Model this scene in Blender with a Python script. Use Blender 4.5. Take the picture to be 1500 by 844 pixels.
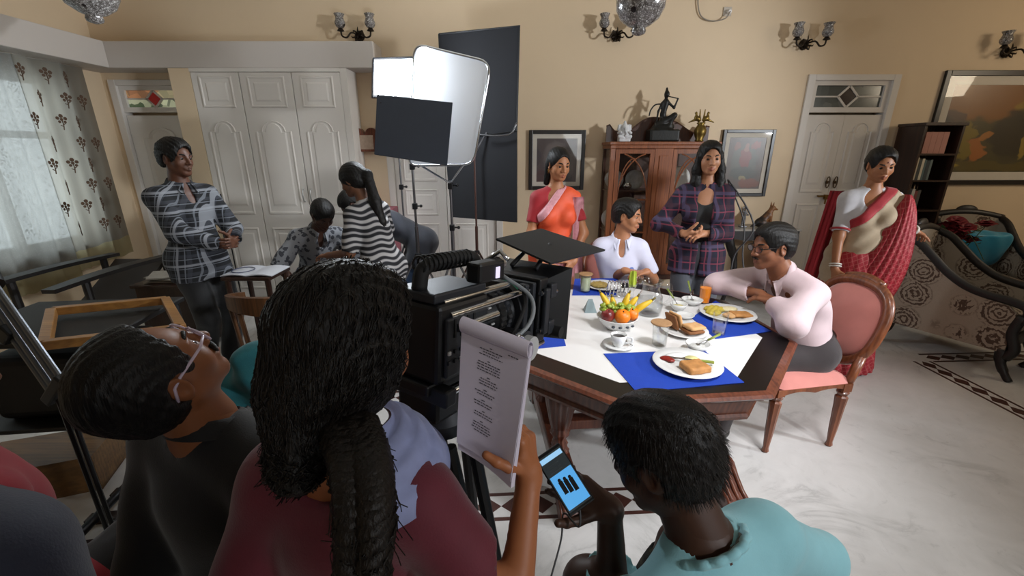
import bpy, bmesh, math, random
import numpy as np
from mathutils import Vector, Matrix

for _o in list(bpy.data.objects):
    bpy.data.objects.remove(_o, do_unlink=True)
scene = bpy.context.scene
COL = scene.collection
random.seed(7)

# ------------------------------------------------------------------ camera
FPX = 624.0; PITCH = math.radians(17.8); CAMZ = 1.64
cam_data = bpy.data.cameras.new('camera')
cam_data.sensor_width = 36.0
cam_data.lens = FPX / 1500.0 * 36.0
cam_data.clip_start = 0.02
cam_obj = bpy.data.objects.new('camera', cam_data)
COL.objects.link(cam_obj)
cam_obj.location = (0, 0, CAMZ)
cam_obj.rotation_euler = (math.radians(90) - PITCH, 0, 0)
scene.camera = cam_obj

# ------------------------------------------------------------------ world, lights, exposure
world = bpy.data.worlds.new('world'); scene.world = world
world.use_nodes = True
_bg = world.node_tree.nodes['Background']
_bg.inputs['Color'].default_value = (0.92, 0.97, 1.0, 1)
_bg.inputs['Strength'].default_value = 3.6
scene.view_settings.view_transform = 'Standard'
scene.view_settings.look = 'None'
scene.view_settings.gamma = 1.0
scene.view_settings.use_curve_mapping = False
scene.view_settings.exposure = 0.0

def add_light(name, kind, loc, target, energy, color=(1, 1, 1), **kw):
    ld = bpy.data.lights.new(name, kind)
    ld.energy = energy; ld.color = color
    for k, v in kw.items(): setattr(ld, k, v)
    lo = bpy.data.objects.new(name, ld); COL.objects.link(lo)
    lo.location = loc
    lo.rotation_euler = (Vector(target) - Vector(loc)).to_track_quat('-Z', 'Y').to_euler()
    return lo
# film lamps standing out of the frame: a key from the right, a floor beam from behind; then added fill lights
add_light('key_lamp', 'SPOT', (5.4, 0.2, 2.15), (0.9, 3.4, 1.75), 800, (0.90, 0.95, 1.0),
          spot_size=math.radians(66), spot_blend=0.7, shadow_soft_size=0.16)
add_light('floor_beam_lamp', 'SPOT', (3.0, -1.2, 2.9), (0.75, 1.5, 0.5), 260, (0.95, 0.97, 1.0),
          spot_size=math.radians(50), spot_blend=0.6, shadow_soft_size=0.14)
add_light('table_fill', 'SPOT', (1.5, 0.7, 3.35), (0.8, 2.25, 0.76), 360, (0.96, 0.97, 1.0),  # added overhead fill that brightens the table, not a known lamp
          spot_size=math.radians(56), spot_blend=0.8, shadow_soft_size=0.3)
add_light('right_wall_fill', 'AREA', (6.3, 2.6, 2.7), (3.8, 4.8, 1.8), 22, (1.0, 0.84, 0.62), shape='RECTANGLE', size=1.2, size_y=0.6)  # made-up warm fill to lift the right end of the back wall
add_light('rear_fill', 'AREA', (1.9, -2.5, 2.0), (0.3, 1.2, 1.0), 24, (0.95, 0.98, 1.0), shape='RECTANGLE', size=1.4, size_y=1.2)  # added soft fill for the foreground people; the rear wall has no window
# ------------------------------------------------------------------ geometry helpers
def ray(x, y):
    u = (x - 750) / FPX; v = -(y - 422) / FPX
    return np.array([u, math.cos(PITCH) + v * math.sin(PITCH), v * math.cos(PITCH) - math.sin(PITCH)])
def at(x, y, Z=None, Y=None, X=None, d=None):
    """pixel of the 1500x844 photograph -> point on the plane Z / Y / X (or at depth d)"""
    r = ray(x, y)
    if Z is not None: t = (Z - CAMZ) / r[2]
    elif Y is not None: t = Y / r[1]
    elif X is not None: t = X / r[0]
    else: t = d
    return np.array([r[0] * t, r[1] * t, CAMZ + r[2] * t])
V3 = lambda *a: np.array(a, float)
def nrm(v):
    v = np.asarray(v, float); return v / max(1e-9, np.linalg.norm(v))
def rotz(a):
    c, s = math.cos(a), math.sin(a); return np.array([[c, -s, 0], [s, c, 0], [0, 0, 1.0]])
def rotx(a):
    c, s = math.cos(a), math.sin(a); return np.array([[1.0, 0, 0], [0, c, -s], [0, s, c]])
def roty(a):
    c, s = math.cos(a), math.sin(a); return np.array([[c, 0, s], [0, 1.0, 0], [-s, 0, c]])
def frame_from(z, x=None):
    """3x3 matrix whose columns are x,y,z axes, z along the given vector"""
    z = nrm(z)
    if x is None: x = V3(1, 0, 0) if abs(z[0]) < 0.9 else V3(0, 1, 0)
    x = np.asarray(x, float); x = nrm(x - z * np.dot(x, z)); y = np.cross(z, x)
    return np.stack([x, y, z], 1)
R_ = math.radians

class MB:
    """collects shapes into one mesh"""
    def __init__(s): s.v = []; s.f = []; s.m = []; s.mi = 0; s.T = None; s.O = None
    def xf(s, R=None, O=None): s.T = R; s.O = None if O is None else np.asarray(O, float); return s
    def mat(s, i): s.mi = i; return s
    def add(s, vs, fs):
        b = len(s.v)
        vs = np.asarray(vs, float)
        if s.T is not None: vs = vs @ np.asarray(s.T).T
        if s.O is not None: vs = vs + s.O
        s.v.extend(vs.tolist()); s.f.extend([tuple(b + i for i in f) for f in fs]); s.m.extend([s.mi] * len(fs))
        return s
    def box(s, c, size, R=None):
        x, y, z = [q / 2 for q in size]
        vs = np.array([(-x,-y,-z),(x,-y,-z),(x,y,-z),(-x,y,-z),(-x,-y,z),(x,-y,z),(x,y,z),(-x,y,z)])
        if R is not None: vs = vs @ np.asarray(R).T
        return s.add(vs + np.asarray(c, float), [(3,2,1,0),(4,5,6,7),(0,1,5,4),(1,2,6,5),(2,3,7,6),(3,0,4,7)])
    def bb(s, a, b):
        a = np.minimum(a, b); b2 = np.maximum(a, b)
        b = np.maximum(np.asarray(b, float), b2)
        return s.box((a + b) / 2, b - a)
    def beam(s, p, q, w, h=None, up=(0, 0, 1)):
        p = np.asarray(p, float); q = np.asarray(q, float); h = w if h is None else h
        d = q - p; L = np.linalg.norm(d); z = d / L
        x = np.cross(np.asarray(up, float), z)
        if np.linalg.norm(x) < 1e-6: x = V3(1, 0, 0)
        x = nrm(x); y = np.cross(z, x)
        return s.box((p + q) / 2, (w, h, L), np.stack([x, y, z], 1))
    def tube(s, pts, r, n=8, caps=True, flat=None):
        pts = np.asarray(pts, float); m = len(pts)
        r = np.full(m, r) if np.isscalar(r) else np.asarray(r, float)
        tg = np.gradient(pts, axis=0); tg /= np.maximum(1e-9, np.linalg.norm(tg, axis=1))[:, None]
        ref = V3(0, 0, 1) if abs(tg[0][2]) < 0.9 else V3(1, 0, 0)
        x = nrm(np.cross(ref, tg[0])); vs = []
        ang = np.arange(n) * 2 * math.pi / n
        fy = 1.0 if flat is None else flat
        for i in range(m):
            x = nrm(x - tg[i] * np.dot(x, tg[i])); y = np.cross(tg[i], x)
            vs.append(pts[i] + r[i] * (np.cos(ang)[:, None] * x + fy * np.sin(ang)[:, None] * y))
        vs = np.concatenate(vs); fs = []
        for i in range(m - 1):
            for j in range(n):
                k = (j + 1) % n; fs.append((i*n+j, i*n+k, (i+1)*n+k, (i+1)*n+j))
        if caps: fs.append(tuple(range(n - 1, -1, -1))); fs.append(tuple((m-1)*n + j for j in range(n)))
        return s.add(vs, fs)
    def cyl(s, p, q, r, r2=None, n=16, caps=True):
        return s.tube([p, q], [r, r if r2 is None else r2], n, caps)
    def lathe(s, prof, c=(0, 0, 0), n=24, R=None, flute=0, famp=0.0):
        """prof: list of (radius, z)"""
        ang = np.arange(n) * 2 * math.pi / n; vs = []
        for (r, z) in prof:
            rr = r * (1 + (famp * np.cos(flute * ang) if flute else 0 * ang))
            vs.append(np.stack([rr * np.cos(ang), rr * np.sin(ang), np.full(n, z)], 1))
        vs = np.concatenate(vs); m = len(prof); fs = []
        if R is not None: vs = vs @ np.asarray(R).T
        for i in range(m - 1):
            for j in range(n):
                k = (j + 1) % n; fs.append((i*n+j, i*n+k, (i+1)*n+k, (i+1)*n+j))
        fs.append(tuple(range(n - 1, -1, -1))); fs.append(tuple((m-1)*n + j for j in range(n)))
        return s.add(vs + np.asarray(c, float), fs)
    def ball(s, c, r, nu=16, nv=10, R=None):
        r = np.array([r, r, r] if np.isscalar(r) else r, float); vs = [(0, 0, -1)]
        for i in range(1, nv):
            t = -math.pi/2 + math.pi * i / nv
            for j in range(nu):
                a = 2 * math.pi * j / nu; vs.append((math.cos(t)*math.cos(a), math.cos(t)*math.sin(a), math.sin(t)))
        vs.append((0, 0, 1)); fs = []
        for j in range(nu): fs.append((0, 1 + (j+1) % nu, 1 + j))
        for i in range(nv - 2):
            for j in range(nu):
                k = (j+1) % nu; fs.append((1+i*nu+j, 1+i*nu+k, 1+(i+1)*nu+k, 1+(i+1)*nu+j))
        t = len(vs) - 1; b = 1 + (nv-2)*nu
        for j in range(nu): fs.append((b+j, b+(j+1) % nu, t))
        vs = np.array(vs) * r
        if R is not None: vs = vs @ np.asarray(R).T
        return s.add(vs + np.asarray(c, float), fs)
    def prism(s, poly, z0, z1, R=None, O=(0, 0, 0)):
        """2-D outline (x,y) pulled from z0 to z1 in the frame R,O"""
        n = len(poly)
        vs = np.array([(x, y, z0) for x, y in poly] + [(x, y, z1) for x, y in poly], float)
        if R is not None: vs = vs @ np.asarray(R).T
        fs = [tuple(range(n - 1, -1, -1)), tuple(range(n, 2*n))] + [(i, (i+1) % n, n + (i+1) % n, n + i) for i in range(n)]
        return s.add(vs + np.asarray(O, float), fs)
    def grid(s, P, thick=0.0, closed_u=False):
        """P[i][j] points -> sheet; thick>0 makes a solid of it"""
        P = np.asarray(P, float); a, b, _ = P.shape
        def q(off):
            fs = []
            for i in range(a if closed_u else a - 1):
                for j in range(b - 1):
                    i2 = (i+1) % a; fs.append((off+i*b+j, off+i2*b+j, off+i2*b+j+1, off+i*b+j+1))
            return fs
        if thick == 0: return s.add(P.reshape(-1, 3), q(0))
        du = np.gradient(P, axis=0); dv = np.gradient(P, axis=1); N = np.cross(du, dv)
        N /= np.maximum(1e-9, np.linalg.norm(N, axis=2))[..., None]
        vs = np.concatenate([(P + N*thick/2).reshape(-1, 3), (P - N*thick/2).reshape(-1, 3)])
        o = a * b; fs = q(0) + [f[::-1] for f in q(o)]
        for j in range(b - 1):
            if not closed_u:
                fs.append((j+1, j, o+j, o+j+1)); i = (a-1)*b; fs.append((i+j, i+j+1, o+i+j+1, o+i+j))
        for i in range(a if closed_u else a - 1):
            i2 = (i+1) % a
            fs.append((i*b, i2*b, o+i2*b, o+i*b)); fs.append((i2*b+b-1, i*b+b-1, o+i*b+b-1, o+i2*b+b-1))
        return s.add(vs, fs)
    def build(s, name, mats, parent=None, smooth=False, bevel=0.0, bseg=2, local=False, origin=None, subsurf=0, fixn=False):
        v = np.array(s.v, float)
        return link_mesh(name, v, s.f, mats, parent, smooth, bevel, bseg, local, origin, s.m, subsurf, fixn)

WLOC = {}
def wloc(o):
    p = np.array(o.location)
    while o.parent: o = o.parent; p = p + np.array(o.location)
    return p
def link_mesh(name, v, f, mats, parent=None, smooth=False, bevel=0.0, bseg=2, local=False, origin=None, mi=None, subsurf=0, fixn=False):
    v = np.asarray(v, float)
    if local: O = V3(0, 0, 0)
    elif parent is not None: O = wloc(parent)
    elif origin is not None: O = np.asarray(origin, float)
    else:
        lo, hi = v.min(0), v.max(0); O = V3((lo[0]+hi[0])/2, (lo[1]+hi[1])/2, lo[2])
    me = bpy.data.meshes.new(name)
    me.from_pydata((v - O).tolist(), [], f if isinstance(f, list) else f.tolist())
    if not isinstance(mats, (list, tuple)): mats = [mats]
    for m in mats: me.materials.append(m)
    if mi is not None and len(mats) > 1: me.polygons.foreach_set('material_index', mi)
    if smooth is True: me.polygons.foreach_set('use_smooth', [True] * len(me.polygons))
    if fixn:
        bm = bmesh.new(); bm.from_mesh(me); bmesh.ops.recalc_face_normals(bm, faces=bm.faces); bm.to_mesh(me); bm.free()
    me.update()
    o = bpy.data.objects.new(name, me); COL.objects.link(o)
    if parent is not None: o.parent = parent
    elif not local: o.location = O
    if bevel > 0:
        b = o.modifiers.new('bevel', 'BEVEL'); b.width = bevel; b.segments = bseg; b.limit_method = 'ANGLE'; b.angle_limit = R_(40)
    if subsurf:
        b = o.modifiers.new('subsurf', 'SUBSURF'); b.levels = subsurf; b.render_levels = subsurf
    if smooth == 'auto':
        me.polygons.foreach_set('use_smooth', [True] * len(me.polygons))
        try: me.set_sharp_from_angle(angle=R_(35))
        except Exception: pass
    return o
def tag(o, label=None, cat=None, group=None, kind=None):
    if label: o['label'] = label
    if cat: o['category'] = cat
    if group: o['group'] = group
    if kind: o['kind'] = kind
    return o
def empty(name, loc=(0, 0, 0), rz=0.0, label=None, cat=None, group=None):
    o = bpy.data.objects.new(name, None); COL.objects.link(o)
    o.empty_display_size = 0.05
    o.location = tuple(loc); o.rotation_euler = (0, 0, rz)
    return tag(o, label, cat, group)
def copy_tree(o, parent=None):
    c = o.copy(); COL.objects.link(c); c.parent = parent
    for ch in list(o.children): copy_tree(ch, c)
    return c
def arc(c, r, a0, a1, n, ax=(1, 0, 0), ay=(0, 0, 1)):
    c = np.asarray(c, float); ax = np.asarray(ax, float); ay = np.asarray(ay, float)
    return [c + r * (math.cos(a) * ax + math.sin(a) * ay) for a in np.linspace(a0, a1, n)]
def bez(pts, n=16):
    """Catmull-Rom through the points"""
    p = [np.asarray(q, float) for q in pts]; p = [2*p[0]-p[1]] + p + [2*p[-1]-p[-2]]; out = []
    for i in range(1, len(p) - 2):
        for t in np.linspace(0, 1, n, endpoint=False):
            a, b, c, d = p[i-1:i+3]
            out.append(0.5*((2*b) + (c-a)*t + (2*a-5*b+4*c-d)*t*t + (3*b-a-3*c+d)*t**3))
    out.append(p[-2]); return out

# ------------------------------------------------------------------ materials
class NG:
    def __init__(s, name):
        s.m = bpy.data.materials.new(name); s.m.use_nodes = True
        s.t = s.m.node_tree; s.N = s.t.nodes; s.L = s.t.links
        s.b = s.N['Principled BSDF']; s.out = s.N['Material Output']
    def set(s, **k):
        for a, v in k.items():
            key = {'rough': 'Roughness', 'metal': 'Metallic', 'spec': 'Specular IOR Level', 'trans': 'Transmission Weight',
                   'ior': 'IOR', 'alpha': 'Alpha', 'coat': 'Coat Weight', 'sheen': 'Sheen Weight', 'es': 'Emission Strength',
                   'sss': 'Subsurface Weight', 'aniso': 'Anisotropic'}.get(a, a)
            if key in s.b.inputs: s.put(v, s.b.inputs[key])
        return s
    def put(s, v, sock):
        if hasattr(v, 'is_output'): s.L.new(v, sock)
        elif isinstance(v, (tuple, list)): sock.default_value = tuple(v) + ((1,) if len(v) == 3 and sock.type == 'RGBA' else ())
        else: sock.default_value = v
    def col(s, c): s.put(c, s.b.inputs['Base Color']); return s
    def emit(s, c, k): s.put(c, s.b.inputs['Emission Color']); s.put(k, s.b.inputs['Emission Strength']); return s
    def coord(s, kind='Object', rot=None, scale=None, loc=None):
        n = s.N.new('ShaderNodeTexCoord'); o = n.outputs[kind]
        if rot is None and scale is None and loc is None: return o
        m = s.N.new('ShaderNodeMapping'); s.L.new(o, m.inputs['Vector'])
        if rot is not None: m.inputs['Rotation'].default_value = rot
        if scale is not None: m.inputs['Scale'].default_value = scale
        if loc is not None: m.inputs['Location'].default_value = loc
        return m.outputs[0]
    def noise(s, vec, scale, detail=3, rough=0.5, dist=0.0, out='Fac'):
        n = s.N.new('ShaderNodeTexNoise'); s.L.new(vec, n.inputs['Vector'])
        n.inputs['Scale'].default_value = scale; n.inputs['Detail'].default_value = detail
        n.inputs['Roughness'].default_value = rough; n.inputs['Distortion'].default_value = dist
        return n.outputs[out]
    def voro(s, vec, scale, feature='F1', out='Distance', rnd=1.0):
        n = s.N.new('ShaderNodeTexVoronoi'); s.L.new(vec, n.inputs['Vector']); n.feature = feature
        n.inputs['Scale'].default_value = scale; n.inputs['Randomness'].default_value = rnd
        return n.outputs[out]
    def wave(s, vec, scale, dist=0.0, dscale=1.0, kind='BANDS', dirn='X', detail=2):
        n = s.N.new('ShaderNodeTexWave'); s.L.new(vec, n.inputs['Vector']); n.wave_type = kind
        if kind == 'BANDS': n.bands_direction = dirn
        n.inputs['Scale'].default_value = scale; n.inputs['Distortion'].default_value = dist
        n.inputs['Detail Scale'].default_value = dscale; n.inputs['Detail'].default_value = detail
        return n.outputs['Fac']
    def math(s, op, a, b=None, c=None):
        n = s.N.new('ShaderNodeMath'); n.operation = op
        for i, v in enumerate((a, b, c)):
            if v is not None: s.put(v, n.inputs[i])
        return n.outputs[0]
    def sep(s, vec):
        n = s.N.new('ShaderNodeSeparateXYZ'); s.L.new(vec, n.inputs[0]); return n.outputs
    def mix(s, f, a, b):
        n = s.N.new('ShaderNodeMix'); n.data_type = 'RGBA'
        s.put(f, n.inputs[0]); s.put(a, n.inputs[6]); s.put(b, n.inputs[7]); return n.outputs[2]
    def ramp(s, f, stops, interp='LINEAR'):
        n = s.N.new('ShaderNodeValToRGB'); s.L.new(f, n.inputs[0]); n.color_ramp.interpolation = interp
        e = n.color_ramp.elements
        while len(e) < len(stops): e.new(0.5)
        for i, (p, c) in enumerate(stops):
            e[i].position = p; e[i].color = tuple(c) + (1,) if len(c) == 3 else c
        return n.outputs[0]
    def bump(s, h, strength=0.3, dist=0.01):
        n = s.N.new('ShaderNodeBump'); n.inputs['Strength'].default_value = strength; n.inputs['Distance'].default_value = dist
        s.L.new(h, n.inputs['Height']); s.L.new(n.outputs[0], s.b.inputs['Normal']); return s
def hexc(h):
    c = [int(h[i:i+2], 16) / 255 for i in (0, 2, 4)]
    return tuple(x/12.92 if x <= 0.04045 else ((x+0.055)/1.055)**2.4 for x in c)
def dk(c, k): return tuple(x * k for x in c)
MATS = {}
def mat(name, c, rough=0.5, metal=0.0, var=0.12, scale=12.0, bump=0.0, bscale=60.0, **k):
    if name in MATS: return MATS[name]
    if isinstance(c, str): c = hexc(c)
    g = NG(name); v = g.coord()
    n = g.noise(v, scale, 3)
    g.col(g.mix(n, dk(c, 1 - var), tuple(min(1, x * (1 + var)) for x in c)))
    g.set(rough=rough, metal=metal, **k)
    if bump: g.bump(g.noise(v, bscale, 2), bump, 0.004)
    MATS[name] = g.m; return g.m
def wood(name, c1, c2, rough=0.35, axis='Z', scale=3.0, coat=0.2):
    if name in MATS: return MATS[name]
    g = NG(name)
    sc = {'Z': (8, 8, 0.7), 'X': (0.7, 8, 8), 'Y': (8, 0.7, 8)}[axis]
    v = g.coord(scale=sc)
    n = g.noise(v, scale, 5, 0.6, 1.2)
    w = g.wave(v, scale * 0.6, 6, 1.5, dirn='X' if axis != 'X' else 'Y')
    f = g.math('ADD', g.math('MULTIPLY', n, 0.88), g.math('MULTIPLY', w, 0.12))
    g.col(g.ramp(f, [(0.3, hexc(c1)), (0.72, hexc(c2))])); g.set(rough=rough, coat=coat)
    g.bump(n, 0.08, 0.003); MATS[name] = g.m; return g.m
def glass(name='glass', c=(1, 1, 1), rough=0.0, ior=1.45):
    """clear glass that lets light through without caustic noise"""
    if name in MATS: return MATS[name]
    g = NG(name); g.col(c); g.set(rough=rough, ior=1.3, spec=0.5)
    tr = g.N.new('ShaderNodeBsdfTransparent'); tr.inputs[0].default_value = tuple(c) + (1,)
    gl = g.N.new('ShaderNodeBsdfGlossy'); gl.inputs['Roughness'].default_value = 0.03
    fr = g.N.new('ShaderNodeLayerWeight'); fr.inputs[0].default_value = 0.5
    f2 = g.math('ADD', g.math('MULTIPLY', g.math('POWER', fr.outputs['Facing'], 3.0), 0.12 if name == 'picture_glass' else 0.6), 0.05 if 'pane' not in name and 'glass' in name and 'drinking' in name else 0.03)
    mx = g.N.new('ShaderNodeMixShader'); g.L.new(f2, mx.inputs[0]); g.L.new(tr.outputs[0], mx.inputs[1]); g.L.new(gl.outputs[0], mx.inputs[2])
    g.L.new(mx.outputs[0], g.out.inputs['Surface']); MATS[name] = g.m; return g.m
def emitter(name, c, k):
    g = NG(name); g.col((0.02, 0.02, 0.02)); g.emit(c, k); MATS[name] = g.m; return g.m
# ------------------------------------------------------------------ smooth solids: distance fields turned into one surface
def p_cone(a, b, ra, rb=None):
    a = np.asarray(a, float); b = np.asarray(b, float); rb = ra if rb is None else rb
    ba = b - a; L2 = max(1e-9, float(ba @ ba)); r = max(ra, rb)
    def f(p):
        pa = p - a; t = np.clip(pa @ ba / L2, 0, 1)
        q = pa - t[:, None] * ba
        return np.sqrt((q * q).sum(1)) - (ra + (rb - ra) * t)
    return f, np.minimum(a, b) - r, np.maximum(a, b) + r
def p_ell(c, r, R=None):
    c = np.asarray(c, float); r = np.array([r]*3 if np.isscalar(r) else r, float); m = r.max()
    M_ = None if R is None else np.asarray(R, float)
    def f(p):
        q = p - c
        if M_ is not None: q = q @ M_
        k0 = np.sqrt(((q / r)**2).sum(1)); k1 = np.sqrt(((q / (r*r))**2).sum(1))
        return k0 * (k0 - 1.0) / np.maximum(k1, 1e-6)
    return f, c - m, c + m
def p_box(c, half, rad=0.0, R=None):
    c = np.asarray(c, float); half = np.asarray(half, float) - rad; m = np.linalg.norm(half) + rad
    def f(p):
        q = p - c
        if R is not None: q = q @ np.asarray(R)
        q = np.abs(q) - half
        return np.sqrt((np.maximum(q, 0)**2).sum(1)) + np.minimum(q.max(1), 0) - rad
    return f, c - m, c + m
BIG = np.array([1e3]*3)
def p_half(p0, n):
    """solid on the side the normal points away from"""
    p0 = np.asarray(p0, float); n = nrm(n)
    return (lambda p: (p - p0) @ n), -BIG, BIG
def p_path(pts, rs):
    return [p_cone(pts[i], pts[i+1], rs[i], rs[i+1]) for i in range(len(pts)-1)]
class Fd:
    def __init__(s): s.ops = []; s.lo = None; s.hi = None
    def u(s, prim, k=0.0):
        if isinstance(prim, list):
            for q in prim: s.u(q, k)
            return s
        s.ops.append(('u', prim, k))
        s.lo = prim[1].copy() if s.lo is None else np.minimum(s.lo, prim[1]); s.hi = prim[2].copy() if s.hi is None else np.maximum(s.hi, prim[2])
        return s
    def s_(s, prim, k=0.0): s.ops.append(('s', prim, k)); return s
    def i(s, prim, k=0.0): s.ops.append(('i', prim, k)); return s
    def n(s, fn): s.ops.append(('n', fn, 0)); return s
    def prim(s): return (lambda p: s(p)), s.lo, s.hi
    def __call__(s, p, pad=0.05):
        d = np.full(len(p), 1.0)
        for op, pr, k in s.ops:
            if op == 'n': d = d + np.where(np.abs(d) < .1, pr(p), 0); continue
            f, lo, hi = pr; w = pad + k
            if lo[0] < -900: idx = slice(None); q = p
            else:
                idx = np.nonzero(((p > lo - w) & (p < hi + w)).all(1))[0]
                if len(idx) == 0:
                    if op == 'i': d[:] = np.maximum(d, 1.0)
                    continue
                q = p[idx]
            x = f(q); c = d[idx]
            if op == 'u':
                if k > 0: h = np.maximum(k - np.abs(c - x), 0) / k; r = np.minimum(c, x) - h*h*k*.25
                else: r = np.minimum(c, x)
            else:
                y = -x if op == 's' else x
                if k > 0: h = np.maximum(k - np.abs(c - y), 0) / k; r = np.maximum(c, y) + h*h*k*.25
                else: r = np.maximum(c, y)
                if op == 'i' and not isinstance(idx, slice):
                    dd = np.full(len(p), 1.0); dd[idx] = r; d = np.maximum(d, dd) if False else dd; continue
            d[idx] = r
        return d
def sdf_mesh(F, h, lo=None, hi=None, B=6):
    lo = (F.lo if lo is None else np.asarray(lo, float)) - 2.5*h; hi = (F.hi if hi is None else np.asarray(hi, float)) + 2.5*h
    nb = np.maximum(1, np.ceil((hi - lo) / (h*B)).astype(int)); pad = max(.05, 7.5*h)
    ax = [lo[i] + (np.arange(nb[i]) + .5) * h*B for i in range(3)]
    C = np.stack(np.meshgrid(*ax, indexing='ij'), -1).reshape(-1, 3)
    dc = F(C, pad + h*B).reshape(nb)
    keep = np.abs(dc) < h*B*0.87*1.45 + .008
    n = nb*B + 1
    G = np.ones(n, np.float32)
    rep = lambda a: np.repeat(np.repeat(np.repeat(a, B, 0), B, 1), B, 2)
    sg = rep(np.where(dc < 0, -1.0, 1.0)); G[:-1, :-1, :-1] = sg; G[-1] = 1; G[:, -1] = 1; G[:, :, -1] = 1
    kv = np.zeros(n, bool); k2 = rep(keep)
    for a in (0, 1):
        for b in (0, 1):
            for c in (0, 1):
                kv[a:a+n[0]-1, b:b+n[1]-1, c:c+n[2]-1] |= k2
    idx = np.nonzero(kv)
    pts = np.stack(idx, 1) * h + lo
    out = np.empty(len(pts))
    for i in range(0, len(pts), 400000): out[i:i+400000] = F(pts[i:i+400000], pad)
    G[idx] = out
    S = G < 0
    cs = [S[a:a+n[0]-1, b:b+n[1]-1, c:c+n[2]-1] for a in (0, 1) for b in (0, 1) for c in (0, 1)]
    cnt = sum(c.astype(np.int8) for c in cs)
    cells = np.nonzero((cnt > 0) & (cnt < 8)); m = len(cells[0])
    vid = np.full(cnt.shape, -1, np.int32); vid[cells] = np.arange(m)
    cv = np.stack(cells, 1); acc = np.zeros((m, 3)); num = np.zeros(m)
    corners = [(a, b, c) for a in (0, 1) for b in (0, 1) for c in (0, 1)]
    val = {q: G[cv[:, 0]+q[0], cv[:, 1]+q[1], cv[:, 2]+q[2]] for q in corners}
    for q in corners:
        for axn in range(3):
            if q[axn]: continue
            r = list(q); r[axn] = 1; r = tuple(r)
            a, b = val[q], val[r]; cr = (a < 0) != (b < 0)
            t = np.where(cr, a / np.where(cr, a - b, 1), 0)
            pos = np.tile(np.array(q, float), (m, 1)); pos[:, axn] = t
            acc += np.where(cr[:, None], pos, 0); num += cr
    V = (cv + acc / np.maximum(num, 1)[:, None]) * h + lo
    faces = []
    for axn in range(3):
        o1, o2 = [(1, 2), (2, 0), (0, 1)][axn]
        sl0 = [slice(None)]*3; sl1 = [slice(None)]*3; sl0[axn] = slice(0, -1); sl1[axn] = slice(1, None)
        A = S[tuple(sl0)]; Bq = S[tuple(sl1)]; e = np.nonzero(A != Bq); e = np.stack(e, 1)
        ok = (e[:, o1] > 0) & (e[:, o2] > 0) & (e[:, o1] < n[o1]-1) & (e[:, o2] < n[o2]-1); e = e[ok]
        if len(e) == 0: continue
        flip = A[tuple(e.T)]
        def vat(d1, d2):
            c = e.copy(); c[:, o1] -= d1; c[:, o2] -= d2; return vid[tuple(c.T)]
        q = np.stack([vat(1, 1), vat(0, 1), vat(0, 0), vat(1, 0)], 1)
        q = np.where(flip[:, None], q, q[:, ::-1]); faces.append(q)
    Fc = np.concatenate(faces) if faces else np.zeros((0, 4), int)
    Fc = Fc[(Fc >= 0).all(1)]
    return V, Fc
def sub_faces(V, Fc, keep):
    """keep a subset of faces, drop unused vertices"""
    Fc = Fc[keep]; us, inv = np.unique(Fc, return_inverse=True)
    return V[us], inv.reshape(Fc.shape)
def cat_mesh(lst):
    vs = []; fs = []; b = 0
    for v, f in lst: vs.append(v); fs.append(f + b); b += len(v)
    return np.concatenate(vs), np.concatenate(fs)
def sdf_obj(F, h, name, m, parent=None, mi=None, smooth=True):
    V, Fc = sdf_mesh(F, h)
    return link_mesh(name, V, Fc, m, parent, smooth)
# ------------------------------------------------------------------ the room
WB = 4.83; XL = -4.22; XR = 6.6; YR = -2.7; ZC = 3.45; WF = 4.55
def wall_paint(name, c, k=0.06):
    g = NG(name); v = g.coord('Object')
    n = g.noise(v, 1.3, 4, 0.6); n2 = g.noise(v, 90, 2)
    g.col(g.mix(n, dk(c, 1 - k), dk(c, 1 + k))); g.set(rough=0.62, spec=0.3); g.bump(n2, 0.06, 0.002); return g.m
CREAM = wall_paint('cream_paint', hexc('d6c0a2'))
WHITEP = wall_paint('white_gloss_paint', hexc('d3cdc6'), 0.03)
GREYP = wall_paint('grey_ledge_paint', hexc('c3bbb4'), 0.04)
CEIL = wall_paint('ceiling_paint', hexc('dcd6c8'))
# marble floor
g = NG('marble'); v = g.coord('Object')
n = g.noise(v, 1.6, 8, 0.62, 1.6); n2 = g.noise(v, 5.0, 6, 0.65, 0.8)
vein = g.math('ABSOLUTE', g.math('SUBTRACT', n, 0.5))
vf = g.math('POWER', g.math('SUBTRACT', 1.0, g.math('MINIMUM', g.math('MULTIPLY', vein, 7.0), 1.0)), 5.0)
gate = g.math('MAXIMUM', g.math('SUBTRACT', g.math('MULTIPLY', g.noise(v, 1.7, 3), 2.4), 1.2), 0.0)
sp = g.math('MAXIMUM', g.math('SUBTRACT', g.math('MULTIPLY', g.noise(v, 11, 5, 0.7, 1.0), 3.0), 1.75), 0.0)
base = g.mix(n2, hexc('bdbbb8'), hexc('dedcda'))
c = g.mix(g.math('MINIMUM', g.math('ADD', g.math('MULTIPLY', vf, gate), g.math('MULTIPLY', sp, 0.5)), 0.85), base, hexc('6d6d6a'))
g.col(c); g.set(rough=0.28, spec=0.45); MARBLE = g.m
g = NG('brown_inlay_stone'); v = g.coord()
g.col(g.mix(g.noise(v, 30, 4), hexc('3a2420'), hexc('55352e'))); g.set(rough=0.3); INLAY = g.m

fl = MB().bb((XL-.2, YR-.2, -.1), (XR+.2, WB+.2, 0)).build('floor', MARBLE); tag(fl, kind='structure')
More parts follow.
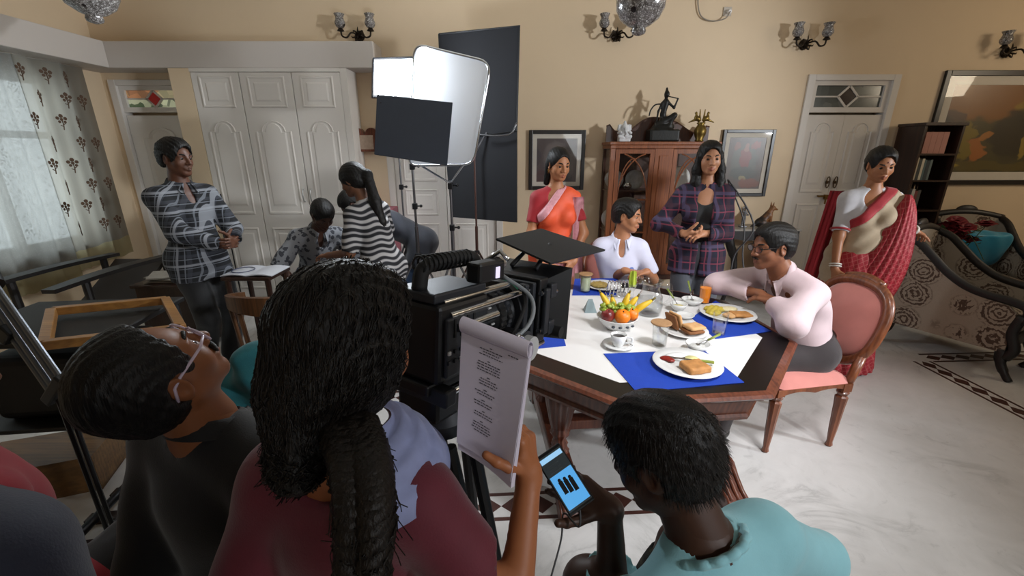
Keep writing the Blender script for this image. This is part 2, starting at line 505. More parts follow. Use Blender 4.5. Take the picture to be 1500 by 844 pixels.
# inlaid border: two thin lines with diamonds between them, set 1 mm proud
def inlay(p, q, w=0.15, pitch=0.125, ends=(1, 1)):
    p = np.array([p[0], p[1], 0.0]); q = np.array([q[0], q[1], 0.0]); d = nrm(q - p); s = np.cross([0, 0, 1.0], d); L = np.linalg.norm(q - p)
    for k in (-1, 1):
        MB().beam(p + s*k*w/2 + V3(0, 0, .0006), q + s*k*w/2 + V3(0, 0, .0006), 0.02, 0.0012, up=(0, 0, 1)).build('inlay_line', INLAY, fl)
    m = int(L / pitch); me = None
    for i in range(m):
        c = p + d * (i + .5) * L / m
        if me is None:
            a, b = L / m * 0.5, w * 0.36
            o = MB().prism([(a, 0), (0, b), (-a, 0), (0, -b)], 0.0, 0.0012).build('inlay_diamond', INLAY, fl, local=True); me = o
        else:
            o = me.copy(); COL.objects.link(o); o.parent = fl
        o.location = tuple(c - wloc(fl)); o.rotation_euler = (0, 0, math.atan2(d[1], d[0]))
inlay((-1.6, 1.55), (.98, 1.705), 0.15)
inlay((-2.6, 2.60), (-0.05, 2.60), 0.15)
inlay((3.36, 3.14), (3.36, 1.2), 0.13)
inlay((3.45, 3.20), (4.6, 3.26), 0.13)
inlay((-2.62, 1.5), (-2.62, 2.52), 0.15)

def structure(mb, name, m, **k): return tag(mb.build(name, m, **k), kind='structure')
# back wall with two door openings
D1 = (-4.14, -3.36, 2.34); D2 = (-1.34, -0.12, 2.30); D3 = (3.06, 3.975, 2.39)
xs = [XL - .2, D1[0], D1[1], D2[0], D2[1], D3[0], D3[1], XR + .2]
mb = MB()
for i in range(0, 8, 2): mb.bb((xs[i], WB, 0), (xs[i+1], WB + .2, ZC))
for d in (D1, D2, D3): mb.bb((d[0], WB, d[2]), (d[1], WB + .2, ZC))
mb.bb((XL-.2, WB+.2, 0), (XR+.2, WB+.3, ZC))
structure(mb, 'wall_back', CREAM)
# left wall with window
WIN = (1.9, 4.3, 0.78, 2.28)
mb = MB()
mb.bb((XL-.2, YR, 0), (XL, WIN[0], ZC)).bb((XL-.2, WIN[1], 0), (XL, WB, ZC))
mb.bb((XL-.2, WIN[0], 0), (XL, WIN[1], WIN[2])).bb((XL-.2, WIN[0], WIN[3]), (XL, WIN[1], ZC))
structure(mb, 'wall_left', CREAM)
structure(MB().bb((XR, YR, 0), (XR+.2, WB, ZC)), 'wall_right', CREAM)
structure(MB().bb((XL-.2, YR-.2, 0), (XR+.2, YR, ZC)), 'wall_rear', CREAM)
structure(MB().bb((XL-.2, YR-.2, ZC), (XR+.2, WB+.2, ZC+.1)), 'ceiling', CEIL)
# concrete ledge running round the corner
mb = MB().bb((XL, WF, 2.405), (-1.32, WB, 2.634)).bb((XL, 0.9, 2.405), (-3.87, WF, 2.634))
structure(mb, 'trim_1', GREYP, bevel=.006)
# baseboard
mb = MB()
for a, b in ((-.10, 3.02), (4.02, XR)): mb.bb((a, WB-.018, 0), (b, WB, .12))
structure(mb, 'baseboard_back', mat('marble_skirting', 'b9b2a8', .3), bevel=.004)
# window frame with panes behind the curtains
mb = MB(); w0, w1, z0, z1 = WIN
for y in np.linspace(w0+.03, w1-.03, 5): mb.bb((XL-.14, y-.03, z0), (XL-.08, y+.03, z1))
for z in (z0+.03, (z0+z1)/2+.25, z1-.03): mb.bb((XL-.14, w0, z-.03), (XL-.08, w1, z+.03))
win = structure(mb, 'window_1', WHITEP)
ys = np.linspace(w0+.03, w1-.03, 5)
for i in range(4):
    MB().bb((XL-.115, ys[i]+.03, z0+.06), (XL-.108, ys[i+1]-.03, z1-.06)).build('pane', glass('window_glass', (.9, .95, .96)), win)
MB().bb((XL-.02, w0-.05, z0-.04), (XL+.06, w1+.05, z0)).build('window_sill', GREYP, win)

def panel_outline(x0, x1, z0, z1, archh=0.0, n=9):
    p = [(x0, z0), (x1, z0)]
    if archh <= 0: return p + [(x1, z1), (x0, z1)]
    w = x1 - x0; s = w * 0.16; pts = [(x1, z1 - archh), (x1 - s, z1 - archh)]
    for t in np.linspace(0, math.pi, n)[1:-1]:
        pts.append(((x0+x1)/2 + (w/2 - s)*math.cos(t), z1 - archh + archh*math.sin(t)))
    return p + pts + [(x0 + s, z1 - archh), (x0, z1 - archh)]
RXZ = np.array([[1, 0, 0], [0, 0, -1.0], [0, 1, 0]])   # (x,y)->(x,z), z -> -y
def raised_panel(x0, x1, z0, z1, yf, parent, m, archh=0.0, name='panel'):
    """a moulding line round a slightly raised field, on a leaf whose face is at y = yf (towards -y)"""
    out = np.array(panel_outline(x0, x1, z0, z1, archh)); c = out.mean(0)
    ins = lambda k: [(c[0] + (p[0]-c[0])*(1 - k/((x1-x0)/2)), c[1] + (p[1]-c[1])*(1 - k/((z1-z0)/2))) for p in out]
    mb = MB()
    rings = [(out, 0.0), (ins(.006), .010), (ins(.016), .010), (ins(.024), .003), (ins(.055), .003), (ins(.07), .009)]
    n = len(out); vs = []; fs = []
    for r, h in rings: vs += [(x, yf - h, z) for x, z in r]
    for i in range(len(rings)-1):
        for j in range(n): fs.append((i*n+j, i*n+(j+1) % n, (i+1)*n+(j+1) % n, (i+1)*n+j))
    fs.append(tuple((len(rings)-1)*n + j for j in range(n)))
    mb.add(vs, fs); return mb.build(name, m, parent)
STEEL = mat('steel', 'b8b8b8', .3, 1.0, .05)
BRASS = mat('aged_brass', '8a6a3a', .35, 1.0, .2)
DARKM = mat('black_metal', '15161a', .42, .3, .2)
def dhandle(p, h, parent, m, name='handle'):
    p = np.asarray(p, float)
    pts = [p + V3(0, 0, h/2), p + V3(0, -.03, h/2-.012), p + V3(0, -.04, 0), p + V3(0, -.03, -h/2+.012), p + V3(0, 0, -h/2)]
    return MB().tube(bez(pts, 5), .006, 8).build(name, m, parent, smooth=True)

# built-in wardrobe, three leaves
wx = [-3.113, -2.645, -2.135, -1.663]
wd = empty('wardrobe', (-2.4, 4.7, 0), 0, 'built-in white wardrobe of three panelled leaves below the grey ledge', 'wardrobe')
MB().bb((-3.316, WF, 0), (-3.113, WB-.001, 2.403)).build('side_pier', CREAM, wd)
MB().bb((-1.663, WF, 0), (-1.60, WB-.001, 2.403)).build('side_pier', WHITEP, wd)
MB().bb((-3.113, WF+.03, 0), (-1.663, WB-.001, 2.403)).bb((-3.113, WF-.006, 2.37), (-1.663, WF+.03, 2.403)).bb((-3.113, WF-.006, 0), (-1.663, WF+.03, .07)).build('carcass', WHITEP, wd)
for i in range(3):
    a, b = wx[i] + .004, wx[i+1] - .004
    lf = MB().bb((a, WF, .075), (b, WF+.03, 2.365)).build('door', WHITEP, wd, bevel=.003)
    raised_panel(a+.07, b-.07, 2.05, 2.335, WF, lf, WHITEP)
    raised_panel(a+.07, b-.07, 1.0, 1.93, WF, lf, WHITEP, .10)
    raised_panel(a+.07, b-.07, .18, .86, WF, lf, WHITEP)
    hx = {0: b - .03, 1: b - .035, 2: a + .035}[i]
    if i: dhandle((hx, WF, 1.2), .13, lf, STEEL)
# doors -------------------------------------------------------------
def door_frame(d, name, y0=WB - .02, head=True):
    a, b, h = d; t = .055
    mb = MB().bb((a-t*.3, y0, 0), (a+t, WB+.12, h)).bb((b-t, y0, 0), (b+t*.3, WB+.12, h)).bb((a+t, y0+.001, h-t), (b-t, WB+.12, h))
    return structure(mb, name, WHITEP, bevel=.004)
def transom(d, z0, z1, parent, cols, m=WHITEP):
    """fan light over a door with a diamond in the middle and two lights either side"""
    a, b, _ = d; a += .055; b -= .055; y = WB + .04
    MB().bb((a, y-.03, z0-.05), (b, y+.03, z0)).bb((a, y-.03, z1), (b, y+.03, z1+.05)).bb((a, y-.03, z0), (a+.05, y+.03, z1)).bb((b-.05, y-.03, z0), (b, y+.03, z1)).build('transom_frame', m, parent)
    cx = (a+b)/2; cz = (z0+z1)/2; r = (z1-z0)/2
    MB().xf(RXZ, (0, y, 0)).prism([(cx-r*.86, cz), (cx, cz-r*.86), (cx+r*.86, cz), (cx, cz+r*.86)], -.006, .006).build('diamond_pane', cols[0], parent)
    mb = MB()
    for sx, sz in ((1, 1), (1, -1), (-1, 1), (-1, -1)): mb.beam((cx+sx*r, y, cz), (cx, y, cz+sz*r), .02, .03, up=(0, 1, 0))
    for s in (-1, 1): mb.beam((cx+s*r, y, cz), ((a+.05) if s < 0 else (b-.05), y, cz), .014, .03, up=(0, 1, 0))
    mb.build('glazing_bar', m, parent)
    k = 1
    for s in (-1, 1):
        xe = (a+.05) if s < 0 else (b-.05)
        for q in (-1, 1):
            MB().xf(RXZ, (0, y, 0)).prism([(cx+s*.01, cz+q*r), (xe, cz+q*r), (xe, cz+q*.007), (cx+s*r, cz+q*.007)], -.004, .004).build('pane', cols[k], parent); k += 1
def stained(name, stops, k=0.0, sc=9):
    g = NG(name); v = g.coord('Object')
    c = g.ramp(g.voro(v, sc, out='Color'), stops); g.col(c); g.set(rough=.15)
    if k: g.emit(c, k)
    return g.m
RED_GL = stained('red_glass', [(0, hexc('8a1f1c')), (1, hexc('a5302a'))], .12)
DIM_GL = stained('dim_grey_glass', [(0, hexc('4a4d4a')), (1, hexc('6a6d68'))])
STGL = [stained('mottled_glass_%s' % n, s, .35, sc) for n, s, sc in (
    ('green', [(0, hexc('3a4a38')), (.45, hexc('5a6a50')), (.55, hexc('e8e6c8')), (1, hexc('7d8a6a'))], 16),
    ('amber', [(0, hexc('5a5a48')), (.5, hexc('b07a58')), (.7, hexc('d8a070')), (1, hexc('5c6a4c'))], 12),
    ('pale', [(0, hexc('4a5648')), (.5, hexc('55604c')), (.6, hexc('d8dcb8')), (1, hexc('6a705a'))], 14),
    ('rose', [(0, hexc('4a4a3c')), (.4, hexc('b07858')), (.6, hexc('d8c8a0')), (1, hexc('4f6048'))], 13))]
d1 = door_frame(D1, 'door_1')
lf = MB().bb((D1[0]+.06, WB+.02, 0), (D1[1]-.06, WB+.06, 2.0)).build('leaf', WHITEP, d1)
raised_panel(D1[0]+.17, D1[1]-.17, 1.0, 1.88, WB+.02, lf, WHITEP, .1); raised_panel(D1[0]+.17, D1[1]-.17, .2, .85, WB+.02, lf, WHITEP)
transom(D1, 2.08, 2.245, d1, [RED_GL] + STGL)
d2 = door_frame(D2, 'door_2')
for i in range(2):
    a = D2[0]+.06 + i*.553; b = a + .547
    lf = MB().bb((a, WB+.01, 0), (b, WB+.05, 2.24)).build('leaf', WHITEP, d2)
    raised_panel(a+.09, b-.09, 1.32, 2.1, WB+.01, lf, WHITEP, .08); raised_panel(a+.09, b-.09, .95, 1.24, WB+.01, lf, WHITEP); raised_panel(a+.09, b-.09, .15, .86, WB+.01, lf, WHITEP)
d3 = door_frame(D3, 'door_3')
for i in range(2):
    a = D3[0]+.058 + i*.401; b = a + .398
    lf = MB().bb((a, WB+.01, 0), (b, WB+.05, 2.005)).build('leaf', WHITEP, d3)
    raised_panel(a+.07, b-.07, 1.2, 1.93, WB+.01, lf, WHITEP, .09); raised_panel(a+.07, b-.07, .2, 1.08, WB+.01, lf, WHITEP)
    hx = b - .04 if i == 0 else a + .04
    r = MB(); r.tube([V3(hx, WB-.012, 1.315) + V3(.018*math.cos(t), 0, .06*math.sin(t)) for t in np.linspace(0, 2*math.pi, 25)], .005, 6)
    r.bb((hx-.012, WB-.008, 1.30), (hx+.012, WB+.012, 1.33)); r.build('handle', mat('bronze', '5a4632', .35, .9), lf, smooth=True)
transom(D3, 2.08, 2.29, d3, [mat('dark_diamond_glass', '3a302c', .15), DIM_GL, DIM_GL, DIM_GL, DIM_GL])
MB().beam((3.40, WB-.005, 1.165), (3.60, WB-.005, 1.165), .018, .018).bb((3.475, WB-.02, 1.13), (3.51, WB+.012, 1.18)).cyl((3.49, WB-.015, 1.13), (3.49, WB-.015, 1.08), .009).build('latch', BRASS, d3, smooth='auto')

# curtains -------------------------------------------------------------
def curtain_mat(name, c, lace=False):
    g = NG(name); v = g.coord('Object')
    n = g.noise(v, 14 if lace else 3, 4)
    cc = g.mix(n, dk(c, .86), dk(c, 1.0))
    df = g.N.new('ShaderNodeBsdfDiffuse'); tl = g.N.new('ShaderNodeBsdfTranslucent'); tr = g.N.new('ShaderNodeBsdfTransparent')
    g.L.new(cc, df.inputs[0]); g.L.new(cc, tl.inputs[0])
    m1 = g.N.new('ShaderNodeMixShader'); m1.inputs[0].default_value = .68
    g.L.new(df.outputs[0], m1.inputs[1]); g.L.new(tl.outputs[0], m1.inputs[2])
    m2 = g.N.new('ShaderNodeMixShader')
    f = g.math('MULTIPLY', g.math('GREATER_THAN', g.voro(v, 60), .32), .07) if lace else 0.04
    g.put(f, m2.inputs[0]); g.L.new(m1.outputs[0], m2.inputs[1]); g.L.new(tr.outputs[0], m2.inputs[2])
    g.L.new(m2.outputs[0], g.out.inputs['Surface']); return g.m
CUR_P = curtain_mat('printed_sheer', hexc('98938a')); CUR_L = curtain_mat('lace_sheer', hexc('969490'), True)
CUR_HEM = curtain_mat('curtain_hem_band', hexc('b3a988'))
def fold_x(y, z, ph): return XL + .115 + (.030*math.sin(y*21 + ph) + .014*math.sin(y*47 + 1 + ph)) * (.55 + .45*(2.4 - z)/1.8)
def curtain(y0, y1, ztop, zb0, zb1, ph, m, label, hem=None):
    ny = int((y1-y0)/.018); nz = 22; P = []
    for i in range(ny+1):
        y = y0 + (y1-y0)*i/ny; zb = zb0 + (zb1-zb0)*i/ny + .012*math.sin(y*21+ph)
        P.append([(fold_x(y, z, ph), y, z) for z in np.linspace(ztop, zb, nz)])
    o = MB().grid(P).build('curtain', m, smooth=True); tag(o, label, 'curtain', 'window curtains')
    P2 = []
    for i in range(ny+1):
        y = y0 + (y1-y0)*i/ny; zb = zb0 + (zb1-zb0)*i/ny + .012*math.sin(y*21+ph)
        P2.append([(fold_x(y, z, ph)+.001, y, z) for z in (zb, zb-.18)])
    MB().grid(P2).build('hem_band', CUR_HEM, o, smooth=True)
    return o
c1 = curtain(2.2, 3.90, 2.40, .66, .66, 0.0, CUR_L, 'plain white lace curtain at the left picture edge')
c2 = curtain(3.89, 4.50, 2.40, .73, .78, 0.7, CUR_P, 'sheer white curtain with brown embroidered flowers beside the panelled door')
rod = tag(MB().cyl((XL+.11, 1.9, 2.414), (XL+.11, 4.54, 2.414), .010).build('curtain_rod', BRASS, smooth='auto'), 'thin brass curtain rod under the grey ledge', 'curtain rod')
# embroidered flowers on the printed curtain
THREAD = mat('brown_thread', '5a4434', .8); THREADR = mat('rust_thread', '7d5040', .8)
mo = None; k = 0
rng = random.Random(3)
for row in range(8):
    for colm in range(3):
        y = 3.97 + colm*.2 + (.1 if row % 2 else 0) - .03; z = 2.28 - row*.19
        if y > 4.46: continue
        if mo is None:
            mb = MB()
            for (dy, dz, r) in ((0, .045, .018), (-.03, .025, .016), (.03, .025, .016), (-.02, -.005, .013), (.022, -.005, .013), (0, .015, .014)):
                mb.lathe([(r, 0), (r*.8, .002)], (0, 0, 0), 7, R=np.array([[0, 0, 1.0], [1, 0, 0], [0, 1, 0]]))
                b = len(mb.v) - 14
                for q in range(b, len(mb.v)): mb.v[q][1] += dy; mb.v[q][2] += dz
            mb.tube([(0.001, 0, .02), (0.001, .004, -.03), (0.001, -.003, -.075)], .004, 5)
            mb.tube([(0.001, 0, -.03), (0.001, .02, -.02)], .004, 5).tube([(0.001, 0, -.045), (0.001, -.02, -.035)], .004, 5)
            mo = mb.build('embroidered_flower', THREAD, c2, local=True); o = mo
        else:
            o = mo.copy(); COL.objects.link(o); o.parent = c2
        y += rng.uniform(-.02, .02)
        o.location = tuple(V3(fold_x(y, z, .7) + .006, y, z) - wloc(c2)); o.rotation_euler = (0, 0, math.atan((fold_x(y+.02, z, .7)-fold_x(y-.02, z, .7))/.04) * -1.0)
# ------------------------------------------------------------------ dining table
W_DARK = wood('dark_walnut', '1c110d', '3a231a', .3); W_RED = wood('red_walnut', '47231a', '74402c', .3); W_MID = wood('brown_mahogany', '5a2f1c', '8e5232', .35)
W_BLACK = wood('ebonised_wood', '0b0808', '1a1413', .5, coat=.05)
TZ = 0.76
TC = V3(.62, 2.125, 0); TA = R_(5.5)
def tl(x, y, z): return TC + rotz(TA) @ V3(x, y, z)
octo = lambda ap: [(ap/math.cos(math.pi/8)*math.cos(math.pi/8 + i*math.pi/4), ap/math.cos(math.pi/8)*math.sin(math.pi/8 + i*math.pi/4)) for i in range(8)]
tb = empty('dining_table', TC, 0, 'octagonal dining table with white top, black border and carved walnut legs', 'table')
RT = rotz(TA)
WTOP = mat('white_table_laminate', 'dedcda', .35, var=.03, scale=3)
MB().prism(octo(.60), TZ-.02, TZ, RT, TC).build('top_panel', WTOP, tb)
mb = MB()
a, b = octo(.60), octo(.71)
vs = [(x, y, TZ) for x, y in a] + [(x, y, TZ) for x, y in b] + [(x, y, TZ-.03) for x, y in b] + [(x, y, TZ-.03) for x, y in a]
fs = []
for i in range(8):
    j = (i+1) % 8; fs += [(i, 8+i, 8+j, j), (8+i, 16+i, 16+j, 8+j), (16+i, 24+i, 24+j, 16+j), (24+i, i, j, 24+j)]
mb.xf(RT, TC).add(vs, fs).build('border', mat('black_lacquer', '0b0807', .3, var=.1), tb, fixn=True)
def oct_ring(prof):
    """sweep (apothem, z) round the octagon"""
    mb = MB(); n = len(prof); vs = []; fs = []
    for ap, z in prof: vs += [(x, y, z) for x, y in octo(ap)]
    for i in range(n):
        k = (i+1) % n
        for j in range(8): fs.append((i*8+j, i*8+(j+1) % 8, k*8+(j+1) % 8, k*8+j))
    return mb.xf(RT, TC).add(vs, fs)
oct_ring([(.71, TZ), (.735, TZ-.004), (.745, TZ-.014), (.735, TZ-.026), (.715, TZ-.034), (.70, TZ-.034), (.70, TZ-.004)]).build('edge_moulding', W_RED, tb, fixn=True)
oct_ring([(.70, TZ-.034), (.71, TZ-.045), (.685, TZ-.05), (.66, TZ-.135), (.67, TZ-.145), (.665, TZ-.16), (.64, TZ-.16), (.64, TZ-.034)]).build('apron', W_RED, tb, fixn=True)
legprof = [(.045, .15), (.05, .17), (.036, .19), (.042, .21), (.03, .235), (.034, .25), (.046, .27), (.05, .285), (.04, .30), (.048, .32), (.058, .37), (.072, .45), (.078, .50), (.07, .53), (.055, .545), (.066, .56), (.066, .60), (.05, .605)]
legxy = []
for sx in (-1, 1):
    for sy in (-1, 1):
        c = tl(sx*.40, sy*.24, 0)
        MB().lathe(legprof, c, 40, flute=10, famp=.07).build('leg', W_RED, tb, smooth=True); legxy.append(c)
    # base beam with carved feet
    p, q = tl(sx*.40, -.40, .055), tl(sx*.40, .40, .055)
    MB().beam(p + V3(0, 0, .07), q + V3(0, 0, .07), .10, .09).build('base_beam', W_RED, tb, bevel=.01)
    for s in (-1, 1):
        e = tl(sx*.40, s*.36, 0); RF = rotz(TA + (0 if s > 0 else math.pi))
        side = [(0, .17), (.05, .165), (.10, .12), (.155, .085), (.19, .075), (.215, .05), (.20, .0), (.13, 0), (.09, .03), (.04, .045), (0, .05)]
        mb = MB(); RR = RF @ np.array([[0, 0, 1.0], [1, 0, 0], [0, 1, 0]])
        mb.prism(side, -.055, .055, RR, e)
        for k in (-.035, 0, .035): mb.tube([e + RF @ V3(k, y, z) for y, z in ((.03, .168), (.10, .126), (.155, .09), (.20, .072))], .012, 6)
        mb.build('foot', W_RED, tb, bevel=.008, smooth='auto')
MB().beam(tl(-.40, 0, .16), tl(.40, 0, .16), .08, .06).build('stretcher', W_RED, tb, bevel=.008)
for sx in (-1, 1): MB().beam(tl(sx*.36, 0, .18), tl(sx*.05, 0, .58), .07, .05).build('brace', W_RED, tb, bevel=.006)
MB().box(tl(0, 0, .595), (1.05, .60, .02), RT).build('bearer', W_DARK, tb)

# ------------------------------------------------------------------ dining chairs
PINK = mat('salmon_velvet', 'c47a70', .75, sheen=.4, bump=.1, bscale=250)
def make_chair():
    r = empty('dining_chair'); SZ = .455
    def leg(x, y, fl=True):
        mb = MB(); mb.lathe([(.012, 0), (.018, .01), (.014, .03), (.02, .12), (.026, .27), (.03, .33), (.022, .34), (.031, .36), (.022, .372)], (x, y, 0), 16, flute=8, famp=.06)
        mb.box((x, y, .395), (.052, .052, .05)); return mb.build('leg', W_MID, r, local=True, smooth='auto')
    for x in (-.21, .21): leg(x, .215); leg(x, -.19)
    mb = MB(); pts = [(-.235, .245), (.235, .245), (.215, -.215), (-.215, -.215)]
    def rail(p, q):
        p = V3(*p, 0); q = V3(*q, 0); d = nrm(q-p); L = np.linalg.norm(q-p); n_ = V3(-d[1], d[0], 0); P = []
        for t in np.linspace(0, 1, 13):
            zb = .375 + .018*abs(math.sin(t*math.pi*2)) + .012*math.sin(t*math.pi)
            b = p + d*L*t; P.append([b + V3(0, 0, zb), b + V3(0, 0, .42)])
        mb.grid(P, .03)
    for i in range(4): rail(pts[i], pts[(i+1) % 4])
    mb.build('seat_rail', W_MID, r, local=True)
    P = []
    for i in range(13):
        row = []
        for j in range(13):
            u, w = i/6-1, j/6-1; e = max(abs(u), abs(w)); x = u*(.235 + .01*w); y = .015 + w*.23
            row.append((x, y, .42 + .062*(1 - e**4)**.6 if e < 1 else .42))
        P.append(row)
    mb = MB().grid(P); mb.bb((-.22, -.20, .405), (.22, .235, .421)); mb.build('seat_cushion', PINK, r, local=True, smooth=True)
    # back: an upright oval leaning backwards
    tilt = R_(17); RB = rotx(tilt); O = V3(0, -.215, .42)
    ov = lambda rx, rz, cz, n=36: [V3(rx*math.copysign(abs(math.cos(t))**.8, math.cos(t)), 0, cz + rz*math.copysign(abs(math.sin(t))**.75, math.sin(t))) for t in np.linspace(0, 2*math.pi, n, endpoint=False)]
    fr = ov(.225, .235, .305)
    RB2 = np.array([[1, 0, 0], [0, math.cos(tilt), -math.sin(tilt)], [0, math.sin(tilt), math.cos(tilt)]])
    tr = lambda p: O + RB2 @ np.asarray(p, float)
    mb = MB(); loop = [tr(p) for p in fr]; loop.append(loop[0]); mb.tube(loop, .026, 10, caps=False)
    for s in (-1, 1): mb.tube([tr((s*.20, 0, .16)), tr((s*.205, 0, .05)), V3(s*.21, -.20, .40)], .024, 8)
    mb.tube([tr((x, -.005, .305 + .235 + .025*math.cos(x*14))) for x in np.linspace(-.11, .11, 9)], .024, 8)
    mb.build('back_frame', W_MID, r, local=True, smooth=True)
    vs = [tr((0, .03, .305))]; fs = []
    ring = ov(.205, .215, .305); n = len(ring)
    lay = [(1.0, .0), (.9, .018), (.6, .028)]
    for k, dy in lay: vs += [tr((p[0]*k, dy, .305 + (p[2]-.305)*k)) for p in ring]
    for i in range(len(lay)-1):
        for j in range(n): fs.append((1+i*n+j, 1+i*n+(j+1) % n, 1+(i+1)*n+(j+1) % n, 1+(i+1)*n+j))
    o_ = 1+(len(lay)-1)*n
    for j in range(n): fs.append((o_+j, o_+(j+1) % n, 0))
    b = len(vs); vs += [tr((p[0], -.012, p[2])) for p in ring] + [tr((0, -.02, .305))]
    for j in range(n): fs += [(1+(j+1) % n, 1+j, b+j, b+(j+1) % n), (b+(j+1) % n, b+j, b+n)]
    MB().add(vs, fs).build('back_cushion', PINK, r, local=True, smooth=True)
    return r
ch = make_chair()
def face(o, loc, fwd): o.location = tuple(loc); o.rotation_euler = (0, 0, math.atan2(fwd[1], fwd[0]) - math.pi/2); return o
CHAIR_D = V3(1.635, 2.275, 0)
tag(face(ch, CHAIR_D, (-.99, -.13)), 'carved dining chair with salmon velvet back under the seated man in glasses', 'chair', 'dining chairs')
c2_ = copy_tree(ch); tag(face(c2_, (.80, 3.06, 0), (.0, -1)), 'carved dining chair the schoolboy sits on at the far table side', 'chair', 'dining chairs')

# ------------------------------------------------------------------ china cabinet
CW = wood('cabinet_walnut', '6e3c22', '94552f', .4); CWD = wood('cabinet_dark', '3a2015', '542f1d', .4)
cab = empty('china_cabinet', (1.51, 4.62, 0), 0, 'tall walnut display cabinet with arched glazing bars behind the boy', 'cabinet')
y0, y1 = 4.43, 4.81; x0, x1 = .98, 2.04; zb, zt = .36, 1.70
MB().bb((x0, y1-.02, zb), (x1, y1, zt)).build('back_board', CWD, cab)
MB().bb((x0, y0+.03, zb), (x1, y1, zb+.05)).bb((x0+.02, y0+.01, zb+.05), (x1-.02, y0+.05, zb+.12)).build('base', CW, cab)
MB().bb((x0-.02, y0-.02, zt), (x1+.02, y1, zt+.03)).bb((x0-.01, y0-.01, zt-.035), (x1+.01, y1, zt)).build('cornice', CW, cab, bevel=.006)
for z in (.82, 1.24): MB().bb((x0+.01, y0+.06, z), (x1-.01, y1-.02, z+.015)).build('shelf', CWD, cab)
for xa, xb in ((x0, x0+.045), (x1-.045, x1)): MB().bb((xa, y0, zb+.02), (xb, y0+.045, zt-.03)).build('post', CW, cab)
for xa in (x0, x1-.03): MB().bb((xa, y1-.05, zb), (xa+.03, y1, zt-.03)).build('post', CWD, cab)
for xs_ in (x0+.012, x1-.018): MB().bb((xs_, y0+.05, zb+.06), (xs_+.006, y1-.05, zt-.04)).build('side_pane', glass('cabinet_glass'), cab)
cx0, cx1 = 1.42, 1.60
ctr = MB().bb((cx0, y0, zb+.03), (cx1, y0+.03, zt-.035)).build('centre_stile', CW, cab)
MB().bb((cx0+.045, y0-.008, zb+.12), (cx1-.045, y0+.001, 1.60)).build('raised_panel', CW, ctr, bevel=.008)
for xa, xb in ((x0+.05, cx0-.004), (cx1+.004, x1-.05)):
    dr = MB(); f = .042
    z0_, z1_ = zb+.03, zt-.04
    dr.bb((xa, y0, z0_), (xa+f, y0+.025, z1_)).bb((xb-f, y0, z0_), (xb, y0+.025, z1_)).bb((xa+f, y0, z1_-f), (xb-f, y0+.025, z1_)).bb((xa+f, y0, z0_), (xb-f, y0+.025, z0_+.10))
    d_ = dr.build('door', CW, cab)
    gx0, gx1, gz0, gz1 = xa+f, xb-f, z0_+.10, z1_-f; mid = (gx0+gx1)/2
    MB().bb((gx0, y0+.012, gz0), (gx1, y0+.016, gz1)).build('pane', glass('cabinet_glass'), d_)
    rows = [gz0 + (gz1-gz0)*t for t in (.30, .60)]
    bar = MB(); bar.bb((mid-.007, y0, gz0), (mid+.007, y0+.012, rows[1]))
    for z in rows: bar.bb((gx0, y0, z-.007), (gx1, y0+.012, z+.007))
    w_ = gx1-gx0; hh = gz1-rows[1]
    for c_, s_ in ((gx0, 1), (gx1, -1)):
        pts = [V3(c_ + s_*w_*math.sin(t)*1.0, y0+.006, rows[1] + hh*math.cos(t)) for t in np.linspace(.15, 1.5, 12)]
        bar.tube(pts, .007, 6)
    bar.tube([V3(gx0 + w_/2*(1-math.cos(t))*1.0, y0+.006, rows[1] + hh*.9*math.sin(t)) for t in np.linspace(0, math.pi/2, 8)], .006, 6)
    bar.build('glazing_bar', CW, d_)
for sx in (x0+.05, x1-.05):
    for yy in (y0+.06, y1-.06): MB().lathe([(.018, 0), (.024, .02), (.018, .06), (.03, .2), (.035, .3), (.03, .36)], (sx, yy, 0), 14).build('leg', CWD, cab, smooth=True)
MB().bb((x0, y0+.02, .31), (x1, y1-.02, .362)).build('stand_rail', CWD, cab)
# carved crest along the top
def crest_z(x):
    t = (x - x0)/(x1-x0); return .10 + .15*math.exp(-((t-.5)/.20)**2) + .02*math.cos(t*18) + .05*(math.exp(-((t-.02)/.03)**2) + math.exp(-((t-.98)/.03)**2))
P_ = [[(x, y1-.10, zt+.03), (x, y1-.10, zt+.03+crest_z(x))] for x in np.linspace(x0, x1, 41)]
MB().grid(P_, .025).tube([(x, y1-.10, zt+.03+crest_z(x)) for x in np.linspace(x0, x1, 41)], .014, 6).build('crest', CWD, cab, smooth='auto')
CHINA = mat('white_china', 'd8d8d6', .15, var=.03); CHINA2 = mat('patterned_china', 'b9c0c4', .2, var=.3, scale=40); SILV = mat('silverware', 'c8c6c0', .2, 1.0, .1)
def upright_plate(c, r, m, label):
    prof = [(.001, -.004), (r*.55, -.004), (r*.62, .004), (r, .012), (r, .016), (r*.6, .008), (r*.5, .002), (.001, .002)]
    c = V3(*c); o = MB().lathe(prof, c + V3(0, 0, r*.96), 28, R=rotx(R_(78))).build('plate', m, smooth=True)
    return tag(o, label, 'plate', 'china in the cabinet')
upright_plate((1.09, 4.70, 1.255), .10, CHINA2, 'patterned plate upright on the cabinet top shelf, left end')
upright_plate((1.31, 4.70, 1.255), .10, CHINA2, 'patterned plate upright on the cabinet top shelf, right of another plate')
upright_plate((1.085, 4.69, .835), .108, CHINA, 'white plate upright on the cabinet middle shelf above the boy')
upright_plate((1.31, 4.69, .835), .112, CHINA2, 'large blue-grey plate upright on the cabinet middle shelf')
upright_plate((1.78, 4.70, 1.255), .12, CHINA, 'white plate upright behind the right cabinet door')
def bowl_prof(r, h, t=.004): return [(.001, 0), (r*.45, 0), (r*.5, .006), (r*.8, h*.45), (r, h), (r-t, h), (r*.78, h*.5), (r*.45, .012), (.001, .012)]
